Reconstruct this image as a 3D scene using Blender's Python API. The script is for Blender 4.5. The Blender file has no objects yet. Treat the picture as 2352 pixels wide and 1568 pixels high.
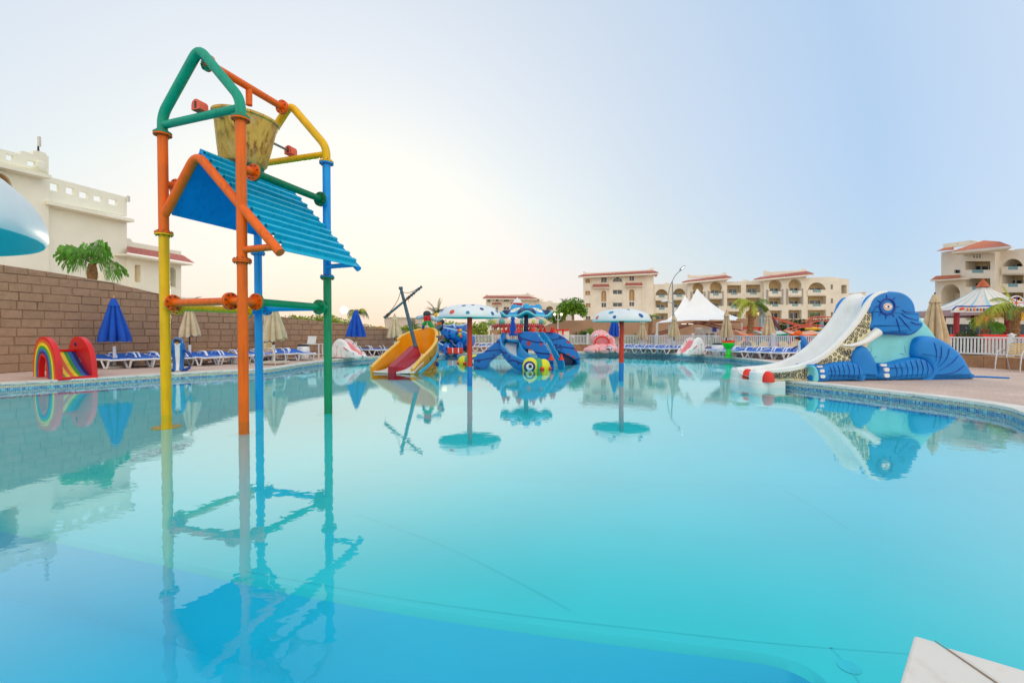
import bpy, math, random
from mathutils import Vector, Matrix
from mathutils.geometry import tessellate_polygon
random.seed(7)
S = bpy.context.scene
COL = S.collection
R = math.radians
# ------------------------------------------------------------ camera, world, sun, exposure
PITCH = R(1.04); CAMZ = 1.3; FPX = 1045.0
cam = bpy.data.cameras.new('camera'); cam.sensor_width = 36.0; cam.lens = 16.0
cam.clip_start = 0.05; cam.clip_end = 3000
camo = bpy.data.objects.new('camera', cam); COL.objects.link(camo)
camo.location = (0, 0, CAMZ); camo.rotation_euler = (R(90) - PITCH, 0, 0); S.camera = camo
SUN_AZ = R(-20.3); SUN_EL = R(2.9)
W = bpy.data.worlds.new('World'); S.world = W; W.use_nodes = True
nt = W.node_tree; N = nt.nodes; L = nt.links
for n in list(N): N.remove(n)
out = N.new('ShaderNodeOutputWorld')
sky = N.new('ShaderNodeTexSky'); sky.sky_type = 'NISHITA'; sky.sun_disc = False
sky.sun_elevation = SUN_EL; sky.sun_rotation = SUN_AZ; sky.air_density = 0.5; sky.dust_density = 0.5; sky.ozone_density = 2.0
bg1 = N.new('ShaderNodeBackground'); bg1.inputs[1].default_value = 0.05; cl = N.new('ShaderNodeVectorMath'); cl.operation = 'MINIMUM'; cl.inputs[1].default_value = (2.6, 2.1, 1.7)   # thick haze evens out the glare
L.new(sky.outputs[0], cl.inputs[0]); L.new(cl.outputs[0], bg1.inputs[0])
tc = N.new('ShaderNodeTexCoord')
def vmath(op, a, b=None):
    n = N.new('ShaderNodeVectorMath'); n.operation = op
    L.new(a, n.inputs[0])
    if b is not None:
        if isinstance(b, tuple): n.inputs[1].default_value = b
        else: L.new(b, n.inputs[1])
    return n
def wm(op, a, b=None, clamp=False):
    n = N.new('ShaderNodeMath'); n.operation = op; n.use_clamp = clamp
    if isinstance(a, (int, float)): n.inputs[0].default_value = a
    else: L.new(a, n.inputs[0])
    if b is not None:
        if isinstance(b, (int, float)): n.inputs[1].default_value = b
        else: L.new(b, n.inputs[1])
    return n.outputs[0]
sdir = (math.sin(SUN_AZ) * math.cos(SUN_EL), math.cos(SUN_AZ) * math.cos(SUN_EL), math.sin(SUN_EL))
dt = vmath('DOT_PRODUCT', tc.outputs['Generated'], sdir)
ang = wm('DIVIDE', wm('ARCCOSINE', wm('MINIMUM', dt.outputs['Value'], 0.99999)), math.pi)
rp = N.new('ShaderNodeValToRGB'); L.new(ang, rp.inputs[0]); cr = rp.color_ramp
stops = [(0.0, (1.04, .93, .78)), (0.07, (.95, .89, .81)), (0.14, (.77, .79, .80)), (0.22, (.61, .68, .755)), (0.33, (.43, .58, .77)), (.5, (.78, .82, .86)), (.72, (1.32, 1.22, 1.10)), (1.0, (1.55, 1.38, 1.18))]  # last stops: unseen sky behind the camera, raised to brighten fronts facing it
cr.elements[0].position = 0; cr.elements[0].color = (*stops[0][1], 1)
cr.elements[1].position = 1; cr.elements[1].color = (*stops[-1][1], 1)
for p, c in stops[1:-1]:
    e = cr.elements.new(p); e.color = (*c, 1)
sep = N.new('ShaderNodeSeparateXYZ'); L.new(tc.outputs['Generated'], sep.inputs[0])
# warm haze low over the horizon on the sun's side
low = wm('POWER', wm('SUBTRACT', 1.0, wm('MULTIPLY', wm('ABSOLUTE', sep.outputs[2]), 2.6), True), 3.2)
near = wm('POWER', wm('SUBTRACT', 1.0, wm('MULTIPLY', ang, 2.1), True), 1.2)
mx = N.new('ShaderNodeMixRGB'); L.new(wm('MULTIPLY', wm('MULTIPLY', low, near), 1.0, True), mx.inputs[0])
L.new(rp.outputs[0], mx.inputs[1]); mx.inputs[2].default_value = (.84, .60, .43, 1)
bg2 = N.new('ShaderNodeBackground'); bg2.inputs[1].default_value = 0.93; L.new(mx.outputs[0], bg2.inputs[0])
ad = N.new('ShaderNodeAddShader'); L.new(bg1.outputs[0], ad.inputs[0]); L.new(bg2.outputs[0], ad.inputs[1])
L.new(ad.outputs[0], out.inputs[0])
sl = bpy.data.lights.new('sun', 'SUN'); sl.energy = 1.0; sl.angle = R(1.5); sl.color = (1, .86, .68)
so = bpy.data.objects.new('sun', sl); COL.objects.link(so)
so.rotation_euler = Vector(sdir).to_track_quat('Z', 'Y').to_euler()
S.view_settings.view_transform = 'Standard'; S.view_settings.look = 'None'
S.view_settings.gamma = 1; S.view_settings.use_curve_mapping = False; S.view_settings.exposure = 0.17
S.cycles.max_bounces = 8; S.cycles.transparent_max_bounces = 12
S.cycles.caustics_reflective = False; S.cycles.caustics_refractive = False

# ------------------------------------------------------------ helpers
cp, sp = math.cos(PITCH), math.sin(PITCH)
def ray(px, py):
    x = (px - 1176) / FPX; y = (784 - py) / FPX
    return Vector((x, cp + y * sp, -sp + y * cp))
def P(px, py, Y):
    d = ray(px, py); t = Y / d.y
    return Vector((d.x * t, Y, CAMZ + d.z * t))
def G(px, py, z=0.15):
    d = ray(px, py); t = (z - CAMZ) / d.z
    return Vector((d.x * t, d.y * t, z))
def VP(px, py, O, D):                      # ray meets the vertical plane through O along D
    d = ray(px, py); n = Vector((-D[1], D[0]))
    t = (n.x * O[0] + n.y * O[1]) / (n.x * d.x + n.y * d.y)
    return Vector((d.x * t, d.y * t, CAMZ + d.z * t))
def lin(r, g, b, k=1.0):
    f = lambda c: ((c / 255 + .055) / 1.055) ** 2.4 if c > 10 else c / 255 / 12.92
    return tuple(min(.92, f(c) * k) for c in (r, g, b))
MATS = {}
def mat(name, rgb, rough=.5, var=.12, scale=4.0, bump=0.0, bscale=30.0, metal=0.0, spec=.5, emit=None, coat=0.0, alpha=1.0, trans=0.0):
    if name in MATS: return MATS[name]
    m = bpy.data.materials.new(name); m.use_nodes = True; t = m.node_tree; b = t.nodes['Principled BSDF']
    b.inputs['Roughness'].default_value = rough; b.inputs['Metallic'].default_value = metal
    b.inputs['Specular IOR Level'].default_value = spec
    b.inputs['Coat Weight'].default_value = coat; b.inputs['Coat Roughness'].default_value = .15
    b.inputs['Alpha'].default_value = alpha; b.inputs['Transmission Weight'].default_value = trans
    tcn = t.nodes.new('ShaderNodeTexCoord')
    oi = t.nodes.new('ShaderNodeObjectInfo')
    va = t.nodes.new('ShaderNodeVectorMath'); va.operation = 'ADD'
    t.links.new(tcn.outputs['Object'], va.inputs[0]); t.links.new(oi.outputs['Random'], va.inputs[1])
    nz = t.nodes.new('ShaderNodeTexNoise'); nz.inputs['Scale'].default_value = scale; nz.inputs['Detail'].default_value = 6; nz.inputs['Roughness'].default_value = .6
    t.links.new(va.outputs[0], nz.inputs['Vector'])
    ramp = t.nodes.new('ShaderNodeValToRGB')
    lo = tuple(c * (1 - var * 1.6) for c in rgb); hi = tuple(min(1, c * (1 + var)) for c in rgb)
    ramp.color_ramp.elements[0].position = .3; ramp.color_ramp.elements[0].color = (*lo, 1)
    ramp.color_ramp.elements[1].position = .7; ramp.color_ramp.elements[1].color = (*hi, 1)
    t.links.new(nz.outputs[0], ramp.inputs[0]); t.links.new(ramp.outputs[0], b.inputs['Base Color'])
    mr = t.nodes.new('ShaderNodeMapRange'); mr.inputs[3].default_value = max(.02, rough - .08); mr.inputs[4].default_value = min(1, rough + .12)
    t.links.new(nz.outputs[0], mr.inputs[0]); t.links.new(mr.outputs[0], b.inputs['Roughness'])
    if bump:
        n2 = t.nodes.new('ShaderNodeTexNoise'); n2.inputs['Scale'].default_value = bscale; n2.inputs['Detail'].default_value = 5
        t.links.new(va.outputs[0], n2.inputs['Vector'])
        bp = t.nodes.new('ShaderNodeBump'); bp.inputs['Strength'].default_value = bump; bp.inputs['Distance'].default_value = .02
        t.links.new(n2.outputs[0], bp.inputs['Height']); t.links.new(bp.outputs[0], b.inputs['Normal'])
    if emit:
        b.inputs['Emission Color'].default_value = (*emit[0], 1); b.inputs['Emission Strength'].default_value = emit[1]
    MATS[name] = m; m['ramp'] = 1
    return m
def nodes_of(m):
    t = m.node_tree; b = t.nodes['Principled BSDF']; return t, b
def over(m, fac_socket, rgb):             # lay a second paint colour over the base colour by a 0-1 mask
    t, b = nodes_of(m); old = b.inputs['Base Color'].links[0].from_socket
    mxn = t.nodes.new('ShaderNodeMixRGB'); t.links.new(fac_socket, mxn.inputs[0]); t.links.new(old, mxn.inputs[1])
    mxn.inputs[2].default_value = (*rgb, 1); t.links.new(mxn.outputs[0], b.inputs['Base Color'])
def tnode(m, typ, **kw):
    n = m.node_tree.nodes.new(typ)
    for k, v in kw.items():
        if k in n.inputs.keys(): n.inputs[k].default_value = v
        else: setattr(n, k, v)
    return n
def tmath(m, op, a, b=0.0, clamp=False):
    t = m.node_tree; n = t.nodes.new('ShaderNodeMath'); n.operation = op; n.use_clamp = clamp
    for i, v in enumerate((a, b)):
        if isinstance(v, (int, float)): n.inputs[i].default_value = v
        else: t.links.new(v, n.inputs[i])
    return n.outputs[0]

def frame(d):
    d = d.normalized(); u = Vector((0, 0, 1)) if abs(d.z) < .95 else Vector((0, 1, 0))
    a = d.cross(u).normalized(); return a, a.cross(d).normalized()
class MB:
    def __init__(s): s.v = []; s.f = []; s.m = []; s.mats = []
    def mi(s, m):
        if m not in s.mats: s.mats.append(m)
        return s.mats.index(m)
    def add(s, vs, fs, m=None):
        o = len(s.v); s.v += [Vector(v) for v in vs]; i = s.mi(m)
        for f in fs: s.f.append([k + o for k in f]); s.m.append(i)
        return s
    def box(s, c, size, m=None, rot=0.0, M=None, bev=0.0):
        x, y, z = [k / 2 for k in size]
        vs = [Vector((a * x, b * y, d * z)) for a in (-1, 1) for b in (-1, 1) for d in (-1, 1)]
        if M is None: M = Matrix.Rotation(rot, 3, 'Z')
        vs = [M @ v + Vector(c) for v in vs]
        return s.add(vs, [(0, 1, 3, 2), (4, 6, 7, 5), (0, 4, 5, 1), (2, 3, 7, 6), (0, 2, 6, 4), (1, 5, 7, 3)], m)
    def beam(s, a, b, w, h, m=None):       # rectangular bar from a to b
        a = Vector(a); b = Vector(b); d = (b - a); l = d.length
        x, y = frame(d); M = Matrix((x, d.normalized(), y)).transposed()
        return s.box((a + b) / 2, (w, l, h), m, M=M)
    def tube(s, pts, r, n=10, m=None, cap=True, sx=1.0, sz=1.0, closed=False, up=None):
        pts = [Vector(p) for p in pts]; k = len(pts)
        rs = r if isinstance(r, (list, tuple)) else [r] * k
        rings = []; A = None
        for i in range(k):
            if closed: d = pts[(i + 1) % k] - pts[i - 1]
            else: d = pts[min(i + 1, k - 1)] - pts[max(i - 1, 0)]
            d.normalize()
            if up is not None:
                A = d.cross(Vector(up)).normalized(); B = A.cross(d).normalized()
            elif A is None: A, B = frame(d)
            else:
                A = (A - d * A.dot(d)).normalized(); B = d.cross(A) * -1; B = A.cross(d).normalized()
            rings.append([pts[i] + (A * math.cos(2 * math.pi * j / n) * sx + B * math.sin(2 * math.pi * j / n) * sz) * rs[i] for j in range(n)])
        vs = [v for g in rings for v in g]; fs = []
        kk = k if closed else k - 1
        for i in range(kk):
            for j in range(n):
                a = i * n + j; b = i * n + (j + 1) % n; c = ((i + 1) % k) * n + (j + 1) % n; d = ((i + 1) % k) * n + j
                fs.append((a, b, c, d))
        if cap and not closed: fs += [tuple(range(n))[::-1], tuple((k - 1) * n + j for j in range(n))]
        return s.add(vs, fs, m)
    def lathe(s, prof, c=(0, 0, 0), n=32, m=None, fn=None, a0=0.0, a1=2 * math.pi, M=None):
        vs = []; full = abs(a1 - a0 - 2 * math.pi) < 1e-6; k = n if full else n + 1
        for (r, z) in prof:
            for j in range(k):
                a = a0 + (a1 - a0) * j / n; rr, zz = (r, z) if fn is None else fn(r, z, a)
                v = Vector((rr * math.cos(a), rr * math.sin(a), zz))
                vs.append((M @ v if M else v) + Vector(c))
        fs = []
        for i in range(len(prof) - 1):
            for j in range(n):
                b = (j + 1) % k if full else j + 1
                fs.append((i * k + j, i * k + b, (i + 1) * k + b, (i + 1) * k + j))
        return s.add(vs, fs, m)
    def ball(s, c, r, n=14, m=None, M=None):
        r = (r, r, r) if isinstance(r, (int, float)) else r
        k = max(4, n // 2); pr = [(math.sin(math.pi * i / k), -math.cos(math.pi * i / k)) for i in range(k + 1)]
        S3 = Matrix.Diagonal(r); 
        return s.lathe([(max(a, 1e-4), b) for a, b in pr], c, n, m, M=(M @ S3 if M else S3))
    def poly(s, pts, off, m=None, mside=None, back=True):   # flat outline pushed along off into a solid
        pts = [Vector(p) for p in pts]; off = Vector(off); n = len(pts)
        tri = tessellate_polygon([pts])
        s.add(pts, tri, m)
        if back: s.add([p + off for p in pts], [t[::-1] for t in tri], m)
        s.add(pts + [p + off for p in pts], [(i, (i + 1) % n, n + (i + 1) % n, n + i) for i in range(n)], mside or m)
        return s
    def grid(s, fn, nu, nv, m=None):
        vs = [fn(i / nu, j / nv) for i in range(nu + 1) for j in range(nv + 1)]
        return s.add(vs, [(i * (nv + 1) + j, (i + 1) * (nv + 1) + j, (i + 1) * (nv + 1) + j + 1, i * (nv + 1) + j + 1) for i in range(nu) for j in range(nv)], m)
    def mesh(s, name, org=(0, 0, 0), smooth=True, fix=True):
        me = bpy.data.meshes.new(name); o = Vector(org)
        me.from_pydata([tuple(v - o) for v in s.v], [], s.f)
        for m in s.mats: me.materials.append(m)
        me.polygons.foreach_set('material_index', s.m)
        if fix:
            import bmesh
            bm = bmesh.new(); bm.from_mesh(me); bmesh.ops.remove_doubles(bm, verts=bm.verts, dist=1e-5)
            bmesh.ops.recalc_face_normals(bm, faces=bm.faces); bm.to_mesh(me); bm.free()
        me.update()
        if smooth:
            me.shade_smooth() if hasattr(me, 'shade_smooth') else None
            me.set_sharp_from_angle(angle=R(38))
        return me
ORG = {}
def empty(name, loc, label=None, cat=None, group=None, rot=0.0):
    o = bpy.data.objects.new(name, None); COL.objects.link(o); o.location = loc; o.rotation_euler = (0, 0, rot)
    o.empty_display_size = .2; ORG[o.name] = Vector(loc); tag(o, label, cat, group); return o
def tag(o, label=None, cat=None, group=None, kind=None):
    if label: o['label'] = label
    if cat: o['category'] = cat
    if group: o['group'] = group
    if kind: o['kind'] = kind
    return o
def obj(name, mb, parent=None, label=None, cat=None, group=None, kind=None, loc=None, smooth=True, fix=True, sub=0, bev=0.0):
    org = ORG[parent.name] if parent is not None else Vector(loc if loc is not None else (0, 0, 0))
    me = mb.mesh(name, org, smooth, fix); o = bpy.data.objects.new(name, me); COL.objects.link(o)
    if parent is not None: o.parent = parent; ORG[o.name] = org
    else: o.location = org; ORG[o.name] = org
    if sub: md = o.modifiers.new('s', 'SUBSURF'); md.levels = sub; md.render_levels = sub
    if bev: md = o.modifiers.new('b', 'BEVEL'); md.width = bev; md.segments = 2; md.limit_method = 'ANGLE'
    return tag(o, label, cat, group, kind)
def copy_tree(o, parent=None):
    c = o.copy(); COL.objects.link(c)
    if parent: c.parent = parent
    for ch in [x for x in bpy.data.objects if x.parent == o]: copy_tree(ch, c)
    return c
def place(proto, used, loc, rot=0.0, scale=1.0, label=None):
    o = proto if not used else copy_tree(proto)
    o.location = loc; o.rotation_euler = (0, 0, rot); o.scale = (scale,) * 3 if isinstance(scale, (int, float)) else scale
    if label: o['label'] = label
    return o
def smooth_path(pts, k=6, closed=False):
    pts = [Vector(p) for p in pts]; n = len(pts); o = []
    for i in range(n if closed else n - 1):
        if closed: a, b, c, d = pts[i - 1], pts[i], pts[(i + 1) % n], pts[(i + 2) % n]
        else: a, b, c, d = pts[max(i - 1, 0)], pts[i], pts[i + 1], pts[min(i + 2, n - 1)]
        for j in range(k):
            t = j / k
            o.append(.5 * ((2 * b) + (c - a) * t + (2 * a - 5 * b + 4 * c - d) * t * t + (3 * b - a - 3 * c + d) * t ** 3))
    if not closed: o.append(pts[-1])
    return o
DZ = 0.15                                   # deck level above the water

# ------------------------------------------------------------ pool, deck, ground
poolpts = [(-11.67, 10.37), (-10.6, 11.7), (-9.0, 13.75), (-7.9, 14.6), (-7.85, 16.3), (-7.85, 18.1), (-7.5, 20.3), (-6.5, 22.5), (-4.0, 25.4), (-1.5, 27.0), (2, 27.5),
           (5.0, 27.2), (8.2, 26.4), (9.4, 24.2), (10.3, 22.3), (10.55, 20.3), (10.25, 17.6), (9.9, 15.3), (8.7, 12.8), (6.75, 11.35), (6.6, 11.03), (7.0, 10.1), (7.38, 9.07), (7.72, 7.9), (7.7, 7.1), (7.35, 6.5), (6.9, 5.6), (6.6, 4), (6.4, 1), (6.4, -6), (-14, -6), (-14.4, 0), (-14, 5), (-13.1, 8.2)]
hard = {19, 20, 29, 30}
def outline(pts):
    n = len(pts); o = []
    sm = smooth_path([(x, y, 0) for x, y in pts], 5, True)
    for i in range(n):
        if i in hard or (i + 1) % n in hard: o.append(Vector((*pts[i], 0)))
        else: o += sm[i * 5:i * 5 + 5]
    return o
POOL = outline(poolpts)
def offset(pts, d):
    n = len(pts); o = []
    for i in range(n):
        t = (pts[(i + 1) % n] - pts[i - 1]).normalized(); nn = Vector((t.y, -t.x, 0)); o.append(pts[i] - nn * d * SGN)
    return o
area = sum(POOL[i - 1].x * POOL[i].y - POOL[i].x * POOL[i - 1].y for i in range(len(POOL)))
SGN = 1 if area > 0 else -1
SGN = -SGN
OUTER = offset(POOL, .32)
m_deck = mat('deck_paving', lin(222, 194, 176), .75, .10, 1.2, .25, 60)
br = tnode(m_deck, 'ShaderNodeTexBrick'); br.inputs['Scale'].default_value = 4.0; br.inputs['Mortar Size'].default_value = .012; br.inputs['Color1'].default_value = (0, 0, 0, 1); br.inputs['Color2'].default_value = (.35, .35, .35, 1); br.inputs['Mortar'].default_value = (1, 1, 1, 1)
tcd = tnode(m_deck, 'ShaderNodeTexCoord'); m_deck.node_tree.links.new(tcd.outputs['Object'], br.inputs['Vector'])
over(m_deck, tmath(m_deck, 'MULTIPLY', br.outputs['Color'], .45), lin(120, 104, 100))
m_ground = mat('ground_sand', lin(176, 160, 142), .9, .15, .3, .3, 8)
m_cop = mat('coping_stone', lin(232, 228, 220), .6, .12, 3, .2, 40)
d = MB(); outer = [Vector(p) for p in ((-22, -8, DZ), (24, -8, DZ), (24, 44, DZ), (-22, 44, DZ))]
hole = [Vector((p.x, p.y, DZ)) for p in OUTER]
d.add(outer + hole, tessellate_polygon([outer, hole]), m_deck)
obj('deck', d, kind='structure', smooth=False)
g = MB(); far = [Vector(p) for p in ((-1500, -300, DZ), (1500, -300, DZ), (1500, 2500, DZ), (-1500, 2500, DZ))]
g.add(far + outer, tessellate_polygon([far, outer]), m_ground)
obj('ground', g, kind='structure', smooth=False)
# coping stones round the rim, laid one by one
cope = tag(bpy.data.objects.new('pool_coping', None), kind='structure'); COL.objects.link(cope); ORG[cope.name] = Vector((0, 0, 0))
per = [0.0]; n = len(POOL)
for i in range(n): per.append(per[-1] + (POOL[(i + 1) % n] - POOL[i]).length)
def at_s(loop, s):
    s %= per[-1]; i = 0
    lo, hi = 0, n
    while hi - lo > 1:
        mid = (lo + hi) // 2
        if per[mid] <= s: lo = mid
        else: hi = mid
    t = (s - per[lo]) / max(1e-6, per[lo + 1] - per[lo]); return loop[lo].lerp(loop[(lo + 1) % n], t)
nst = 250; step = per[-1] / nst
for k in range(nst):
    a, b = k * step + .006, (k + 1) * step - .006
    q = [at_s(POOL, a), at_s(POOL, (a + b) / 2), at_s(POOL, b), at_s(OUTER, b), at_s(OUTER, (a + b) / 2), at_s(OUTER, a)]
    h = DZ + .012 + random.uniform(-.002, .002)
    top = [Vector((p.x, p.y, h)) for p in q]; bot = [Vector((p.x, p.y, DZ - .04)) for p in q]
    s_ = MB(); s_.add(top + bot, [(0, 1, 4, 5), (1, 2, 3, 4), (0, 6, 7, 1), (1, 7, 8, 2), (3, 9, 10, 4), (4, 10, 11, 5), (2, 8, 9, 3), (5, 11, 6, 0)], m_cop)
    obj('coping_stone', s_, cope, smooth=False, fix=False)
# bed under the stones, mosaic wall of the basin
m_tile = mat('mosaic_tile', lin(30, 140, 190), .25, .1, 3, 0, spec=.6)
uvt = tnode(m_tile, 'ShaderNodeUVMap'); sx = tnode(m_tile, 'ShaderNodeSeparateXYZ'); m_tile.node_tree.links.new(uvt.outputs[0], sx.inputs[0])
wn = tnode(m_tile, 'ShaderNodeTexWhiteNoise'); wn.noise_dimensions = '2D'
cmb = tnode(m_tile, 'ShaderNodeCombineXYZ')
T = .03
m_tile.node_tree.links.new(tmath(m_tile, 'FLOOR', tmath(m_tile, 'DIVIDE', sx.outputs[0], T)), cmb.inputs[0])
m_tile.node_tree.links.new(tmath(m_tile, 'FLOOR', tmath(m_tile, 'DIVIDE', sx.outputs[1], T)), cmb.inputs[1])
m_tile.node_tree.links.new(cmb.outputs[0], wn.inputs['Vector'])
over(m_tile, tmath(m_tile, 'GREATER_THAN', wn.outputs['Value'], .62), lin(20, 70, 170))
over(m_tile, tmath(m_tile, 'GREATER_THAN', wn.outputs['Value'], .84), lin(120, 205, 215))
fu = tmath(m_tile, 'ABSOLUTE', tmath(m_tile, 'SUBTRACT', tmath(m_tile, 'FRACT', tmath(m_tile, 'DIVIDE', sx.outputs[0], T)), .5))
fv = tmath(m_tile, 'ABSOLUTE', tmath(m_tile, 'SUBTRACT', tmath(m_tile, 'FRACT', tmath(m_tile, 'DIVIDE', sx.outputs[1], T)), .5))
over(m_tile, tmath(m_tile, 'GREATER_THAN', tmath(m_tile, 'MAXIMUM', fu, fv), .44), lin(190, 205, 205))
nzt = tnode(m_tile, 'ShaderNodeTexNoise', Scale=.9)
st = tmath(m_tile, 'SUBTRACT', 1.0, tmath(m_tile, 'DIVIDE', tmath(m_tile, 'ABSOLUTE', tmath(m_tile, 'SUBTRACT', sx.outputs[1], .070)), .045), True)
over(m_tile, tmath(m_tile, 'MULTIPLY', st, tmath(m_tile, 'MULTIPLY', nzt.outputs[0], 1.7), True), lin(222, 206, 150))
FL = -0.2; DEEP = -0.65
wallmb = MB(); uvs = []
for i in range(n):
    a, b = POOL[i], POOL[(i + 1) % n]
    wallmb.add([(a.x, a.y, FL - .5), (b.x, b.y, FL - .5), (b.x, b.y, DZ - .028), (a.x, a.y, DZ - .028)], [(0, 1, 2, 3)], m_tile)
    u0, u1 = per[i], per[i + 1]; uvs += [(u0, FL - .5), (u1, FL - .5), (u1, DZ - .028), (u0, DZ - .028)]
pw = obj('pool_wall', wallmb, kind='structure', smooth=False, fix=False)
ul = pw.data.uv_layers.new(name='UVMap')
for i, u in enumerate(uvs): ul.data[i].uv = u
# floor: shallow basin with a deeper basin in front of the camera, rounded lip between
m_floor = mat('pool_floor_paint', (.0, .69, .76), .6, .06, .5)
lnz = tnode(m_floor, 'ShaderNodeTexNoise', Scale=.35)
over(m_floor, tmath(m_floor, 'MULTIPLY', lnz.outputs[0], .25), (.08, .70, .72))
m_deep = mat('deep_water_tint', (.0, .60, .86), .6, .06, .4)  # tint of light through deeper water, put into the floor colour
lip = [G(-200, 1168, FL), G(0, 1205, FL), G(300, 1265, FL), G(600, 1330, FL), G(900, 1385, FL), G(1200, 1430, FL), G(1500, 1468, FL), G(1700, 1492, FL), G(1810, 1512, FL), G(1890, 1556, FL), G(1935, 1640, FL), G(1960, 1760, FL)]
lip = [Vector((-8, lip[0].y + 1.8, FL)), ] + smooth_path(lip, 4) + [Vector((1.0, .3, FL)), Vector((1.0, -4, FL)), Vector((-10, -4, FL))]
big = [Vector((p.x, p.y, FL)) for p in offset(POOL, .02)]
fl = MB(); fl.add(big + lip, tessellate_polygon([big, lip]), m_floor)
obj('pool_floor', fl, kind='structure', smooth=False)
cen = Vector((-3, -1, 0)); lip2 = [Vector((p.x + (cen.x - p.x) * .008, p.y + (cen.y - p.y) * .008, FL - .03)) for p in lip]
lip3 = [Vector((p.x + (cen.x - p.x) * .03, p.y + (cen.y - p.y) * .03, DEEP)) for p in lip]
dp = MB(); k = len(lip)
dp.add(lip + lip2, [(i, (i + 1) % k, k + (i + 1) % k, k + i) for i in range(k)], m_floor)
dp.add(lip2 + lip3, [(i, (i + 1) % k, k + (i + 1) % k, k + i) for i in range(k)], m_deep)
dp.add(lip3, tessellate_polygon([lip3]), m_deep)
obj('deep_basin', dp, kind='structure')
# joints in the floor paint, the step line and a drain cover
m_joint = mat('floor_joint', (.0, .63, .70), .7, .05)
def floor_line(pts, w, nm='floor_joint'):
    pts = smooth_path([G(x, y, FL + .001) for x, y in pts], 6); k_ = len(pts); vs = []
    for i, p in enumerate(pts):
        d_ = (pts[min(i + 1, k_ - 1)] - pts[max(i - 1, 0)]).normalized(); nn = Vector((-d_.y, d_.x, 0)) * w; vs += [p + nn, p - nn]
    b = MB(); b.add(vs, [(2 * i, 2 * i + 1, 2 * i + 3, 2 * i + 2) for i in range(k_ - 1)], m_joint); return obj(nm, b, kind='structure', smooth=False, fix=False)
floor_line([(560, 1310), (900, 1370), (1200, 1412), (1500, 1446), (1800, 1478), (2095, 1500)], .004)
floor_line([(820, 1180), (1000, 1245), (1180, 1330), (1310, 1400)], .007); pass
floor_line([(900, 1090), (1400, 1108), (1900, 1118), (2352, 1126)], .006); floor_line([(1800, 1125), (1880, 1170), (1950, 1215)], .007); floor_line([(1908, 1486), (1940, 1520), (1975, 1568)], .005)
dr_ = MB(); c_ = G(1950, 1530, FL + .0025); dr_.add([c_ + Vector((.045 * math.cos(a), .045 * math.sin(a), 0)) for a in [2 * math.pi * i / 20 for i in range(20)]], [tuple(range(20))], mat('drain_blue', (.0, .66, .80), .5)); obj('drain_cover', dr_, kind='structure', smooth=False)
# water
m_water = bpy.data.materials.new('pool_water'); m_water.use_nodes = True; t = m_water.node_tree
for x in list(t.nodes): t.nodes.remove(x)
o_ = t.nodes.new('ShaderNodeOutputMaterial'); mixs = t.nodes.new('ShaderNodeMixShader'); gl = t.nodes.new('ShaderNodeBsdfGlossy'); trn = t.nodes.new('ShaderNodeBsdfTransparent')
gl.inputs['Roughness'].default_value = 0.0; gl.inputs[0].default_value = (.88, .98, 1, 1); trn.inputs[0].default_value = (.9, 1, 1, 1)
tcw = t.nodes.new('ShaderNodeTexCoord'); mp = t.nodes.new('ShaderNodeMapping'); mp.inputs['Scale'].default_value = (1.0, 1.3, 1); t.links.new(tcw.outputs['Object'], mp.inputs[0])
w1 = t.nodes.new('ShaderNodeTexNoise'); w1.inputs['Scale'].default_value = 1.3; w1.inputs['Detail'].default_value = 1.5
w2 = t.nodes.new('ShaderNodeTexNoise'); w2.inputs['Scale'].default_value = 7.0; w2.inputs['Detail'].default_value = 2
t.links.new(mp.outputs[0], w1.inputs[0]); t.links.new(mp.outputs[0], w2.inputs[0])
b1 = t.nodes.new('ShaderNodeBump'); b1.inputs['Strength'].default_value = 1.0; b1.inputs['Distance'].default_value = .0011; t.links.new(w1.outputs[0], b1.inputs['Height'])
b2 = t.nodes.new('ShaderNodeBump'); b2.inputs['Strength'].default_value = 1.0; b2.inputs['Distance'].default_value = .0007; t.links.new(w2.outputs[0], b2.inputs['Height']); t.links.new(b1.outputs[0], b2.inputs['Normal'])
lw = t.nodes.new('ShaderNodeLayerWeight'); lw.inputs[0].default_value = .5
pwn = t.nodes.new('ShaderNodeMapRange'); pwn.interpolation_type = 'SMOOTHSTEP'; pwn.inputs[1].default_value = .45; pwn.inputs[2].default_value = .84; pwn.inputs[3].default_value = .045; pwn.inputs[4].default_value = .52; t.links.new(lw.outputs['Facing'], pwn.inputs[0])
t.links.new(b2.outputs[0], gl.inputs['Normal']); t.links.new(pwn.outputs[0], mixs.inputs[0]); t.links.new(trn.outputs[0], mixs.inputs[1]); t.links.new(gl.outputs[0], mixs.inputs[2]); t.links.new(mixs.outputs[0], o_.inputs[0])
wt = MB(); wp = [Vector((p.x, p.y, 0)) for p in POOL]; wt.add(wp, tessellate_polygon([wp]), m_water)
wo = obj('water', wt, kind='structure', smooth=False)
# sun seen through the haze
m_sun = mat('sun_glow', (1, 1, 1), emit=((1, .97, .9), 1.1)); sn = MB(); sp_ = P(790, 712, 1400); sn.ball((0, 0, 0), 11.5, 24, m_sun)
obj('sun_disc', sn, kind='structure').location = sp_
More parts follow.
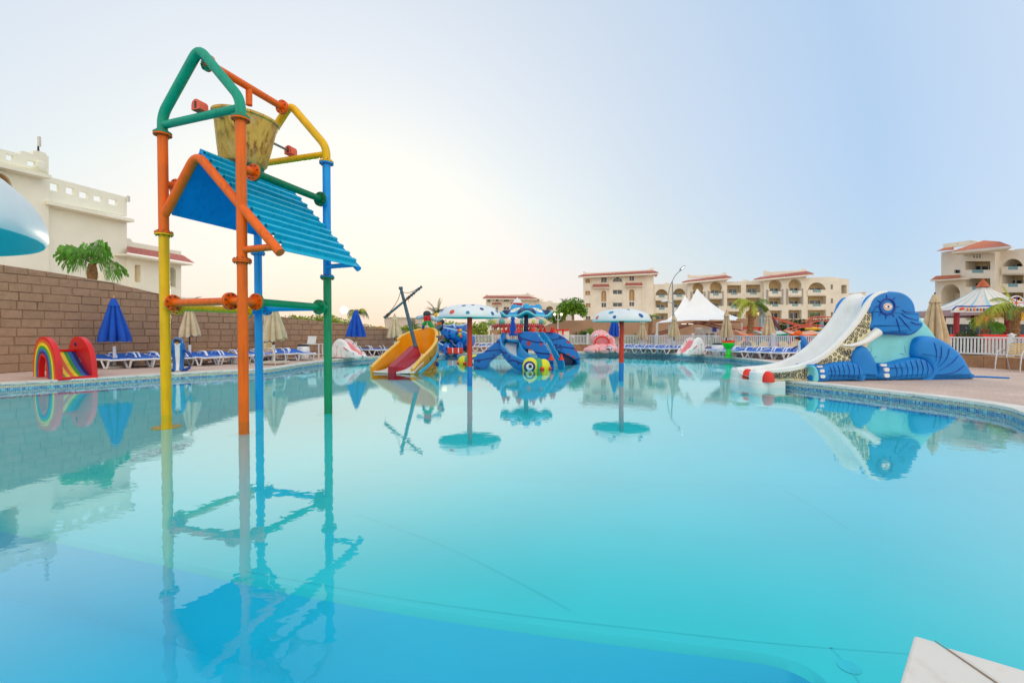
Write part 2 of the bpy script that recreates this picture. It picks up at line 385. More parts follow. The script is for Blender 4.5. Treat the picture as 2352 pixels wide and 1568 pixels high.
# ------------------------------------------------------------ stone wall on the left
m_block = mat('brown_wall_stone', lin(164, 134, 108), .85, .10, 5, .9, 9)
m_mort = mat('wall_joint', lin(138, 112, 92), .95, .1)
vz = tnode(m_block, 'ShaderNodeTexVoronoi', Scale=3.0); vz.feature = 'DISTANCE_TO_EDGE'
nz_ = tnode(m_block, 'ShaderNodeTexNoise', Scale=2.2); tcb = tnode(m_block, 'ShaderNodeTexCoord')
ob_ = tnode(m_block, 'ShaderNodeObjectInfo')
m_block.node_tree.links.new(tcb.outputs['Object'], nz_.inputs['Vector'])
wv2 = tnode(m_block, 'ShaderNodeVectorMath'); wv2.operation = 'MULTIPLY_ADD'; wv2.inputs[1].default_value = (.9, .9, .9)
m_block.node_tree.links.new(nz_.outputs['Color'], wv2.inputs[0]); m_block.node_tree.links.new(tcb.outputs['Object'], wv2.inputs[2]); m_block.node_tree.links.new(wv2.outputs[0], vz.inputs['Vector'])
over(m_block, tmath(m_block, 'MULTIPLY', tmath(m_block, 'LESS_THAN', vz.outputs['Distance'], .010), .38), lin(96, 72, 60))
n3_ = tnode(m_block, 'ShaderNodeTexNoise', Scale=.45, Detail=4.0); m_block.node_tree.links.new(tcb.outputs['Object'], n3_.inputs['Vector'])
over(m_block, tmath(m_block, 'MULTIPLY', tmath(m_block, 'SUBTRACT', n3_.outputs[0], .45), 2.0, True), lin(140, 112, 96))
over(m_block, tmath(m_block, 'MULTIPLY', ob_.outputs['Random'], .22), lin(196, 156, 130))
wpt = [(-16.6, 9.0, 3.5), (-15.6, 11.0, 3.36), (-14.7, 13.07, 3.27), (-14.0, 15.6, 3.08), (-13.1, 17.8, 2.68), (-11.9, 19.7, 2.30), (-10.8, 21.2, 2.07), (-9.34, 22.9, 1.87), (-6.72, 25.0, 1.53), (-4.7, 28.0, 1.19), (-3.2, 31.0, .95)]
wc = smooth_path(wpt, 8); ws = [0.0]
for i in range(len(wc) - 1): ws.append(ws[-1] + (wc[i + 1].xy - wc[i].xy).length)
def wall_at(s):
    for i in range(len(wc) - 1):
        if ws[i + 1] >= s: break
    t = (s - ws[i]) / (ws[i + 1] - ws[i]); p = wc[i].lerp(wc[i + 1], t); d = (wc[i + 1].xy - wc[i].xy).normalized()
    return p, Vector((d.x, d.y, 0)), Vector((d.y, -d.x, 0))
wr = empty('stone_wall', (wc[20].x, wc[20].y, DZ), 'long curved brown block wall behind the left row of loungers, dropping towards the middle', 'wall')
core = MB(); vs = []
for i in range(0, len(wc)):
    s = ws[i]; p, d, nn = wall_at(min(s, ws[-1] - .001))
    vs += [Vector((p.x, p.y, DZ - .05)), Vector((p.x, p.y, p.z)), Vector((p.x, p.y, p.z)) - nn * .3, Vector((p.x, p.y, DZ - .05)) - nn * .3]
core.add(vs, [(i * 4 + j, i * 4 + (j + 1) % 4, i * 4 + 4 + (j + 1) % 4, i * 4 + 4 + j) for i in range(len(wc) - 1) for j in range(4)] + [(0, 1, 2, 3)], m_mort)
obj('wall_core', core, wr, smooth=False)
BH = .262; blocks = []
row = 0; z = DZ
while z < 3.6:
    s = -random.uniform(0, .6)
    while s < ws[-1] - .1:
        w = random.uniform(.42, .60); a = max(0, s) + .005; b = min(ws[-1] - .01, s + w) - .005; s += w
        if b - a < .08: continue
        pa, da, na = wall_at(a); pb, db, nb = wall_at(b); ta = pa.z; tb = pb.z
        z0 = z + .005; z1 = z + BH - .005
        za, zb = min(z1, ta), min(z1, tb)
        if max(za, zb) < z0 + .03: continue
        za = max(za, z0 + .004); zb = max(zb, z0 + .004)
        pr = .022 + random.uniform(-.006, .012); c = .016
        def q(p, zz, o, sft): return Vector((p.x, p.y, zz)) + (na if p is pa else nb) * o + (da if p is pa else db) * sft
        jt = [random.uniform(-.007, .007) for _ in range(8)]
        base = [q(pa, z0, 0, jt[0]), q(pb, z0, 0, jt[1]), q(pb, zb, 0, jt[2]), q(pa, za, 0, jt[3])]
        ca = min(c, (za - z0) / 3); cb = min(c, (zb - z0) / 3)
        front = [q(pa, z0 + ca, pr, c + jt[4]), q(pb, z0 + cb, pr + jt[5] * .6, -c), q(pb, zb - cb, pr + jt[6] * .6, -c + jt[2]), q(pa, za - ca, pr, c + jt[7])]
        blocks.append((abs((pa + pb).y), base + front))
    z += BH; row += 1
blocks.sort(key=lambda t: t[0] if (t[1][0].x / t[1][0].y > -1.25) else 1e6)
FS = [(4, 5, 6, 7), (0, 1, 5, 4), (1, 2, 6, 5), (2, 3, 7, 6), (3, 0, 4, 7)]
rest = MB()
for i, (_, vs) in enumerate(blocks):
    if i < 296:
        bb = MB(); bb.add(vs, FS, m_block); obj('stone_block', bb, wr, smooth=False, fix=False)
    else: rest.add(vs, FS, m_block)
o = obj('far_stone_blocks', rest, wr, smooth=False, fix=False); o['kind'] = 'stuff'

# ------------------------------------------------------------ tipping bucket tower
def paint(name, r, g_, b):
    if name in MATS: return MATS[name]
    m = mat(name, lin(r, g_, b, 1.15), .38, .07, 2.5, .04, 12, coat=.05, spec=.3)
    t1 = tnode(m, 'ShaderNodeTexCoord'); n1 = tnode(m, 'ShaderNodeTexNoise', Scale=26.0, Detail=5.0, Roughness=.7); m.node_tree.links.new(t1.outputs['Object'], n1.inputs['Vector'])
    mq = tnode(m, 'ShaderNodeMapping'); mq.inputs['Scale'].default_value = (9, 9, .8); m.node_tree.links.new(t1.outputs['Object'], mq.inputs[0]); n2 = tnode(m, 'ShaderNodeTexNoise', Scale=2.0, Detail=6.0); m.node_tree.links.new(mq.outputs[0], n2.inputs['Vector'])
    over(m, tmath(m, 'MULTIPLY', tmath(m, 'SUBTRACT', n2.outputs[0], .52), 2.2, True), lin(r * .72, g_ * .72, b * .72))      # streaks of dirt
    over(m, tmath(m, 'MULTIPLY', tmath(m, 'GREATER_THAN', n1.outputs[0], .70), .6), lin(150, 140, 126))                       # chips
    return m
m_or = paint('orange_paint', 250, 100, 10); m_ye = paint('yellow_paint', 255, 178, 0); m_gr = paint('green_paint', 0, 140, 92)
m_bl = paint('blue_paint', 0, 148, 222); m_dgr = paint('dark_green_paint', 0, 112, 72); m_red = paint('red_paint', 222, 40, 22)
m_rust = mat('rusty_bolt', lin(120, 80, 50), .8, .3, 20); m_steel = mat('steel_rod', lin(150, 145, 135), .35, .15, 10, metal=.8)
YL, OL, BL, GL_ = G(382.5, 952.6, 0), G(560.4, 967, 0), G(596, 917.8, 0), G(754, 925.8, 0)
tw = empty('water_play_tower', ((YL.x + GL_.x) / 2, (YL.y + GL_.y) / 2, FL), 'tall tipping bucket frame of orange, yellow, green and blue pipes standing in the pool', 'water play frame')
def Z(p, z): return Vector((p.x, p.y, z))
RP = .071
def flange(p, d, m, r=.126, par=None, m2=None):
    d = Vector(d).normalized(); p = Vector(p)
    for s_, mm in ((-1, m), (1, m2 or m)):
        q = p + d * .014 * s_
        f = MB(); f.tube([q - d * .011, q + d * .011], r, 24, mm)
        o = obj('flange', f, par or tw)
    global BOLT
    if BOLT is None:
        bt = MB(); bt.tube([(0, 0, -.048), (0, 0, .048)], .009, 6, m_rust); bt.tube([(0, 0, .026), (0, 0, .038)], .017, 6, m_rust); BOLT = bt.mesh('bolt')
    A, B = frame(d); qt = d.to_track_quat('Z', 'Y').to_euler()
    for k in range(8):
        a = k * math.pi / 4 + .2; c = p + (A * math.cos(a) + B * math.sin(a)) * (r - .028)
        b_ = bpy.data.objects.new('bolt', BOLT); COL.objects.link(b_); b_.parent = o; b_.location = c - ORG[o.name]; b_.rotation_euler = qt
BOLT = None
def pipe(pts, m, name='pipe', r=RP, par=None):
    f = MB(); f.tube(pts, r, 18, m); return obj(name, f, par or tw)
def bend(a, b, c, rad=.16, k=6):            # rounded corner at b
    a, b, c = Vector(a), Vector(b), Vector(c); u = (a - b).normalized() * rad; v = (c - b).normalized() * rad
    return [((1 - t) ** 2) * (b + u) + 2 * t * (1 - t) * b + t * t * (b + v) for t in [i / k for i in range(k + 1)]]
ZT = 4.43; ZB = 4.72; ZP = 5.6; ZC = 4.585; ZX = 1.775
# legs
for p, lo, cols in ((YL, 2.87, (m_ye, m_or)), (OL, 2.36, (m_or, m_or)), (BL, 2.85, (m_bl, m_bl)), (GL_, 2.33, (m_gr, m_bl))):
    pipe([Z(p, FL), Z(p, lo)], cols[0], 'leg'); pipe([Z(p, lo), Z(p, ZT)], cols[1], 'leg')
    flange(Z(p, lo), (0, 0, 1), cols[0], m2=cols[1])
    fp = MB(); fp.tube([Z(p, FL), Z(p, FL + .015)], .20, 24, m_ye if p is YL else m_joint); obj('foot_plate', fp, tw)
def gable(A, B, m, mb):
    mid = (A + B) / 2; pk = Z(mid, ZP)
    pts = [Z(A, ZT)] + bend(Z(A, ZT), Z(A, ZB), pk) + bend(Z(A, ZB), pk, Z(B, ZB)) + bend(pk, Z(B, ZB), Z(B, ZT)) + [Z(B, ZT)]
    pipe(pts, m, 'gable_pipe'); pipe([Z(A, ZC - .02), Z(B, ZC)], m, 'cross_bar', RP * .82)
    flange(Z(A, ZT), (0, 0, 1), mb, m2=m); flange(Z(B, ZT), (0, 0, 1), mb, m2=m)
    return mid
m_teal = paint('teal_green_paint', 0, 150, 120)
FM = gable(YL, OL, m_teal, m_or); BM = gable(BL, GL_, m_ye, m_bl)
rd = (BM - FM).normalized()
pipe([Z(FM, 5.46) + rd * .1, Z(BM, 5.46) - rd * .16], m_or, 'ridge_pipe', RP * .85)
flange(Z(FM, 5.46) + rd * .14, rd, m_teal, m2=m_or); flange(Z(BM, 5.46) - rd * .2, rd, m_or)
q = Z(FM.lerp(BM, .49), 5.46); pipe([q, q - Vector((0, 0, .30))], m_or, 'nozzle', RP * .72)
# bucket
bc = FM.lerp(BM, .47); bc = Vector((bc.x - .05, bc.y, 4.53)); m_buck = mat('weathered_bucket', lin(255, 190, 84), .55, .18, 2, .4, 20)
tcn = tnode(m_buck, 'ShaderNodeTexCoord'); mpn = tnode(m_buck, 'ShaderNodeMapping'); mpn.inputs['Scale'].default_value = (3.5, 3.5, .9)
m_buck.node_tree.links.new(tcn.outputs['Object'], mpn.inputs[0])
nb = tnode(m_buck, 'ShaderNodeTexNoise', Scale=1.6, Detail=9.0, Roughness=.75); m_buck.node_tree.links.new(mpn.outputs[0], nb.inputs[0])
over(m_buck, tmath(m_buck, 'MULTIPLY', tmath(m_buck, 'SUBTRACT', nb.outputs[0], .49), 9.0, True), lin(150, 88, 26))
nb2 = tnode(m_buck, 'ShaderNodeTexNoise', Scale=.9, Detail=8.0, Roughness=.7); m_buck.node_tree.links.new(mpn.outputs[0], nb2.inputs[0])
over(m_buck, tmath(m_buck, 'MULTIPLY', tmath(m_buck, 'SUBTRACT', nb2.outputs[0], .52), 9.0, True), lin(226, 200, 140))
nb3 = tnode(m_buck, 'ShaderNodeTexNoise', Scale=.55, Detail=5.0, Roughness=.6); m_buck.node_tree.links.new(mpn.outputs[0], nb3.inputs[0])
over(m_buck, tmath(m_buck, 'MULTIPLY', tmath(m_buck, 'SUBTRACT', nb3.outputs[0], .50), 3.5, True), lin(214, 136, 40))
prof = [(.001, -.40), (.36, -.42), (.40, -.38), (.45, -.1), (.505, .24), (.53, .36), (.565, .38), (.565, .42), (.53, .43), (.50, .40), (.48, .25), (.38, -.36), (.001, -.37)]
bk = MB(); Mt = Matrix.Rotation(R(6), 3, Vector((rd.x, rd.y, 0))); bk.lathe([(a * .90, b * .93) for a, b in prof], bc, 40, m_buck, M=Mt)
bko = obj('bucket', bk, tw)
ax = MB(); ax.tube([Z(FM, 4.72) + rd * .0, Z(BM, 4.72)], .022, 10, m_steel); obj('axle', ax, tw)
for c, dd in ((FM, -1), (BM, 1)):
    c = Z(c, 4.66); u = Vector((-rd.y, rd.x, 0))
    pr_ = [c - u * .085, c + u * .085]; arch = [pr_[1]] + [c + u * .085 * math.cos(a) + Vector((0, 0, .07 + .085 * math.sin(a))) for a in [math.pi * i / 10 for i in range(11)]] + [pr_[0]]
    sl_ = [c - u * .03 + Vector((0, 0, 0)), c + u * .03]
    br_ = MB(); br_.poly([a - rd * .07 for a in arch], rd * .14, paint('salmon_paint', 232, 96, 66))
    bo = obj('bearing_bracket', br_, tw); sl2 = MB(); sl2.box(c + Vector((0, 0, .07)), (.035, .15, .10), mat('slot_dark', (.02, .02, .02)), rot=math.atan2(rd.y, rd.x) - math.pi / 2); obj('slot', sl2, bo)
# canopy
def tp(t, z, off=0.0): p = YL + (OL - YL) * t + rd * off; return Vector((p.x, p.y, z))
pL, pK, pR = tp(.02, 3.17), tp(.455, 4.03), tp(1.44, 2.44)
pipe([pL] + bend(pL, pK, pR, .2) + [pR], m_or, 'canopy_pipe', RP * .95)
LEN = (BM - FM).length
for e in (1,):
    sh = rd * (LEN - .02); pipe([pL + sh] + bend(pL + sh, pK + sh, pR + sh, .2) + [pR + sh], m_bl, 'canopy_pipe', RP * .75)
m_sheet = paint('turquoise_sheet', 20, 172, 206); m_sheetd = paint('blue_sheet', 0, 136, 220)
up = Vector((0, 0, 1))
def panel(a, b, m, ribs, nm):
    d = b - a; nrm = d.cross(rd).normalized(); nrm = nrm if nrm.z > 0 else -nrm; a = a + rd * .05 + nrm * .05; b = b + rd * .05 + nrm * .05
    prof_ = []
    if ribs:
        for k in range(ribs):
            t0 = k / ribs; w = 1 / ribs
            for dt_, h in ((.08, 0), (.14, .06), (.40, .06), (.46, 0), (.55, 0)): prof_.append((t0 + dt_ * w, h))
        prof_ = [(0, 0)] + prof_ + [(1, 0)]
    else: prof_ = [(0, 0), (1, 0)]
    top = [a.lerp(b, t_) + nrm * h for t_, h in prof_]; bot = [a.lerp(b, t_) + nrm * (h - .012) for t_, h in reversed(prof_)]
    f = MB(); ring = top + bot; kk = len(ring); o2 = rd * (LEN - .12)
    f.add(ring + [v + o2 for v in ring], [(i, (i + 1) % kk, kk + (i + 1) % kk, kk + i) for i in range(kk)] + [(i, i + 1, kk - 2 - i, kk - 1 - i) for i in range(len(top) - 1)] + [(kk + i, kk + i + 1, 2 * kk - 2 - i, 2 * kk - 1 - i) for i in range(len(top) - 1)], m)
    return obj(nm, f, tw, smooth=False)
panel(pK, pR, m_sheet, 12, 'roof_sheet'); panel(pK, pL, m_sheetd, 0, 'roof_sheet')
rg = MB(); rg.poly([pK + rd * .05 + Vector((0, 0, .07)) + (pR - pK).normalized() * .22, pK + rd * .05 + Vector((0, 0, .1)), pK + rd * .05 + Vector((0, 0, .06)) + (pL - pK).normalized() * .05, pK + rd * .05 + Vector((0, 0, .03))], rd * (LEN - .12), m_bl); obj('ridge_cap', rg, tw)
# eave edge rail and its underside strut on the far right, braces
pipe([tp(1.0, 2.52), tp(1.385, 2.53)], m_or, 'brace', RP * .7)
pipe([tp(1.0, 2.52) + rd * LEN, tp(1.385, 2.53) + rd * LEN], m_bl, 'brace', RP * .6)
# side bars with flanges
def bar(a, b, z, ma, mm, mb_, g1=.26, g2=.26, r=RP * .82):
    d = (b - a).normalized(); a, b = Z(a, z), Z(b, z)
    pipe([a, a + d * g1], ma, 'stub', r); pipe([a + d * g1, b - d * g2], mm, 'cross_bar', r); pipe([b - d * g2, b], mb_, 'stub', r)
    flange(a + d * g1, d, ma, .13, m2=mm); flange(b - d * g2, d, mm, .13, m2=mb_)
bar(YL, OL, ZX, m_ye, m_or, m_or, .17, .24); bar(OL, GL_, ZX, m_or, m_gr, m_gr, .24, .22); bar(BL, GL_, ZX, m_bl, m_bl, m_gr, .2, .2); bar(YL, BL, ZX - .05, m_ye, m_ye, m_bl, .2, .25)
bar(OL, GL_, 3.72, m_or, m_dgr, m_bl, .22, .16); bar(YL, BL, 3.66, m_or, m_dgr, m_bl, .2, .2)

# ------------------------------------------------------------ mushrooms
m_capw = mat('white_gelcoat', lin(226, 236, 240), .45, .06, 1.5, .05, 20, spec=.3); m_capu = mat('turquoise_gelcoat', lin(70, 205, 200), .5, .06, 2)
SPC = {'o': mat('orange_spot', lin(228, 92, 60)), 'b': mat('blue_spot', lin(20, 90, 170)), 'c': mat('cyan_spot', lin(40, 150, 190)), 'n': mat('navy_spot', lin(60, 70, 130))}
def mushroom(c, Rr, zr, h, spots, label, pole=True, redz=.36):
    t = empty('mushroom_shower', (c[0], c[1], FL), label, 'mushroom shower', 'mushroom showers standing in the pool')
    pf = lambda a: (Rr * math.cos(a) ** .75 if math.cos(a) > 0 else 0.001, zr + .05 + h * math.sin(a) ** 1.15)
    top = [pf(math.pi / 2 * i / 14) for i in range(15)]; top[-1] = (.001, top[-1][1])
    cm = MB(); cm.lathe([(Rr - .012, zr), (Rr, zr + .02)] + top, (c[0], c[1], 0), 56, m_capw); cap = obj('cap', cm, t)
    un = MB(); un.lathe([(Rr - .012, zr), (Rr - .03, zr - .0), (Rr * .9, zr + .07), (Rr * .5, zr + .16), (.07, zr + .2)], (c[0], c[1], 0), 48, m_capu); obj('underside', un, t)
    for az, el, col, rr in spots:
        az = R(az); s_ = MB(); e0 = R(el); r0, z0 = pf(e0); r1, z1 = pf(e0 + .03)
        tan = Vector((math.cos(az) * (r1 - r0), math.sin(az) * (r1 - r0), z1 - z0)).normalized(); th = Vector((-math.sin(az), math.cos(az), 0)); nn = th.cross(tan).normalized()
        def on(a, k):
            off = th * math.cos(a) * k + tan * math.sin(a) * k; p0 = Vector((math.cos(az) * r0, math.sin(az) * r0, z0)) + off
            aa = math.atan2(p0.y, p0.x); e = e0 + math.sin(a) * k / (Vector((r1 - r0, 0, z1 - z0)).length / .03); r_, z_ = pf(min(max(e, .01), 1.5))
            return Vector((math.cos(aa) * r_ + c[0], math.sin(aa) * r_ + c[1], z_)) + nn * (.004 if nn.dot(p0 - Vector((0, 0, zr))) > 0 else -.004)
        ring = [on(2 * math.pi * k / 16, rr) for k in range(16)]; cen_ = on(0, 0); s_.add([cen_] + ring, [(0, 1 + k, 1 + (k + 1) % 16) for k in range(16)], SPC[col]); obj('spot', s_, cap, fix=False)
    p1 = MB(); p1.tube([(c[0], c[1], redz), (c[0], c[1], zr + .2)], .073, 20, mat('red_pole', lin(226, 48, 14), .35, .06)); obj('pole', p1, t)
    p2 = MB(); p2.tube([(c[0], c[1], FL), (c[0], c[1], redz)], .0735, 20, mat('blue_pole', lin(14, 128, 210), .35, .06)); obj('pole_foot', p2, t)
    return t
c1 = G(1079, 869.5, 0); c2 = G(1427, 860, 0)
mushroom(c1, .90, 1.73, .34, [(-152, 28, 'b', .07), (-118, 18, 'o', .075), (-88, 14, 'c', .055), (-60, 34, 'n', .06), (-40, 12, 'b', .06), (-100, 55, 'n', .06), (-20, 25, 'n', .06), (-75, 60, 'n', .05)], 'white spotted mushroom on red and blue pole, by the orange boat slide', redz=.35)
mushroom(c2, .90, 1.66, .35, [(-160, 14, 'o', .07), (-128, 40, 'c', .08), (-117, 14, 'b', .055), (-62, 22, 'b', .085), (-25, 14, 'n', .06), (-80, 62, 'n', .06)], 'white spotted mushroom on red and blue pole, in front of the hotel', redz=.37)
mushroom((-2.75, 1.45), .90, 1.69, .38, [(15, 30, 'n', .065), (-40, 34, 'b', .07), (60, 30, 'o', .07)], 'large white mushroom cap with a dark blue spot at the left edge of the view')
# ------------------------------------------------------------ low wall and white railing on the right and far side
m_white = mat('white_paint', lin(226, 228, 230), .45, .06, 3, .03, 30); m_plastic = mat('white_plastic', lin(236, 240, 245), .35, .05, 3)
m_kerb = mat('low_wall_stone', lin(172, 130, 96), .85, .16, 3, .8, 10)
fpt = [(16.1, 12.0), (15.9, 14.1), (15.6, 15.7), (14.6, 19.0), (13.2, 22.0), (11.4, 24.7), (9.3, 26.8), (6.9, 28.4), (4.5, 29.6), (2.0, 30.5), (-.6, 31.0), (-3.2, 31.2)]
fc = smooth_path([(x, y, 0) for x, y in fpt], 8); fsl = [0.0]
for i in range(len(fc) - 1): fsl.append(fsl[-1] + (fc[i + 1] - fc[i]).length)
def f_at(s):
    s = max(0, min(fsl[-1] - 1e-4, s))
    for i in range(len(fc) - 1):
        if fsl[i + 1] >= s: break
    t_ = (s - fsl[i]) / (fsl[i + 1] - fsl[i]); return fc[i].lerp(fc[i + 1], t_), (fc[i + 1] - fc[i]).normalized()
fe = empty('low_stone_wall', (*fc[20].xy, DZ), 'low brown stone wall carrying the white railing round the far deck', 'wall')
rl = empty('white_railing', (*fc[20].xy, DZ + .4), 'white picket railing on the low brown wall behind the right hand loungers', 'railing')
s = 0.0; ZW = DZ + .40
while s < fsl[-1] - .1:                     # the blocks of the low wall
    w = random.uniform(.55, .8); a, da = f_at(s + .006); b, db = f_at(min(s + w, fsl[-1]) - .006); s += w
    for zz0, zz1 in ((DZ - .02, ZW),):
        na = Vector((da.y, -da.x, 0)); hw = .10; k = .012 + random.uniform(0, .012)
        vv = [Z(a - na * hw, zz0), Z(b - na * hw, zz0), Z(b + na * (hw + k), zz0), Z(a + na * (hw + k), zz0), Z(a - na * hw, zz1), Z(b - na * hw, zz1), Z(b + na * (hw + k), zz1), Z(a + na * (hw + k), zz1)]
        q_ = MB(); q_.add(vv, [(0, 1, 2, 3), (4, 5, 6, 7), (0, 1, 5, 4), (1, 2, 6, 5), (2, 3, 7, 6), (3, 0, 4, 7)], m_kerb); obj('stone_block', q_, fe, smooth=False, bev=.012)
def railpath(z, w, h, nm):
    q_ = MB(); vs = []
    for p in fc: vs.append(p)
    n_ = len(fc); vv = []
    for i in range(n_):
        d_ = (fc[min(i + 1, n_ - 1)] - fc[max(i - 1, 0)]).normalized(); na = Vector((d_.y, -d_.x, 0))
        vv += [Z(fc[i] - na * w / 2, z), Z(fc[i] + na * w / 2, z), Z(fc[i] + na * w / 2, z + h), Z(fc[i] - na * w / 2, z + h)]
    q_.add(vv, [(i * 4 + j, i * 4 + (j + 1) % 4, i * 4 + 4 + (j + 1) % 4, i * 4 + 4 + j) for i in range(n_ - 1) for j in range(4)], m_white); obj(nm, q_, rl, smooth=False)
railpath(ZW + .58, .06, .05, 'top_rail'); railpath(ZW + .04, .05, .05, 'bottom_rail')
s = .3; k = 0; first = None; first_p = None; pcount = 0; extra = MB()
while s < fsl[-1]:
    p, d_ = f_at(s); an = math.atan2(d_.y, d_.x)
    if k % 22 == 0:
        if first_p is None:
            q_ = MB(); q_.box((0, 0, .34), (.10, .10, .68), m_white); q_.box((0, 0, .695), (.15, .15, .03), m_white); q_.lathe([(.07, .71), (.001, .76)], n=4, m=m_white, M=Matrix.Rotation(R(45), 3, 'Z'))
            me_ = q_.mesh('post', smooth=False); first_p = me_
        o = bpy.data.objects.new('post', first_p); COL.objects.link(o); o.parent = rl; o.location = Vector((p.x, p.y, ZW)) - ORG[rl.name]; o.rotation_euler = (0, 0, an)
    else:
        if first is None:
            q_ = MB(); q_.box((0, 0, .335), (.045, .022, .49), m_white); first = q_.mesh('picket', smooth=False)
        if pcount < 296:
            o = bpy.data.objects.new('picket', first); COL.objects.link(o); o.parent = rl; o.location = Vector((p.x, p.y, ZW)) - ORG[rl.name]; o.rotation_euler = (0, 0, an)
        else: extra.box((p.x, p.y, ZW + .335), (.045, .022, .49), m_white, rot=an)
        pcount += 1
    s += .098; k += 1
if extra.v: o = obj('far_pickets', extra, rl, smooth=False); o['kind'] = 'stuff'

# ------------------------------------------------------------ parasols
m_ub = mat('blue_canvas', lin(8, 82, 190), .8, .14, 3, .25, 60); m_ubg = mat('beige_canvas', lin(208, 192, 160), .85, .12, 3, .3, 60); m_ubr = mat('tan_canvas', lin(206, 182, 146), .85, .14, 3, .3, 60)
m_wood = mat('varnished_wood', lin(196, 140, 76), .5, .2, 12); m_dpole = mat('dark_pole', lin(60, 40, 38), .5, .1); m_basew = mat('pale_concrete', lin(214, 206, 188), .8, .12, 4, .2, 20); m_gold = mat('gilded_knob', lin(220, 160, 50), .35, .1)
def parasol(nm, fabric, polem, H=2.36, cw=.95, ch=1.42, seed=1, base='plate', loose=0.0, pr=.024):
    rr = random.Random(seed); t = empty('closed_parasol', (0, 0, 0), nm, 'parasol')
    zt = H - .08; zb = zt - ch; ph = rr.uniform(0, 6.28); ph2 = rr.uniform(0, 6.28)
    def fn(r, z, a):
        u = (zt - z) / ch; f = abs(math.cos(4 * a + ph)) ** .7; dpt = .62 - .25 * u
        r_ = r * (dpt + (1 - dpt) * f) * (1 + .10 * loose * math.sin(2 * a + ph2) + .05 * math.sin(3 * a + ph))
        return r_, z + (u ** 6) * .09 * (1 - f) * (1 if u > .5 else 0) + loose * .06 * math.sin(2 * a + ph) * u ** 3
    prof = []
    for i in range(15):
        u = i / 14; r = cw / 2 * (.13 + .87 * (u ** .95) * (1 - .10 * max(0, u - .8) / .2)); prof.append((r, zt - u * ch))
    prof += [(cw / 2 * .72, zb + .03), (cw / 2 * .35, zb + .14), (.03, zb + .22)]
    c = MB(); c.lathe(prof, n=64, m=fabric, fn=fn); obj('canopy', c, t)
    def fn2(r, z, a):
        f = abs(math.cos(4 * a + ph)) ** .6; return r * (.8 + .2 * f), z - (.035 * f if r > .1 else 0)
    v = MB(); v.lathe([(.02, zt + .03), (.075, zt - .02), (.13, zt - .14), (.165, zt - .22), (.16, zt - .225)], n=48, m=fabric, fn=fn2); obj('vent_flap', v, t)
    f_ = MB(); f_.lathe([(.001, zt + .09), (.02, zt + .075), (.026, zt + .055), (.012, zt + .04), (.03, zt + .028), (.02, zt + .01)], n=12, m=m_gold if fabric is m_ub else polem); obj('finial', f_, t)
    p_ = MB(); p_.tube([(0, 0, .5), (0, 0, zt)], pr, 12, polem); obj('pole', p_, t)
    p2 = MB(); p2.tube([(0, 0, .04), (0, 0, .72)], pr + .022, 12, m_white); obj('sleeve', p2, t)
    b_ = MB()
    if base == 'plate': b_.box((0, 0, .07), (.8, .8, .08), m_basew); [b_.tube([(x * .3 - .02, y * .3, .02), (x * .3 + .02, y * .3, .02)], .025, 8, m_dpole) for x in (-1, 1) for y in (-1, 1)]
    else: b_.lathe([(.001, .09), (.06, .1), (.26, .07), (.28, .0), (.001, .0)], n=24, m=m_basew)
    obj('base', b_, t, bev=.01 if base == 'plate' else 0, smooth=base != 'plate')
    return t
def at_px(px, Y): p = P(px, 800, Y); return Vector((p.x, Y, DZ + .001))
for args in [
    (263, 15.0, m_ub, m_wood, 'closed blue parasol with a gold knob right of the rainbow slide', 2.36, .98, 1.42, 1, 'round', 0),
    (436, 16.8, m_ubg, m_dpole, 'closed beige parasol on a dark pole behind the blue penguin statue at left', 2.30, .82, 1.2, 3, 'plate', .6),
    (629, 16.9, m_ubg, m_dpole, 'loosely closed beige parasol between the blue and green tower legs', 2.32, .95, 1.35, 8, 'plate', 1.2),
    (608, 20.2, m_ubg, m_dpole, 'beige parasol half hidden behind the beige parasol next to the blue tower leg', 2.35, .8, 1.3, 5, 'plate', .5),
    (818, 22.6, m_ub, m_wood, 'closed blue parasol behind the left white rabbit slide', 2.36, 1.1, 1.32, 9, 'round', 0),
    (907, 24.4, m_ubg, m_dpole, 'closed beige parasol left of the orange boat slide', 2.2, 1.0, 1.2, 11, 'round', .6),
    (1178, 29.0, m_ub, m_wood, 'closed blue parasol behind the blue octopus slide, left of its navy post', 2.35, .6, 1.3, 12, 'round', .3),
    (1411, 28.5, m_ub, m_wood, 'closed blue parasol between the pink octopus slide and a red mushroom pole', 2.4, .9, 1.4, 13, 'round', .2),
    (1475, 27.0, m_ubr, m_dpole, 'small closed beige parasol right of the second mushroom pole', 2.05, .72, 1.2, 14, 'round', .4),
    (1548, 25.6, m_ubr, m_dpole, 'closed beige parasol left of the right white rabbit slide', 2.2, .8, 1.25, 15, 'round', .4),
    (1668, 23.8, m_ubr, m_dpole, 'smooth closed tan parasol behind the green and red bowl', 2.35, .72, 1.35, 16, 'round', .1),
    (1764, 23.2, m_ubr, m_dpole, 'closed tan parasol left of the blue penguin statue at right', 2.35, .84, 1.4, 17, 'plate', .7),
    (2145, 14.6, m_ubr, m_dpole, 'large closed tan parasol behind the back of the elephant slide', 2.45, .88, 1.55, 18, 'plate', .2)]:
    px, Y, fab, pol, lab, H, cw, ch, sd, bs, lo = args
    o = parasol(lab, fab, pol, H, cw, ch, sd, bs, lo); o.location = at_px(px, Y); o['group'] = 'closed parasols on the pool deck'

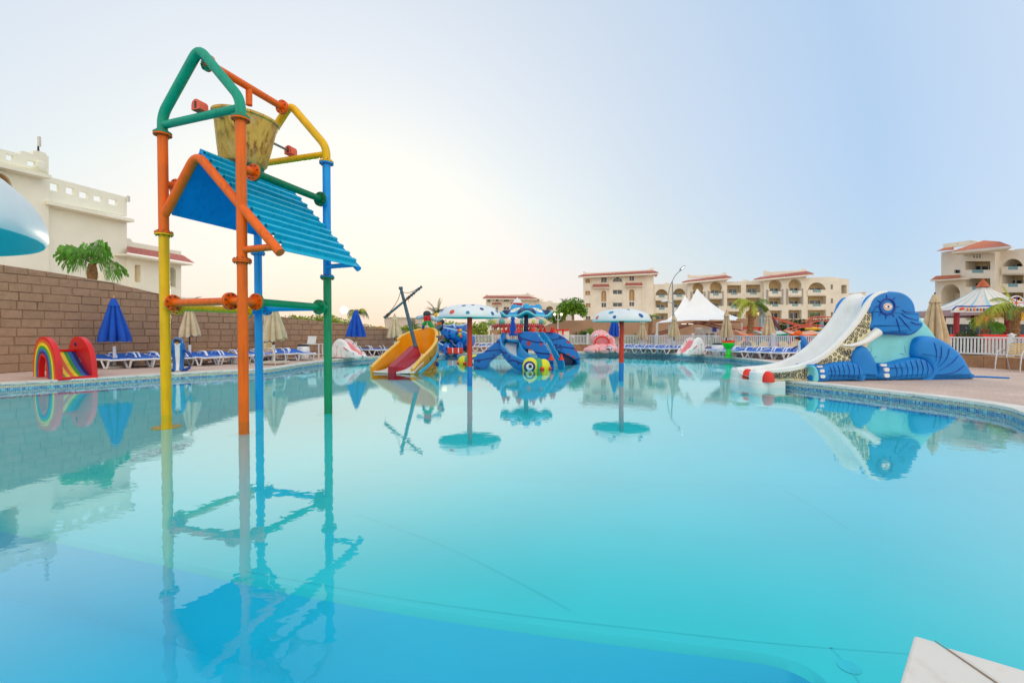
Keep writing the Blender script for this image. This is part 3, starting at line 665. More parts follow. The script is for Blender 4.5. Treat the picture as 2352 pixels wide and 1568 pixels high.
# ------------------------------------------------------------ sun loungers
m_mattr = mat('blue_sling', lin(16, 104, 206), .7, .1, 4, .2, 80)
def make_lounger():
    t = empty('sun_lounger', (0, 0, 0), 'white plastic sun lounger with blue sling', 'sun lounger', 'white and blue sun loungers on the deck')
    Lh = .95; W_ = .30; h = .30                       # foot end at +x, head at -x
    f = MB()
    for s_ in (-1, 1):
        f.tube(smooth_path([(Lh, s_ * W_, h - .03), (Lh - .1, s_ * W_, h), (0, s_ * W_, h), (-Lh, s_ * W_, h + .0)], 3), .032, 8, m_plastic, sz=.85)
    for x in (Lh - .01, -Lh + .01, .15): f.tube([(x, -W_, h - .01), (x, W_, h - .01)], .028, 8, m_plastic)
    obj('frame', f, t)
    for s_ in (-1, 1):
        for x0 in (.62, -.5):                # legs splay into a V
            g_ = MB(); g_.tube([(x0 + .22, s_ * W_, h - .03), (x0 + .10, s_ * W_, .03), (x0 - .04, s_ * W_, .03), (x0 - .22, s_ * W_, h - .03)], .028, 8, m_plastic); obj('leg', g_, t)
        a_ = MB(); a_.tube(smooth_path([(-.02, s_ * (W_ + .035), h), (-.16, s_ * (W_ + .035), h + .16), (-.24, s_ * (W_ + .035), h + .19), (-.46, s_ * (W_ + .035), h + .19), (-.53, s_ * (W_ + .035), h + .16), (-.64, s_ * (W_ + .035), h)], 3), .027, 8, m_plastic, sz=.8); obj('armrest', a_, t)
    sg = MB(); sg.poly([(Lh - .04, -W_ + .02, h + .015), (Lh - .04, -W_ + .02, h + .035), (-.1, -W_ + .02, h + .03), (-.1, -W_ + .02, h + .01)], (0, 2 * W_ - .04, 0), m_mattr); obj('seat_sling', sg, t)
    ln = .12
    bs = MB(); bs.poly([(-.1, -W_ + .03, h + .012), (-.1, -W_ + .03, h + .034), (-Lh + .02, -W_ + .03, h + .034 + ln), (-Lh + .02, -W_ + .03, h + .01 + ln)], (0, 2 * W_ - .06, 0), m_mattr); obj('back_sling', bs, t)
    bf = MB()
    for s_ in (-1, 1): bf.tube([(-.1, s_ * (W_ - .03), h), (-Lh - .02, s_ * (W_ - .03), h + ln)], .018, 8, m_plastic)
    bf.tube([(-Lh - .02, -W_ + .03, h + ln), (-Lh - .02, W_ - .03, h + ln)], .018, 8, m_plastic); obj('back_frame', bf, t)
    return t
pl = make_lounger(); used = False
LG = [  # px of the middle, depth, heading in degrees, label
    (243, 15.0, -22, 'sun lounger right beside the rainbow slide, under the gold knobbed blue parasol'),
    (297, 15.35, -22, 'second sun lounger from the rainbow slide, just right of the blue parasol sleeve'),
    (340, 15.75, -24, 'sun lounger just left of the yellow tower leg, third from the rainbow slide'),
    (391, 16.1, -24, 'sun lounger between the yellow tower leg and the left penguin statue'),
    (456, 16.5, -26, 'sun lounger right beside the left penguin statue'),
    (497, 17.1, -26, 'sun lounger left of the orange tower leg, nearer of the pair'),
    (528, 17.6, -28, 'sun lounger touching the orange tower leg from the left'),
    (581, 18.3, -30, 'sun lounger between the orange and blue tower legs'),
    (618, 19.0, -32, 'sun lounger behind the metal armchair, left one'),
    (652, 19.5, -34, 'sun lounger behind the beige parasol base right of the armchair'),
    (684, 19.6, -36, 'sun lounger in front of the round white bin left of the green tower leg'),
    (843, 23.6, -30, 'sun lounger just right of the left rabbit slide'), (868, 24.2, -30, 'sun lounger half way between rabbit slide and beige parasol'), (897, 24.8, -30, 'sun lounger under the beige parasol left of the boat slide'),
    (1092, 29.0, 205, 'white sun lounger behind the left mushroom pole'), (1108, 29.2, 205, 'sun lounger between mushroom pole and octopus slide, first one'), (1128, 29.3, 205, 'sun lounger close to the left arm of the octopus slide'),
    (1424, 27.0, 200, 'sun lounger right behind the second red mushroom pole'), (1447, 26.9, 200, 'sun lounger first to the right of the second mushroom pole'), (1470, 26.6, 200, 'sun lounger standing under the small beige parasol'),
    (1493, 26.3, 200, 'sun lounger just right of the small beige parasol'), (1517, 25.9, 200, 'sun lounger in the middle between two small tan parasols'), (1543, 25.4, 200, 'sun lounger under the parasol beside the right rabbit slide'),
    (1627, 24.0, 202, 'sun lounger at the rear of the right rabbit slide'), (1668, 22.9, 202, 'sun lounger behind the green bowl'), (1697, 22.3, 204, 'sun lounger just right of the green bowl'),
    (1722, 21.6, 204, 'sun lounger in the middle of the row right of the green bowl'), (1760, 20.9, 206, 'sun lounger in front of the crumpled tan parasol'), (1786, 20.5, 206, 'sun lounger second from the right penguin statue'), (1812, 20.1, 206, 'sun lounger partly hidden by the right penguin statue'),
    (1741, 22.6, 204, 'sun lounger in the second line behind the row, left of the crumpled tan parasol'), (1805, 21.9, 206, 'sun lounger in the second line behind the right penguin statue')]
for px, Y, hd, lab in LG:
    p = at_px(px, Y); place(pl, used, p, R(hd + random.uniform(-5, 5)), random.uniform(.97, 1.02), lab); used = True

# ------------------------------------------------------------ metal armchairs with wooden slats
m_alu = mat('polished_tube', lin(208, 208, 210), .28, .06, 4, metal=.75); m_slat = mat('pale_slat', lin(232, 200, 140), .6, .14, 10)
def make_chair(lab):
    t = empty('garden_armchair', (0, 0, 0), lab, 'chair', 'metal armchairs with wooden slats')
    for s_ in (-1, 1):
        f = MB(); y = s_ * .27
        f.tube(smooth_path([(.30, y, 0), (.27, y, .3), (.22, y, .52), (.08, y, .62), (-.1, y, .60), (-.24, y, .45)], 5), .016, 10, m_alu); obj('arm_leg', f, t)
        f = MB(); f.tube([(.25, y * .9, .4), (-.18, y * .9, .38), (-.30, y * .9, 0)], .014, 8, m_alu); obj('rear_leg', f, t)
    f = MB(); f.tube(smooth_path([(-.15, -.25, .36), (-.27, -.25, .7), (-.31, -.18, .82), (-.33, 0, .86), (-.31, .18, .82), (-.27, .25, .7), (-.15, .25, .36)], 6), .018, 10, m_alu); obj('back_frame', f, t)
    for k in range(6):
        f = MB(); f.box((.2 - k * .072, 0, .405 - k * .003), (.05, .48, .014), m_slat); obj('seat_slat', f, t, smooth=False)
    for k in range(5):
        f = MB(); z = .5 + k * .07; f.box((-.185 - (z - .36) * .30 + .03, 0, z), (.014, .48, .048), m_slat); obj('back_slat', f, t, smooth=False)
    return t
ch = make_chair('white metal armchair standing beside the beige parasol base, facing right'); ch.location = at_px(628, 16.3); ch.rotation_euler = (0, 0, R(-12))
ch2 = copy_tree(ch); ch2.location = at_px(2330, 13.7); ch2.rotation_euler = (0, 0, R(196)); ch2.scale = (1.05,) * 3; ch2['label'] = 'metal armchair with pale wooden slats at the right edge, before the railing'

# ------------------------------------------------------------ bins, side table, bowl
def bin_(lab, loc, r=.28):
    t = empty('deck_bin', loc, lab, 'bin', 'round white bins among the loungers')
    b = MB(); b.lathe([(.001, 0), (r * .8, 0), (r * .98, .15), (r, .35), (r * .93, .52), (r * .86, .55)], loc, 28, m_plastic); obj('body', b, t)
    b = MB(); b.lathe([(r * .9, .55), (r * .9, .60), (r * .6, .64), (.001, .65)], loc, 28, mat('black_lid', lin(40, 42, 46), .5, .1)); obj('lid', b, t)
bin_('round white bin with a black lid, beside the white side table', at_px(697, 20.9)); bin_('round white bin with a black lid, left of the green bowl', at_px(1648, 23.6))
loc = at_px(719, 21.3); t = empty('side_table', loc, 'white slatted side table with a tilted board on top, against the brown wall', 'table')
for x in (-.36, .36):
    for y in (-.2, .2): b = MB(); b.box(loc + Vector((x, y, .33)), (.045, .045, .66), m_white); obj('leg', b, t, smooth=False)
for z in (.16, .64):
    for k in range(5): b = MB(); b.box(loc + Vector((0, -.2 + k * .1, z)), (.80, .075, .025), m_white); obj('shelf_slat', b, t, smooth=False)
loc2 = loc + Vector((-.05, .0, .665)); b = MB(); b.box((0, 0, .17), (.42, .03, .36), m_white, M=Matrix.Rotation(R(-16), 3, 'X'), ); o = obj('board', b, None, 'white board leaning on top of the side table by the brown wall', 'board', smooth=False, bev=.005); o.location = loc2; o.rotation_euler = (0, 0, R(-10))
loc = at_px(1673, 21.5); t = empty('drinking_bowl', loc, 'bright green pedestal bowl with a wavy red rim on the far deck', 'pedestal bowl')
mg = mat('bright_green_gelcoat', lin(20, 214, 40), .35, .05); mo = mat('red_orange_gelcoat', lin(240, 70, 30), .35, .05)
b = MB(); b.lathe([(.001, 0), (.19, .0), (.19, .03), (.11, .07), (.10, .12), (.13, .15), (.10, .19), (.10, .42), (.16, .47), (.24, .55), (.28, .66), (.28, .70), (.25, .70)], loc, 32, mg); obj('pedestal', b, t)
b = MB(); b.lathe([(.28, .69), (.27, .74), (.29, .80), (.24, .77), (.15, .74), (.001, .73)], loc, 40, mo, fn=lambda r, z, a: (r, z + (.035 * math.sin(3 * a + 1) if z > .72 and r > .2 else 0))); obj('red_rim', b, t)

# ------------------------------------------------------------ penguin-like dolphin statues
m_db = mat('dolphin_blue', lin(10, 116, 196), .35, .10, 2.5, .03, 10, coat=.1); m_dn = mat('dolphin_navy', lin(6, 64, 150), .4, .1); m_belly = mat('belly_white', lin(232, 236, 240), .4, .05); m_blk = mat('black_gloss', lin(24, 22, 22), .3, .1); m_beak = mat('beak_orange', lin(236, 140, 30), .4, .1)
def statue(lab):
    t = empty('dolphin_statue', (0, 0, 0), lab, 'statue', 'standing blue dolphin statues on the deck')
    sp_l = smooth_path([(0, 0, 0), (-.03, 0, .12), (-.06, 0, .3), (-.08, 0, .55), (-.07, 0, .75), (-.02, 0, .9), (.05, 0, .98), (.13, 0, .99)], 4)
    rad = [.17, .15, .145, .19, .20, .18, .15, .07]; rs = []
    for i in range(len(sp_l)):
        u = i / 4; a = int(min(u, 6)); rs.append(rad[a] + (rad[min(a + 1, 7)] - rad[a]) * (u - a))
    b = MB(); b.tube(sp_l, rs, 24, m_db); obj('body', b, t)
    bl = MB(); k = len(sp_l) - 7; bl.tube([p + Vector((rs[i] * .62, 0, 0)) for i, p in enumerate(sp_l[:k])], [r * .47 for r in rs[:k]], 14, m_belly); obj('belly', bl, t)
    q = MB(); q.lathe([(.09, 0), (.065, .09), (.035, .17), (.001, .22)], n=16, m=m_blk, M=Matrix.Translation((0, 0, 0)).to_3x3() @ Matrix.Rotation(R(80), 3, 'Y')); q.v = [v + Vector((.12, 0, 1.0)) for v in q.v]; bk_ = obj('beak', q, t)
    q = MB(); q.lathe([(.06, 0), (.04, .09), (.001, .19)], n=12, m=m_beak, M=Matrix.Rotation(R(100), 3, 'Y')); q.v = [v + Vector((.12, 0, .962)) for v in q.v]; obj('lower_beak', q, t)
    for s_ in (-1, 1):
        q = MB(); q.tube(smooth_path([(-.02, s_ * .15, .70), (.08, s_ * .27, .62), (.15, s_ * .36, .50), (.16, s_ * .40, .44)], 4), [.055, .06, .065, .068, .07, .07, .068, .06, .05, .04, .03, .02, .01], 12, m_dn, sz=.5); obj('flipper', q, t)
        q = MB(); q.tube([(0, s_ * .08, .05), (.05, s_ * .2, .04), (.0, s_ * .30, .10), (-.05, s_ * .33, .2)], [.09, .08, .06, .015], 12, m_dn, sz=.7); obj('tail_fluke', q, t)
        q = MB(); q.ball((.045, s_ * .128, .95), (.034, .02, .034), 12, m_belly); e = obj('eye', q, t); q = MB(); q.ball((.052, s_ * .142, .95), (.018, .012, .022), 10, m_blk); obj('pupil', q, e)
    q = MB(); q.tube([(-.2, 0, .62), (-.34, 0, .48), (-.42, 0, .38)], [.07, .05, .01], 10, m_dn, sz=1.0, sx=.35); obj('back_fin', q, t)
    return t
d1 = statue('upright blue dolphin statue with white belly, standing right of the yellow tower leg'); d1.location = at_px(409, 13.75); d1.rotation_euler = (0, 0, R(-62)); d1.scale = (.92,) * 3
d2 = copy_tree(d1); d2.location = at_px(1841, 17.6); d2.rotation_euler = (0, 0, R(188)); d2.scale = (.95,) * 3; d2['label'] = 'upright blue dolphin statue seen from the side behind the elephant slide chute'
# ------------------------------------------------------------ elephant slide
def z24(x, y): return (2900 + x / 2.24) / 1.7415, (1120 + y / 2.24) / 1.7415
EO = Vector((5.72, 10.8, 0)); EU = Vector((5.83, .65, 0)).normalized(); EW = Vector((-EU.y, EU.x, 0))
def E_(x, y, w=0.0):
    px, py = z24(x, y); return VP(px, py, EO, EU) + EW * w
def E2(x, y, w=0.0):                        # traced where it stands, w metres behind the near side
    px, py = z24(x, y); return VP(px, py, EO + EW * w, EU)
el = empty('elephant_slide', EO + EU * 3 + Vector((0, 0, DZ)), 'big blue elephant water slide with a white chute down its spotted trunk', 'water slide')
m_eb = mat('elephant_blue', lin(4, 130, 214), .42, .10, 1.6, .06, 14, spec=.35); m_en = mat('elephant_navy', lin(0, 62, 160), .45, .1); m_et = mat('elephant_turquoise', lin(128, 220, 226), .45, .12, 1.3, .05, 14)
m_ew = mat('chute_white', lin(238, 240, 238), .28, .05, 2, coat=.2); m_ec = mat('trunk_cream', lin(234, 224, 182), .45, .08, 4); m_ering = mat('sucker_ink', lin(44, 60, 70), .5, .1); m_er = mat('nose_red', lin(232, 40, 14), .35, .05)
ppx = lambda pts: smooth_path([(x, y, 0) for x, y in pts], 4, True)
def puff(pts, w0, w1, m, nm, rnd=.10, par=None, n=4, mb=None):
    """closed outline in the elephant's plane, rounded towards the viewer; w0 near side, w1 far side"""
    ol = [E_(p.x, p.y, 0) for p in ppx(pts)]; c = sum(ol, Vector()) / len(ol); k = len(ol)
    vs = []; fs = []
    rings = []
    for i in range(n + 1):
        a = math.pi / 2 * i / n; ins = (1 - math.cos(a)) * rnd; dw = math.sin(a) * rnd
        ring = []
        for j, p in enumerate(ol):
            t_ = (ol[(j + 1) % k] - ol[j - 1]); nn = Vector((-(t_.z), 0, 0)); tu = t_.dot(EU); tz = t_.z; l = math.hypot(tu, tz) or 1
            nv = EU * (-tz / l) + Vector((0, 0, tu / l)); 
            ring.append((p, nv))
        rings.append((ins, dw, ring))
    ar = sum(ol[i - 1].dot(EU) * ol[i].z - ol[i].dot(EU) * ol[i - 1].z for i in range(k)); sg = 1 if ar > 0 else -1
    b = mb or MB()
    for ins, dw, ring in rings: vs += [p + nv * ins * sg + EW * (w0 + rnd - dw) for p, nv in ring]
    vs += [p + EW * w1 for p in ol]
    nr = n + 1
    fs += [(k * i + j, k * i + (j + 1) % k, k * (i + 1) + (j + 1) % k, k * (i + 1) + j) for i in range(n) for j in range(k)]
    fs += [(j, (j + 1) % k, nr * k + (j + 1) % k, nr * k + j) for j in range(k)]
    b.add(vs, fs, m); b.add(vs[n * k:(n + 1) * k], tessellate_polygon([ol]), m)
    if mb is None: return obj(nm, b, par or el)
def stroke(pts, w, m, nm, r=.016, par=None, k=4, taper=True):
    r = r * .62 if r > .01 else r
    pp = smooth_path([E_(x, y, w) for x, y in pts], k); rs = [r * (1 - (.75 * abs(2 * i / (len(pp) - 1) - .75) ** 1.6 if taper else 0)) for i in range(len(pp))]
    b = MB(); b.tube(pp, [max(.003, q) for q in rs], 6, m); return obj(nm, b, par or el)
body = puff([(1280, 470), (1330, 380), (1690, 225), (1775, 300), (1875, 415), (1975, 548), (2060, 650), (2140, 780), (2190, 878), (1700, 880), (1100, 885), (1160, 700)], .10, 1.0, m_et, 'body', .12)
# back ridge in darker blue down to the tail
bb = MB(); bb.tube([E_(x, y, .5) for x, y in [(1690, 252), (1755, 322), (1860, 432), (1978, 552), (2062, 652), (2142, 782), (2196, 872)]], .05, 8, m_eb, sx=1.0); obj('back_ridge', bb, el)
hip = puff([(1690, 690), (1688, 600), (1705, 545), (1735, 512), (1800, 500), (1880, 512), (1960, 548), (2050, 612), (2120, 690), (2175, 790), (2206, 886), (1960, 888), (1730, 886), (1790, 850), (1812, 800), (1795, 750), (1750, 712)], -.10, .5, m_eb, 'thigh', .14)
for pts in ([(1835, 560), (1855, 640), (1850, 730)], [(1900, 590), (1895, 690), (1865, 760)], [(1970, 610), (1945, 700), (1870, 780)], [(2050, 675), (1990, 740), (1880, 810)], [(2100, 765), (2020, 820), (1880, 845)]):
    stroke(pts, -.105, m_en, 'crease', .018, hip)
# hind foot
hf = puff([(1345, 820), (1350, 760), (1380, 742), (1460, 742), (1560, 715), (1680, 692), (1760, 712), (1805, 760), (1815, 820), (1785, 878), (1640, 890), (1345, 890)], -.16, .3, m_eb, 'hind_leg', .13)
for x0, y0, y1 in ((1460, 745, 885), (1505, 735, 885), (1555, 722, 885), (1600, 712, 885), (1645, 702, 884), (1690, 698, 880), (1735, 706, 870), (1780, 738, 850)):
    stroke([(x0, y0), (x0 + 26, (y0 + y1) / 2), (x0 + 8, y1 - 5)], -.165, m_en, 'crease', .014, hf)
for x, y, sx_, sy_ in ((1362, 757, 26, 11), (1388, 797, 22, 17), (1390, 848, 22, 18)):
    b = MB(); ol = [E_(x + sx_ * math.copysign(abs(math.cos(a)) ** .5, math.cos(a)), y + sy_ * math.copysign(abs(math.sin(a)) ** .5, math.sin(a)), -.185) for a in [2 * math.pi * i / 16 for i in range(16)]]; b.poly(ol, EW * .04, m_belly); obj('toenail', b, hf)
# front knee and front leg
kn = puff([(1105, 760), (1120, 660), (1160, 600), (1205, 584), (1255, 605), (1310, 690), (1345, 780), (1350, 886), (1230, 890), (1120, 888)], -.14, .4, m_eb, 'front_thigh', .15)
fl_ = puff([(780, 890), (770, 780), (840, 765), (930, 740), (1010, 728), (1080, 725), (1140, 745), (1185, 790), (1198, 850), (1180, 890)], -.20, .3, m_eb, 'front_leg', .13)
ft = puff([(715, 757), (760, 752), (830, 760), (862, 790), (872, 850), (860, 896), (735, 899), (740, 830), (735, 790)], -.235, .3, m_eb, 'front_foot', .08)
sole = puff([(712, 762), (738, 765), (762, 800), (772, 850), (768, 897), (732, 899), (738, 830), (730, 790)], -.245, .3, m_et, 'sole', .03)
for x0, y0, y1 in ((875, 760, 893), (905, 750, 893), (945, 742, 893), (985, 735, 893), (1030, 732, 893), (1075, 730, 893), (1120, 740, 890)):
    stroke([(x0, y0), (x0 + 22, (y0 + y1) / 2), (x0 + 5, y1 - 5)], -.205, m_en, 'crease', .013, fl_)
for x, y, sx_, sy_ in ((775, 769, 24, 7), (796, 805, 19, 14), (802, 854, 19, 15)):
    b = MB(); ol = [E_(x + sx_ * math.copysign(abs(math.cos(a)) ** .5, math.cos(a)), y + sy_ * math.copysign(abs(math.sin(a)) ** .5, math.sin(a)), -.262) for a in [2 * math.pi * i / 16 for i in range(16)]]; b.poly(ol, EW * .04, m_belly); obj('toenail', b, ft)
for pts in ([(1345, 600), (1335, 660), (1325, 715)], [(1335, 722), (1380, 690), (1420, 682)], [(1640, 580), (1650, 640), (1668, 680)], [(1590, 660), (1630, 665), (1665, 685)]): stroke(pts, .105, mat('crease_teal', lin(20, 140, 176), .5), 'crease', .016, body)
# head and ear
hd = puff([(1268, 300), (1272, 230), (1300, 165), (1350, 125), (1415, 106), (1490, 103), (1565, 112), (1625, 140), (1668, 185), (1690, 240), (1697, 285), (1725, 287), (1733, 340), (1730, 368), (1757, 375), (1758, 412), (1725, 450), (1680, 478), (1625, 496), (1590, 482), (1500, 478), (1420, 484), (1345, 484), (1318, 500), (1330, 462), (1300, 432), (1275, 420), (1300, 365), (1296, 310)], -.06, .16, m_eb, 'head', .07)
for pts in ([(1318, 480), (1420, 476), (1540, 486), (1625, 490), (1690, 470), (1754, 415)],): stroke(pts, -.03, m_en, 'ear_edge', .03, hd)
for pts in ([(1562, 268), (1600, 288), (1695, 287)], [(1555, 300), (1620, 340), (1730, 366)], [(1535, 325), (1600, 400), (1650, 455)], [(1510, 345), (1535, 420), (1548, 478)], [(1640, 372), (1690, 395), (1750, 402)]): stroke(pts, -.065, m_en, 'ear_fold', .022, hd)
for pts in ([(1362, 222), (1330, 245), (1300, 300), (1300, 360)],): stroke(pts, -.06, m_en, 'cheek_fold', .018, hd)
c = E_(1433, 240, -.065); b = MB(); ringp = [c + EU * .20 * math.cos(a) + Vector((0, 0, .19 * math.sin(a))) for a in [2 * math.pi * i / 28 for i in range(28)]]; b.tube(ringp, .024, 8, m_en, closed=True); obj('eye_socket', b, hd)
for a in (0, 50, 95, 150, 180, 225, 262, 305):
    a = R(a); p0 = c + EU * .21 * math.cos(a) + Vector((0, 0, .20 * math.sin(a))); p1 = c + EU * .33 * math.cos(a) + Vector((0, 0, .31 * math.sin(a))); b = MB(); b.tube([p0, p0.lerp(p1, .5), p1], [.014, .012, .004], 6, m_en); obj('eye_wrinkle', b, hd)
def disc(c, ru, rz, m, nm, par, dw=0.0, n=24, almond=False, th=.012):
    b = MB(); pts = []
    for i in range(n):
        a = 2 * math.pi * i / n; pts.append(c + EU * ru * math.cos(a) + Vector((0, 0, rz * (math.sin(a) * (abs(math.sin(a)) ** .6 if almond else 1)))) + EW * dw)
    b.poly(pts, EW * th, m); return obj(nm, b, par)
ey = disc(c, .125, .09, mat('eye_lid_cream', lin(226, 216, 206), .4), 'eye', hd, -.012)
disc(c, .122, .056, m_er, 'eye_rim', ey, -.018, almond=True); disc(c, .108, .045, m_belly, 'eye_white', ey, -.024, almond=True); disc(c, .026, .026, m_blk, 'pupil', ey, -.030)
# far ear, seen beyond the chute
b = MB(); fe_ = [E2(x, y, 1.0) for x, y in [(1028, 320), (1028, 250), (1050, 200), (1090, 160), (1135, 150), (1250, 150), (1350, 300), (1200, 420)]]; b.poly(smooth_path(fe_, 4, True), EW * .15, m_eb); obj('far_ear', b, el)
# chute: near rail traced, swept across its width
rail = smooth_path([E_(x, y, 0) for x, y in [(1440, 101), (1370, 112), (1310, 150), (1262, 208), (1205, 300), (1140, 392), (1050, 495), (940, 605), (810, 697), (660, 758), (520, 786), (400, 797), (300, 805), (262, 812)]], 5)
WD = .74; nr = len(rail); b = MB()
sec = [(-.05, -.10), (-.055, -.015), (-.03, .015), (.02, .02), (.055, 0), (.075, -.06), (.10, -.20), (.17, -.29), (.30, -.33), (WD / 2, -.335)]
sec = sec + [(WD - a, z) for a, z in reversed(sec[:-1])]
vs = []
for i, p in enumerate(rail):
    t_ = (rail[min(i + 1, nr - 1)] - rail[max(i - 1, 0)]).normalized(); up_ = EW.cross(t_).normalized(); up_ = up_ if up_.z > 0 else -up_
    u = i / (nr - 1); dep = .25 + .75 * min(1, u * 4); dep *= 1 if u < .75 else 1 - (u - .75) * 2.2
    vs += [p + EW * a + (up_ * z * (dep if z < -.02 else 1)) for a, z in sec]
ns = len(sec); b.add(vs, [(i * ns + j, i * ns + j + 1, (i + 1) * ns + j + 1, (i + 1) * ns + j) for i in range(nr - 1) for j in range(ns - 1)], m_ew)
chute = obj('chute', b, el)
for (x, y, m, nm) in ((1197, 224, m_er, 'red_spot'), (1237, 174, mat('spot_blue', lin(14, 60, 170), .4), 'blue_spot')):
    c = E2(x, y, .56); b = MB(); b.tube([c, c + EW * .10], .052, 20, m); obj(nm, b, chute)
# trunk side, cream with raised suckers
low = [(1296, 235), (1302, 290), (1302, 360), (1275, 440), (1330, 470), (1290, 530), (1240, 585), (1150, 700), (1100, 760), (900, 770), (870, 800), (860, 895), (385, 897), (300, 897)]
upr = [(1270, 235), (1245, 290), (1200, 368), (1155, 428), (1090, 500), (1010, 585), (930, 655), (820, 735), (740, 770), (620, 800), (520, 812), (430, 818), (390, 822), (300, 826)]
trunk = puff([(1272, 232), (1250, 275), (1205, 350), (1160, 415), (1090, 495), (1010, 578), (930, 650), (830, 722), (700, 772), (560, 798), (430, 808), (320, 815), (300, 897), (600, 898), (900, 896), (1120, 800), (1200, 700), (1290, 560), (1330, 480), (1290, 440), (1304, 360), (1302, 290), (1290, 240)], -.035, .05, m_ec, 'trunk_side', .03)
m_seam = mat('trunk_seam', lin(222, 204, 164), .5, .1)
def ringm(c, r, sq, rot, dw=-.042):
    b = MB(); ol = [c + EW * dw + (EU * math.cos(rot) + Vector((0, 0, math.sin(rot)))) * (r * math.cos(a)) + (EU * -math.sin(rot) + Vector((0, 0, math.cos(rot)))) * (r * sq * math.sin(a)) for a in [2 * math.pi * i / 12 for i in range(12)]]
    b.tube(ol, .0075, 5, m_ering, closed=True); b.ball(c + EW * (dw - .002), (.009, .006, .009), 6, m_ering); return b
rr = random.Random(4); cols = []
# seams and sucker columns: [top point, bottom point, count]
for (ax_, ay, bx, by, kk) in [(1262, 248, 1285, 250, 1), (1252, 285, 1292, 282, 1), (1222, 318, 1290, 320, 2), (1212, 345, 1292, 352, 2), (1180, 372, 1285, 398, 3), (1165, 402, 1280, 430, 4), (1138, 432, 1262, 470, 4), (1110, 462, 1225, 502, 3), (1085, 490, 1180, 520, 3), (1060, 518, 1170, 545, 3), (1040, 545, 1120, 570, 2), (1008, 605, 1110, 665, 4), (985, 622, 1118, 705, 4), (950, 655, 1110, 735, 4), (915, 682, 1065, 745, 4), (880, 705, 1020, 755, 4), (850, 718, 960, 762, 4), (820, 738, 920, 775, 3), (790, 745, 870, 775, 3), (770, 755, 828, 775, 2),
                              (712, 785, 712, 880, 4), (690, 800, 690, 882, 3), (655, 802, 655, 882, 3), (620, 810, 620, 880, 3), (588, 815, 588, 880, 3), (555, 820, 555, 878, 3), (520, 822, 520, 878, 3), (490, 825, 490, 880, 3), (460, 826, 460, 878, 3), (430, 828, 430, 878, 3), (402, 828, 402, 876, 3), (1085, 620, 1140, 655, 2), (1040, 645, 1130, 690, 3), (1225, 545, 1285, 520, 3), (1200, 575, 1240, 560, 2)]:
    for i in range(kk):
        t_ = (i + .5) / kk; x = ax_ + (bx - ax_) * t_ + rr.uniform(-3, 3); y = ay + (by - ay) * t_ + rr.uniform(-3, 3)
        b = ringm(E_(x, y, 0), rr.uniform(.031, .040), rr.uniform(.75, 1), rr.uniform(-.6, .6)); obj('sucker', b, trunk, smooth=True, fix=False)
for (x0, y0, x1, y1) in [(1240, 268, 1296, 262), (1215, 335, 1298, 336), (1188, 362, 1296, 378), (1170, 388, 1288, 418), (1145, 418, 1272, 452), (1122, 448, 1245, 488), (1098, 478, 1205, 512), (1070, 505, 1178, 535), (1045, 532, 1150, 562), (995, 595, 1120, 632), (975, 618, 1130, 690), (935, 650, 1118, 735), (900, 690, 1080, 752), (868, 715, 1010, 762), (838, 728, 945, 772), (805, 742, 895, 790), (735, 780, 736, 890), (702, 782, 702, 892), (672, 792, 672, 893), (638, 800, 638, 893), (604, 802, 604, 893), (572, 806, 572, 894), (538, 808, 538, 894), (505, 810, 505, 894), (475, 812, 475, 895), (445, 814, 445, 895), (416, 816, 416, 895)]:
    stroke([(x0, y0), ((x0 + x1) / 2 + 4, (y0 + y1) / 2 - 3), (x1, y1)], -.036, m_seam, 'trunk_seam', .007, trunk, 3, False)
# tusk
tk = smooth_path([E_(x, y, -.09) for x, y in [(1338, 462), (1300, 492), (1245, 535), (1180, 566), (1110, 582), (1034, 584)]], 4); rs = [.115 - .095 * (i / (len(tk) - 1)) ** 1.1 for i in range(len(tk))]
b = MB(); b.tube(tk, rs, 14, m_ew); tko = obj('tusk', b, el); b = MB(); b.ball(tk[-1] + EW * -.01, .026, 10, m_ew); obj('tusk_knob', b, tko)
# nose over the water
for w, lab in ((-.08, 'near'), (WD - .06, 'far')):
    b = MB(); c = E_(330, 868, 0); c = Vector((c.x, c.y, 0)) + EW * (w + .07)
    nz = E_(330, 856, 0).z
    b.lathe([(.001, .25), (.08, .24), (.13, .20), (.16, .10), (.165, 0), (.001, 0)], Vector((c.x + .06, c.y - .09, nz - .135)), 24, m_er); obj('nostril', b, el)
    b = MB(); b.lathe([(.001, .235), (.16, .23), (.205, .18), (.215, .0), (.21, -.02), (.225, -.03), (.225, -.30), (.001, -.30)], Vector((c.x - .05, c.y + .05 * (1 if w < .2 else 1), nz - .10)), 28, m_ew); obj('nose_lobe', b, el)
b = MB(); bx0 = E_(255, 890, 0); bx1 = E_(520, 890, 0)
for z0, z1, gx in ((-.25, .135, 0), (.135, .16, .02)):
    pts = [Vector((bx0.x + .08 + gx, bx0.y, z0)) - EW * .05, Vector((bx1.x, bx1.y, z0)) - EW * .08, Vector((bx1.x, bx1.y, z0)) + EW * (WD + .1), Vector((bx0.x + .02 + gx, bx0.y, z0)) + EW * (WD + .08)]
    b.poly(pts, (0, 0, z1 - z0), m_ew)
obj('nose_plinth', b, el, smooth=False, bev=.02)
b = MB(); pts = [G(2218, 866), G(2262, 867), G(2318, 869.5)]; b.tube([p + Vector((0, 0, .02)) for p in pts], [.03, .025, .02], 8, m_eb, sx=1.6); obj('tail_hose', b, None, 'flat blue hose lying on the deck behind the elephant slide', 'hose')

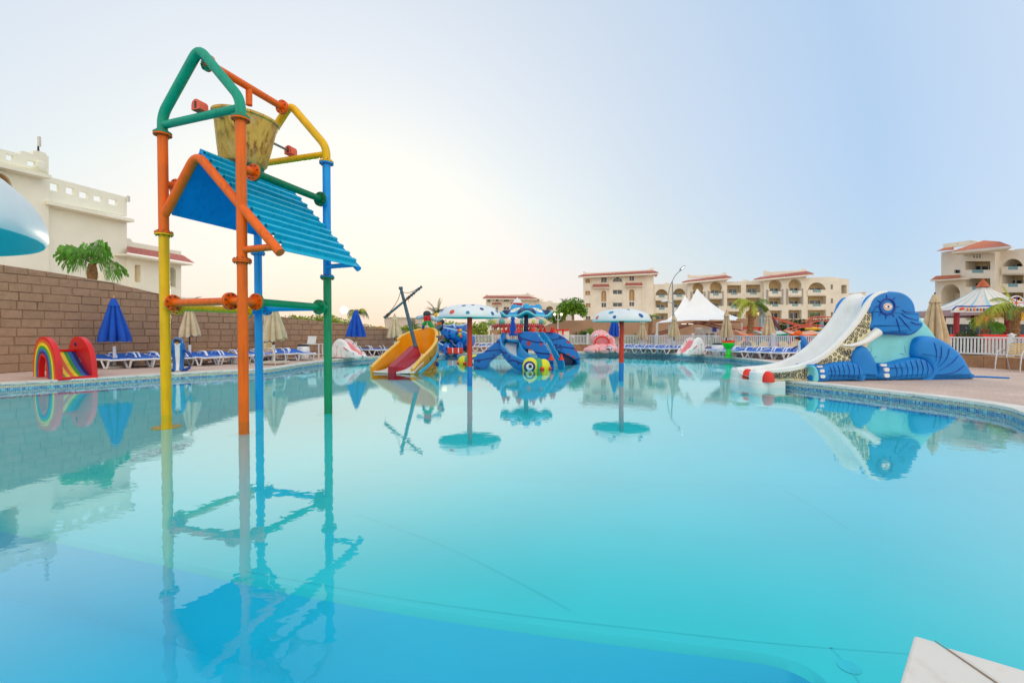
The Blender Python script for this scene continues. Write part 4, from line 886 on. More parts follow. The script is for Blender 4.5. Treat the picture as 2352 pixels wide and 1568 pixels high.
# ------------------------------------------------------------ rainbow slide
RO = G(131.5, 873.0); Rr_ = G(76, 864.5); RF = G(213, 868.5)
ru = (RO - Rr_); LR = ru.length; ru.normalize(); rw = Vector((-ru.y, ru.x, 0)); WR = .66
rs_ = empty('rainbow_slide', Rr_ + ru * 1.0, 'small red slide with rainbow arches on its side, at the pool edge by the wall', 'water slide')
rb = [mat('rainbow_red', lin(226, 22, 30), .35, .05), mat('rainbow_orange', lin(226, 110, 20), .4), mat('rainbow_yellow', lin(246, 224, 20), .4), mat('rainbow_green', lin(40, 170, 50), .4), mat('rainbow_blue', lin(30, 110, 210), .4), mat('rainbow_navy', lin(20, 40, 110), .4), mat('rainbow_red2', lin(214, 24, 30), .4)]
H_R = 1.06
def arch(k, base=0.0):                      # side outline scaled about the foot; k=1 outermost
    o = []; N_ = 24
    for i in range(N_ + 1):
        t_ = i / N_; a = math.pi * (1 - t_); u = .5 + .5 * math.copysign(abs(math.cos(a)) ** .92, math.cos(a)) ; zz = abs(math.sin(a)) ** .78
        if u > .45: u = .45 + (u - .45) * 1.0
        um = .42; u2 = um + (u - .5) * (1.16 if u > .5 else .84) * k + (.0)
        o.append((u2 * LR, zz * H_R * (1 - (1 - k) * .72)))
    return o
def rp_(u, w, z): return Rr_ + ru * u + rw * w + Vector((0, 0, z))
for w0, sgn in ((0, -1), (WR - .0, -1)):
    b = MB(); A_ = arch(1.0); I_ = arch(.36)
    ol = [rp_(u, w0, z) for u, z in A_] + [rp_(u, w0, z) for u, z in reversed(I_)]
    b.poly(ol, rw * .11, rb[0]); side = obj('side_panel', b, rs_, bev=.012)
    if w0 == 0:
        ks = [1.0, .90, .80, .70, .61, .52, .44, .36]
        for q in range(1, 7):
            a_, c_ = arch(ks[q]), arch(ks[q + 1]); b = MB()
            ol = [rp_(u, -.006, z) for u, z in a_] + [rp_(u, -.006, z) for u, z in reversed(c_)]; b.poly(ol, rw * .012, rb[q]); obj('rainbow_band', b, side)
    else:
        b = MB(); b.ball(rp_(LR * .40, w0 - .005, .86), (.035, .02, .06), 10, rb[5]); obj('handhold', b, side)
def bed(u): return .62 * (1 - u) ** 1.5 + .05
for k in range(7):
    b = MB(); wa, wb = .11 + (WR - .11) * k / 7, .11 + (WR - .11) * (k + 1) / 7; col = [rb[3], rb[2], rb[1], rb[2], rb[3], rb[4], rb[5]][k]
    fr = [(.36 + .66 * i / 10) * LR * 1.0 for i in range(11)]
    vs = []
    for i, u in enumerate(fr): vs += [rp_(u, wa, bed(i / 10)), rp_(u, wb, bed(i / 10)), rp_(u, wb, bed(i / 10) - .04), rp_(u, wa, bed(i / 10) - .04)]
    b.add(vs, [(i * 4 + j, i * 4 + (j + 1) % 4, i * 4 + 4 + (j + 1) % 4, i * 4 + 4 + j) for i in range(10) for j in range(4)], col); obj('slide_stripe', b, rs_)
b = MB(); b.beam(rp_(LR * 1.02, .0, .03), rp_(LR * 1.02, WR + .1, .03), .07, .08, rb[0]); obj('front_lip', b, rs_, smooth=False, bev=.012)
b = MB(); b.beam(rp_(LR * .36, .11, bed(0) + .02), rp_(LR * .36, WR, bed(0) + .02), .07, .07, rb[0]); obj('top_lip', b, rs_, smooth=False, bev=.012)
b = MB(); b.poly([rp_(LR * .35, .1, 0), rp_(LR * .35, WR, 0), rp_(LR * .35, WR, bed(0)), rp_(LR * .35, .1, bed(0))], ru * .04, rb[0]); obj('rear_panel', b, rs_, smooth=False)

# ------------------------------------------------------------ rabbit slides
m_rab = mat('rabbit_white', lin(238, 238, 236), .35, .05, 3); m_pink = mat('rabbit_pink', lin(240, 132, 140), .4, .08); m_line = mat('rabbit_line', lin(206, 110, 120), .5)
def rabbit(lab, Lb=1.55, H=.95):
    t = empty('rabbit_slide', (0, 0, 0), lab, 'water slide', 'white rabbit slides at the pool edge')
    prof = [(-.75, 0), (-.76, .3), (-.70, .6), (-.55, .82), (-.35, .93), (-.15, .93), (.05, .84), (.22, .68), (.36, .50), (.5, .40), (.66, .36), (.80, .28), (.86, .14), (.84, 0)]
    pr = smooth_path([(x, 0, z) for x, z in prof], 3)
    for s_ in (-1, 1):
        b = MB(); ol = [Vector((p.x, s_ * .22, p.z)) for p in pr]; n_ = 5; k = len(ol); c = Vector((0, 0, .35)); rings = []
        for i in range(n_ + 1):
            a = math.pi / 2 * i / n_; f = 1 - .22 * (1 - math.cos(a)); y = s_ * (.22 + .13 * math.sin(a)); rings += [Vector((c.x + (p.x - c.x) * f, y, max(0, c.z + (p.z - c.z) * f))) for p in ol]
        b.add(rings, [(i * k + j, i * k + j + 1, (i + 1) * k + j + 1, (i + 1) * k + j) for i in range(n_) for j in range(k - 1)], m_rab)
        b.add(rings[-k:], tessellate_polygon([rings[-k:]]), m_rab); b.add(ol, tessellate_polygon([ol]), m_rab); side = obj('side_body', b, t)
        b = MB(); b.tube(smooth_path([(.02, s_ * .34, .58), (.15, s_ * .375, .52), (.30, s_ * .37, .44), (.42, s_ * .35, .38)], 3), [.04, .06, .07, .075, .075, .07, .065, .055, .045, .03], 10, m_rab, sx=.7); ear = obj('ear', b, side)
        b = MB(); b.tube(smooth_path([(.06, s_ * .375, .56), (.2, s_ * .42, .50), (.38, s_ * .395, .40)], 3), [.02, .035, .045, .045, .04, .03, .015], 8, m_pink, sx=.5); obj('ear_inner', b, ear)
        b = MB(); b.ball((.64, s_ * .325, .27), (.055, .03, .045), 12, m_belly); e = obj('eye', b, side); b = MB(); b.ball((.65, s_ * .352, .27), (.024, .012, .028), 10, m_blk); obj('pupil', b, e)
        for pts in ([(-.35, .55), (-.33, .3), (-.4, .1)], [(-.35, .55), (-.42, .65)], [(-.34, .5), (-.28, .62)], [(-.1, .4), (-.08, .2), (-.06, .03)], [(-.15, .12), (-.06, .03), (0, .14)], [(.15, .2), (.22, .08), (.3, .2)], [(-.55, .22), (-.42, .08), (-.3, .16)], [(.38, .16), (.42, .05), (.48, .12)]):
            b = MB(); b.tube([(x, s_ * .353, z) for x, z in pts], .008, 5, m_line); obj('painted_line', b, side)
    b = MB(); bp = smooth_path([(-.35, 0, .78), (-.1, 0, .76), (.1, 0, .62), (.3, 0, .42), (.5, 0, .28), (.7, 0, .20), (.88, 0, .15)], 3); vs = []
    for p in bp: vs += [p + Vector((0, -.23, 0)), p + Vector((0, .23, 0)), p + Vector((0, .23, -.05)), p + Vector((0, -.23, -.05))]
    b.add(vs, [(i * 4 + j, i * 4 + (j + 1) % 4, i * 4 + 4 + (j + 1) % 4, i * 4 + 4 + j) for i in range(len(bp) - 1) for j in range(4)] + [(0, 1, 2, 3), (len(vs) - 4, len(vs) - 3, len(vs) - 2, len(vs) - 1)], m_pink); bd = obj('bed', b, t)
    for x, z, m in ((.13, .62, m_blk), (.62, .245, m_er)):
        for s_ in (-1, 1): b = MB(); b.ball((x, s_ * .215, z + .1), (.03, .012, .035), 10, m); obj('button', b, bd)
    b = MB(); b.ball((-.75, 0, .3), (.1, .14, .12), 14, m_rab); obj('tail', b, t)
    for y in (-.18, .18): b = MB(); b.ball((.8, y, .11), (.13, .16, .12), 14, m_rab); obj('cheek', b, t)
    return t
r1 = rabbit('white rabbit slide facing right, beside the far blue parasol and the brown wall'); r1.location = at_px(799, 20.6); r1.rotation_euler = (0, 0, R(-22)); r1.scale = (.95,) * 3
r2 = copy_tree(r1); r2.location = at_px(1588, 23.2); r2.rotation_euler = (0, 0, R(215)); r2.scale = (.97, .97, 1.0); r2['label'] = 'white rabbit slide facing left, before the railing in the right half'

# ------------------------------------------------------------ pink octopus slide
m_pk = mat('octopus_pink', lin(246, 178, 178), .35, .06, 3); m_dot = mat('octopus_red_dot', lin(206, 50, 60), .4)
PO = at_px(1381, 27.6); t = empty('pink_octopus_slide', PO, 'pink octopus slide with red lips and red dots beside the second mushroom pole', 'water slide')
def pq(x, y, z): return PO + Vector((x, y, z))
b = MB(); b.ball(pq(-.02, .25, .85), (.62, .55, .50), 28, m_pk); hd_ = obj('head', b, t)
b = MB(); lip_ = [pq(-.02 + .40 * math.cos(a), -.32, .62 + .33 * math.sin(a)) for a in [R(-15 + 210 * i / 16) for i in range(17)]]; lip_ = [lip_[0] + Vector((.06, -.12, -.16))] + lip_ + [lip_[-1] + Vector((-.06, -.12, -.16))]; b.tube(lip_, .055, 10, m_er); obj('lips', b, t)
b = MB(); b.poly([pq(-.02 + .38 * math.cos(a), -.34, .60 + .31 * math.sin(a)) for a in [2 * math.pi * i / 20 for i in range(20)]], (0, .06, 0), mat('mouth_pink', lin(214, 120, 128), .5)); obj('mouth', b, t)
b = MB(); b.tube([pq(0, -.2, .45), pq(0, -.5, .36), pq(0, -.8, .18), pq(0, -1.05, .08)], .3, 16, m_pk, sz=.35); obj('chute', b, t)
for sx_ in (-1, 1):
    b = MB(); b.tube([pq(sx_ * .35, -.2, .45), pq(sx_ * .42, -.6, .40), pq(sx_ * .45, -1.0, .2), pq(sx_ * .46, -1.2, .08)], [.1, .1, .09, .07], 10, m_pk); obj('rail', b, t)
    for y0, x1 in ((-.5, .85), (0, .95), (-.95, .80)):
        b = MB(); b.tube(smooth_path([pq(sx_ * .35, y0 + .3, .32), pq(sx_ * .62, y0 + .05, .22), pq(sx_ * x1, y0 - .15, .12), pq(sx_ * (x1 - .1), y0 - .4, .12)], 4), [.2] * 6 + [.16] * 5 + [.11] * 2, 12, m_pk); tn = obj('tentacle', b, t)
        for i in range(5): b = MB(); b.ball(pq(sx_ * (.60 + .07 * i), y0 - .10 - .05 * i, .14 + (.05 if i % 2 else -.02)), (.032, .032, .032), 8, m_dot); obj('dot', b, tn)
    b = MB(); b.ball(pq(sx_ * .34 - .02, -.17, 1.0), (.085, .05, .11), 14, m_belly); e = obj('eye', b, t); b = MB(); b.ball(pq(sx_ * .33 - .02, -.215, .99), (.035, .02, .05), 10, mat('iris_teal', lin(20, 120, 150))); obj('iris', b, e)
b = MB(); b.tube(smooth_path([pq(.5, .2, .9), pq(.7, .1, .75), pq(.66, 0, .5), pq(.78, -.1, .2)], 4), [.16] * 6 + [.2] * 7, 12, m_pk); tn = obj('tentacle', b, t)
for i in range(7): b = MB(); b.ball(pq(.60 + .02 * i, -.13 - .02 * i, .85 - i * .1), .03, 8, m_dot); obj('dot', b, tn)
for x, z in ((-.35, 1.12), (-.1, 1.25), (.12, 1.2), (.05, 1.05), (-.2, 1.02), (.42, .78), (.28, 1.15), (-.45, .9)):
    y = .25 - .55 * math.sqrt(max(0, 1 - ((x + .02) / .62) ** 2 - ((z - .85) / .5) ** 2)); b = MB(); b.ball(pq(x, y, z), .03, 8, m_dot); obj('dot', b, hd_)
# ------------------------------------------------------------ orange boat slide
def zp(x, y): return (1450 + x / 3.484) / 1.7415, (1100 + y / 3.484) / 1.7415
def Q(x, y, Y): return P(*zp(x, y), Y)
m_bo = mat('boat_orange', lin(246, 160, 10), .38, .07, 2); m_boe = mat('boat_rim', lin(252, 196, 90), .38, .06, 2); m_bred = mat('boat_crimson', lin(166, 16, 42), .35, .12, 4); m_boy = mat('boat_plank', lin(232, 158, 40), .45, .12, 3); m_slate = mat('mast_slate', lin(66, 100, 118), .55, .12, 8)
m_cyan = mat('stripe_cyan', lin(30, 180, 226), .4); m_ink = mat('ink_line', lin(60, 40, 20), .5); m_rope = mat('rope', lin(84, 62, 46), .9, .3, 30)
bt = empty('boat_slide', Q(600, 1370, 15.6), 'orange boat shaped slide with a crimson divider and leaning mast in the pool', 'water slide'); bt.location.z = FL; ORG[bt.name] = Vector(bt.location)
TC = [(120, 1290, 14.75), (300, 1115, 15.5), (495, 940, 16.3), (498, 895, 16.35), (560, 845, 16.7), (690, 790, 17.1), (850, 752, 17.4), (950, 745, 17.35), (1010, 765, 17.1), (1033, 810, 16.85), (1028, 900, 16.6), (1005, 960, 16.3), (940, 1045, 15.9), (820, 1165, 15.2), (690, 1318, 14.45)]
top = [Q(*a) for a in TC]; top = smooth_path(top, 4); kt = len(top); cen_ = Vector((-3.3, 16.2, 0))
ww = .05; inn = []; outt = []
for i, p in enumerate(top):
    t_ = (top[min(i + 1, kt - 1)] - top[max(i - 1, 0)]); t_.z = 0; t_.normalize(); nn = Vector((t_.y, -t_.x, 0))
    if nn.dot(cen_ - p) < 0: nn = -nn
    inn.append(p + nn * ww); outt.append(p - nn * ww)
b = MB(); bot = -.22
ring = [[Vector((inn[i].x, inn[i].y, bot)), inn[i], outt[i] + Vector((0, 0, 0)), Vector((outt[i].x + (cen_.x - outt[i].x) * .06, outt[i].y, bot))] for i in range(kt)]
vs = [v for r_ in ring for v in r_]
b.add(vs, [(i * 4, i * 4 + 1, i * 4 + 5, i * 4 + 4) for i in range(kt - 1)] + [(0, 1, 2, 3), ((kt - 1) * 4, (kt - 1) * 4 + 1, (kt - 1) * 4 + 2, (kt - 1) * 4 + 3)], m_bo)
b.add(vs, [(i * 4 + 2, i * 4 + 3, i * 4 + 7, i * 4 + 6) for i in range(kt - 1)], m_boy)
hull = obj('hull', b, bt)
b = MB(); b.tube([p + Vector((0, 0, .015)) for p in top], .062, 8, m_boe, sz=.6, up=(0, 0, 1)); obj('gunwale', b, bt)
def mid(t_):                                # slide beds on either side of the divider
    return t_
def ribbon(A, B, m, nm, th=.05, par=None):
    A = smooth_path(A, 4); B = smooth_path(B, 4); b = MB(); vs = []
    for p, q in zip(A, B): vs += [p, q, q - Vector((0, 0, th)), p - Vector((0, 0, th))]
    b.add(vs, [(i * 4 + j, i * 4 + (j + 1) % 4, i * 4 + 4 + (j + 1) % 4, i * 4 + 4 + j) for i in range(len(A) - 1) for j in range(4)] + [(0, 1, 2, 3), tuple(len(vs) - 4 + k for k in range(4))], m); return obj(nm, b, par or bt)
m_bbed = mat('boat_bed', lin(232, 232, 228), .35, .05)
ribbon([Q(135, 1335, 14.8), Q(330, 1300, 15.3), Q(560, 1120, 16.6), Q(600, 1095, 17.0)], [Q(440, 1345, 14.7), Q(560, 1290, 15.1), Q(790, 1120, 16.4), Q(840, 1095, 17.0)], m_bbed, 'left_bed')
ribbon([Q(470, 1350, 14.6), Q(620, 1290, 15.1), Q(800, 1125, 16.3), Q(830, 1095, 17.0)], [Q(720, 1345, 14.4), Q(830, 1230, 15.1), Q(960, 1120, 16.2), Q(1000, 1090, 16.8)], m_bbed, 'right_bed')
b = MB(); A = [Q(440, 1362, 14.55), Q(443, 1275, 14.55), Q(745, 985, 16.1), Q(775, 985, 16.1), Q(818, 1120, 16.1), Q(640, 1300, 15.0), Q(480, 1362, 14.5)]
A[0].z = bot; A[-1].z = bot
b.poly(A, (-.22, .06, .0), m_bred); dv = obj('divider', b, bt, smooth=False, bev=.015)
ms = MB(); ms.tube([Q(742, 1000, 16.05), Q(535, 185, 16.05)], [.075, .052], 14, m_slate); ms.tube([Q(535, 200, 16.05), Q(532, 165, 16.05)], [.07, .075], 12, m_slate); mo_ = obj('mast', ms, bt)
yd = MB(); ya, yb = Q(300, 600, 15.75), Q(828, 158, 16.0); yd.tube([ya, yb], [.042, .036], 12, m_slate); yd.tube([ya, ya.lerp(yb, .04)], .055, 10, m_slate); yd.tube([yb, yb.lerp(ya, .03)], .05, 10, m_slate); yo = obj('yard', yd, bt)
for pts in ([Q(530, 230, 16.0), Q(500, 330, 15.9), Q(430, 450, 15.85), Q(335, 565, 15.8)], [Q(560, 240, 16.0), Q(650, 245, 15.98), Q(740, 205, 15.98), Q(815, 160, 15.98)]):
    r_ = MB(); r_.tube(smooth_path(pts, 5), .011, 6, m_rope); obj('rope', r_, bt)
for k in range(9): r_ = MB(); c = ya.lerp(yb, (.07, .1, .13, .55, .62, .66, .72, .78, .92)[k]); d_ = (yb - ya).normalized(); r_.tube([c - d_ * .02, c + d_ * .02], .056, 8, m_rope); obj('rope_binding', r_, yo)
for (x, y, y1, Y) in ((305, 620, 690, 15.74), (635, 330, 380, 15.9), (575, 390, 430, 16.0)): r_ = MB(); r_.tube([Q(x, y, Y), Q(x + 12, y1, Y)], .006, 5, m_rope); obj('rope_end', r_, yo)
st_ = MB(); pts = smooth_path([Q(1052, 950, 16.35), Q(1058, 1020, 16.2), Q(1035, 1110, 15.95), Q(960, 1220, 15.4), Q(870, 1300, 14.85), Q(790, 1365, 14.5)], 4); st_.tube(pts, .05, 8, m_cyan, sx=.4, sz=1.2, up=(0, 0, 1)); obj('side_stripe', st_, bt)
for x, y, Y in ((1040, 880, 16.7), (1045, 1120, 16.3), (1042, 1240, 16.2)): q = MB(); q.ball(Q(x, y, Y), (.06, .08, .10), 14, m_en); obj('porthole', q, bt)
for pts in ([(1025, 1150, 16.2), (960, 1330, 15.9)], [(1000, 1200, 15.9), (880, 1330, 15.2)], [(1030, 1290, 16.2), (900, 1320, 15.3), (830, 1335, 15.0)], [(920, 1120, 15.55), (930, 1180, 15.6)], [(945, 1140, 15.6), (920, 1200, 15.5)]):
    q = MB(); q.tube([Q(*a) + Vector((.05, -.05, 0)) for a in pts], .008, 5, m_ink); obj('plank_line', q, hull)
# plank at the stern and the two figures
q = MB(); q.beam(Q(1010, 765, 17.3), Q(1095, 690, 18.2), .18, .05, m_slate); obj('gangplank', q, bt, smooth=False)
m_vest = mat('red_vest', lin(218, 30, 36), .4); m_trou = mat('green_trousers', lin(20, 160, 70), .4); m_slv = mat('pale_sleeve', lin(170, 204, 226), .45); m_hair = mat('dark_bandana', lin(40, 60, 76), .5); m_skin = mat('statue_skin', lin(216, 170, 130), .5)
def s2(x, y, Y): return P((1640 + x / 7.127) / 1.7415, (1180 + y / 7.127) / 1.7415, Y)
Yf = 17.35
fg = empty('pirate_figure', Q(905, 750, Yf), 'small pirate figure in red vest and green trousers standing on the boat slide stern', 'statue')
def sk(nm, pts, rs, m, n=12, par=None, **k): q = MB(); q.tube(smooth_path(pts, 3), [rs[min(int(i / 3), len(rs) - 1)] + (rs[min(int(i / 3) + 1, len(rs) - 1)] - rs[min(int(i / 3), len(rs) - 1)]) * ((i % 3) / 3) for i in range(3 * (len(pts) - 1) + 1)], n, m, **k); return obj(nm, q, par or fg)
sk('torso', [s2(495, 770, Yf), s2(495, 700, Yf), s2(495, 620, Yf), s2(490, 585, Yf)], [.11, .14, .16, .10], m_vest, sz=1.0)
q = MB(); q.ball(s2(485, 545, Yf), (.13, .13, .13), 16, m_skin); h_ = obj('head', q, fg); q = MB(); q.ball(s2(485, 532, Yf), (.15, .15, .12), 16, m_hair); obj('bandana', q, h_)
sk('arm', [s2(580, 620, Yf), s2(650, 660, Yf), s2(740, 700, Yf), s2(830, 690, Yf), s2(835, 620, Yf)], [.06, .07, .085, .08, .05], m_slv)
sk('arm', [s2(400, 610, Yf), s2(330, 620, Yf), s2(240, 640, Yf), s2(205, 610, Yf)], [.06, .065, .08, .075], m_slv)
sk('hips', [s2(500, 740, Yf), s2(500, 800, Yf)], [.13, .13], m_trou)
sk('leg', [s2(450, 790, Yf), s2(400, 830, Yf), s2(380, 870, Yf)], [.09, .08, .07], m_trou); sk('leg', [s2(540, 790, Yf), s2(600, 850, Yf), s2(625, 930, Yf), s2(620, 950, Yf)], [.09, .085, .07, .05], m_trou)
sk('boot', [s2(380, 860, Yf), s2(378, 910, Yf), s2(370, 970, Yf)], [.05, .045, .05], m_en); sk('boot', [s2(615, 940, Yf), s2(650, 955, Yf)], [.05, .05], m_en)
Yd = 18.2
fg = empty('dark_suited_figure', s2(880, 1010, Yd), 'small dark suited figure with a yellow cap behind the pirate figure', 'statue')
m_suit = mat('navy_suit', lin(16, 32, 54), .45); m_ycap = mat('yellow_cap', lin(240, 180, 30), .4)
sk('torso', [s2(850, 730, Yd), s2(870, 780, Yd), s2(885, 840, Yd)], [.13, .12, .10], m_suit); sk('leg', [s2(880, 830, Yd), s2(885, 930, Yd), s2(880, 1015, Yd)], [.10, .09, .06], m_suit); sk('arm', [s2(900, 730, Yd), s2(940, 760, Yd), s2(965, 800, Yd)], [.07, .06, .05], m_suit)
q = MB(); q.box(s2(835, 815, Yd - .1), (.18, .06, .13), mat('buckle_orange', lin(226, 110, 30))); obj('buckle', q, fg, smooth=False)
q = MB(); q.ball(s2(800, 600, Yd), (.15, .14, .13), 14, m_belly); h_ = obj('head', q, fg); q = MB(); q.lathe([(.17, 0), (.13, .10), (.001, .14)], s2(785, 600, Yd), 16, m_ycap); obj('cap', q, h_)
# ------------------------------------------------------------ blue spiral snake slide
m_sn = mat('snake_blue', lin(24, 124, 214), .35, .08, 3); vo = tnode(m_sn, 'ShaderNodeTexVoronoi', Scale=5.5); tcs = tnode(m_sn, 'ShaderNodeTexCoord'); m_sn.node_tree.links.new(tcs.outputs['Object'], vo.inputs['Vector'])
over(m_sn, tmath(m_sn, 'LESS_THAN', vo.outputs['Distance'], .42), lin(14, 44, 150))
m_sni = mat('snake_inside', lin(20, 110, 205), .35, .06); m_snr = mat('snake_rim', lin(190, 224, 240), .4)
SN = at_px(1052, 26.5); sn_ = empty('snake_slide', SN, 'blue spiral snake slide with dark scales and a red mouth by the far edge', 'water slide')
def s3(x, y, Y): return P((1640 + x / 7.127) / 1.7415, (1180 + y / 7.127) / 1.7415, Y)
path = smooth_path([s3(1450, 880, 28.6), s3(1380, 930, 28.0), s3(1200, 960, 27.2), s3(1090, 930, 26.6), s3(1060, 950, 26.2), s3(1120, 1020, 25.9), s3(1300, 1100, 25.9), s3(1500, 1180, 26.2), s3(1640, 1270, 26.8), s3(1560, 1370, 27.4), s3(1300, 1400, 27.2), s3(1090, 1390, 26.7), s3(1020, 1440, 26.2), s3(1100, 1510, 25.9), s3(1240, 1570, 25.6)], 5)
def trough(path, r, m_o, m_i, m_r, par, nm='flume', a0=-25, a1=205, tilt=None):
    k = len(path); n_ = 14; o_v = []; i_v = []; e1 = []; e2 = []
    for i, p in enumerate(path):
        d_ = (path[min(i + 1, k - 1)] - path[max(i - 1, 0)]).normalized(); sd = d_.cross(Vector((0, 0, 1))).normalized(); up_ = sd.cross(d_).normalized()
        rr_ = r[i] if isinstance(r, list) else r
        for j in range(n_ + 1):
            a = R(a0 + (a1 - a0) * j / n_); dr = sd * math.cos(a) - up_ * math.sin(a); o_v.append(p + dr * rr_); i_v.append(p + dr * (rr_ - .035))
        e1.append((o_v[-1] + i_v[-1]) / 2); e2.append((o_v[-n_ - 1] + i_v[-n_ - 1]) / 2)
    f = [(i * (n_ + 1) + j, i * (n_ + 1) + j + 1, (i + 1) * (n_ + 1) + j + 1, (i + 1) * (n_ + 1) + j) for i in range(k - 1) for j in range(n_)]
    b = MB(); b.add(o_v, f, m_o); b.add(i_v, f, m_i); o = obj(nm, b, par, fix=False)
    for e in (e1, e2): b = MB(); b.tube(e, .04, 8, m_r); obj('flume_rim', b, o)
    return o
trough(path, .45, m_sn, m_sni, m_snr, sn_)
hdp = path[-1]; b = MB(); b.ball(hdp + Vector((-.35, .0, .15)), (.25, .3, .3), 16, m_sn); hh = obj('head', b, sn_); b = MB(); b.ball(s3(1065, 1450, 25.6), (.05, .04, .05), 10, m_belly); obj('eye', b, hh)
b = MB(); b.ball(hdp + Vector((.35, .05, .2)), (.2, .3, .3), 16, m_sn); obj('head', b, sn_)
b = MB(); mp_ = s3(1290, 1680, 25.3); b.box(Vector((mp_.x + .0, mp_.y, DZ + .17)), (.85, .3, .34), m_er); mt = obj('mouth', b, sn_, smooth=False, bev=.05)
for dx in (-.12, .2): b = MB(); b.tube([Vector((mp_.x + dx, mp_.y - .16, DZ + .34)), Vector((mp_.x + dx, mp_.y - .18, DZ + .05))], .03, 8, m_belly); obj('fang', b, mt)
b = MB(); p0 = s3(1060, 1100, 26.8); b.tube([Vector((p0.x, p0.y, DZ)), Vector((p0.x, p0.y, p0.z + .1))], .16, 12, mat('green_net_post', lin(10, 120, 70), .5, .3, 12)); obj('support_post', b, sn_)
p0 = s3(1620, 1250, 27.2); b = MB(); b.tube([Vector((p0.x, p0.y, DZ)), Vector((p0.x, p0.y, p0.z))], .12, 12, mat('grey_green_post', lin(60, 130, 110), .5)); obj('support_post', b, sn_)
for x, y, m in ((1390, 1010, SPC['o']), (1380, 1150, m_gr), (1450, 1175, SPC['o']), (1425, 1110, m_ye), (1440, 1000, m_ye)):
    b = MB(); b.ball(s3(x, y, 25.45), (.09, .05, .09), 10, m); obj('spot', b, sn_)

# ------------------------------------------------------------ big blue octopus slide with a hat
def z39(x, y): return (1850 + x / 3.92) / 1.7415, (1130 + y / 3.92) / 1.7415
def O_(x, y, Y): return P(*z39(x, y), Y)
m_ob = mat('octo_blue', lin(16, 122, 208), .38, .08, 2, coat=.05)
tco = tnode(m_ob, 'ShaderNodeTexCoord'); wv = tnode(m_ob, 'ShaderNodeTexWave', Scale=.8, Distortion=3.0); wv.bands_direction = 'Z'; wv.inputs['Detail'].default_value = 0; wv.inputs['Detail Scale'].default_value = 1.2
m_ob.node_tree.links.new(tco.outputs['Object'], wv.inputs['Vector'])
over(m_ob, tmath(m_ob, 'LESS_THAN', wv.outputs['Fac'], .07), lin(10, 50, 130))
vv_ = tnode(m_ob, 'ShaderNodeTexVoronoi', Scale=3.3); m_ob.node_tree.links.new(tco.outputs['Object'], vv_.inputs['Vector']); over(m_ob, tmath(m_ob, 'LESS_THAN', vv_.outputs['Distance'], .25), lin(12, 50, 130))
vr = tnode(m_ob, 'ShaderNodeTexVoronoi', Scale=2.1); mpp = tnode(m_ob, 'ShaderNodeMapping'); mpp.inputs['Location'].default_value = (3.3, 1.7, 5.1); m_ob.node_tree.links.new(tco.outputs['Object'], mpp.inputs[0]); m_ob.node_tree.links.new(mpp.outputs[0], vr.inputs['Vector']); over(m_ob, tmath(m_ob, 'LESS_THAN', vr.outputs['Distance'], .2), lin(190, 60, 60))
m_oc = mat('octo_light_blue', lin(30, 160, 222), .35, .06, 2, coat=.05); m_navy = mat('octo_navy', lin(4, 22, 74), .35, .1)
OC = O_(995, 1330, 18.9); OC.z = FL; oc = empty('octopus_slide', OC, 'large blue octopus slide with red spikes and a striped hat canopy in the pool', 'water slide')
def slab(pts, Y0, Y1, th, m, nm, edge=None, par=None):    # traced side wall; Y runs linearly from the leftmost to the rightmost point
    xs = [p[0] for p in pts]; a, c = min(xs), max(xs); pp = [O_(x, y, Y0 + (Y1 - Y0) * (x - a) / (c - a)) for x, y in pts]
    for p in pp:
        if p.z < .02: p.z = -.15
    b = MB(); d_ = Vector((-(Y1 - Y0), (pp[xs.index(c)] - pp[xs.index(a)]).x, 0)).normalized(); d_ = d_ if d_.y > 0 else -d_
    b.poly(pp, d_ * th, m, edge); return obj(nm, b, par or oc, smooth=False, bev=.03)
slab([(690, 765), (660, 775), (640, 820), (600, 830), (590, 880), (545, 890), (530, 935), (490, 945), (470, 990), (430, 1000), (405, 1045), (360, 1055), (335, 1095), (290, 1105), (240, 1120), (200, 1160), (175, 1200), (180, 1290), (390, 1292), (420, 1255), (480, 1205), (550, 1150), (610, 1110), (640, 950)], 18.7, 18.6, .5, m_ob, 'left_arm', m_oc)
slab([(850, 765), (1130, 765), (1155, 790), (1180, 800), (1200, 850), (1235, 870), (1245, 915), (1275, 930), (1285, 975), (1320, 1000), (1325, 1045), (1360, 1065), (1370, 1110), (1400, 1130), (1425, 1200), (1438, 1335), (1310, 1335), (1290, 1290), (1230, 1240), (1180, 1190), (1150, 1120), (1100, 1065), (1040, 1038), (980, 1040), (940, 1080), (900, 1000), (860, 880)], 18.3, 17.6, .12, m_ob, 'front_panel', m_oc)
slab([(1205, 775), (1260, 765), (1430, 772), (1520, 810), (1600, 858), (1680, 920), (1740, 985), (1800, 1070), (1840, 1160), (1856, 1250), (1780, 1215), (1700, 1165), (1600, 1115), (1520, 1075), (1450, 1045), (1400, 900)], 19.8, 20.4, .5, m_ob, 'right_arm', m_oc)
slab([(1400, 1000), (1500, 1060), (1650, 1140), (1800, 1225), (1800, 1260), (1600, 1262), (1480, 1240)], 20.0, 20.6, .1, m_navy, 'arm_inside')
slab([(1205, 775), (1250, 768), (1285, 785), (1310, 830), (1345, 860), (1355, 905), (1395, 935), (1410, 985), (1440, 1010), (1450, 1055), (1485, 1080), (1495, 1125), (1530, 1160), (1560, 1200), (1590, 1240), (1602, 1325), (1500, 1325), (1470, 1240), (1440, 1180), (1390, 1080), (1330, 960), (1270, 900), (1215, 880)], 18.7, 18.1, .08, m_oc, 'stair_rail')
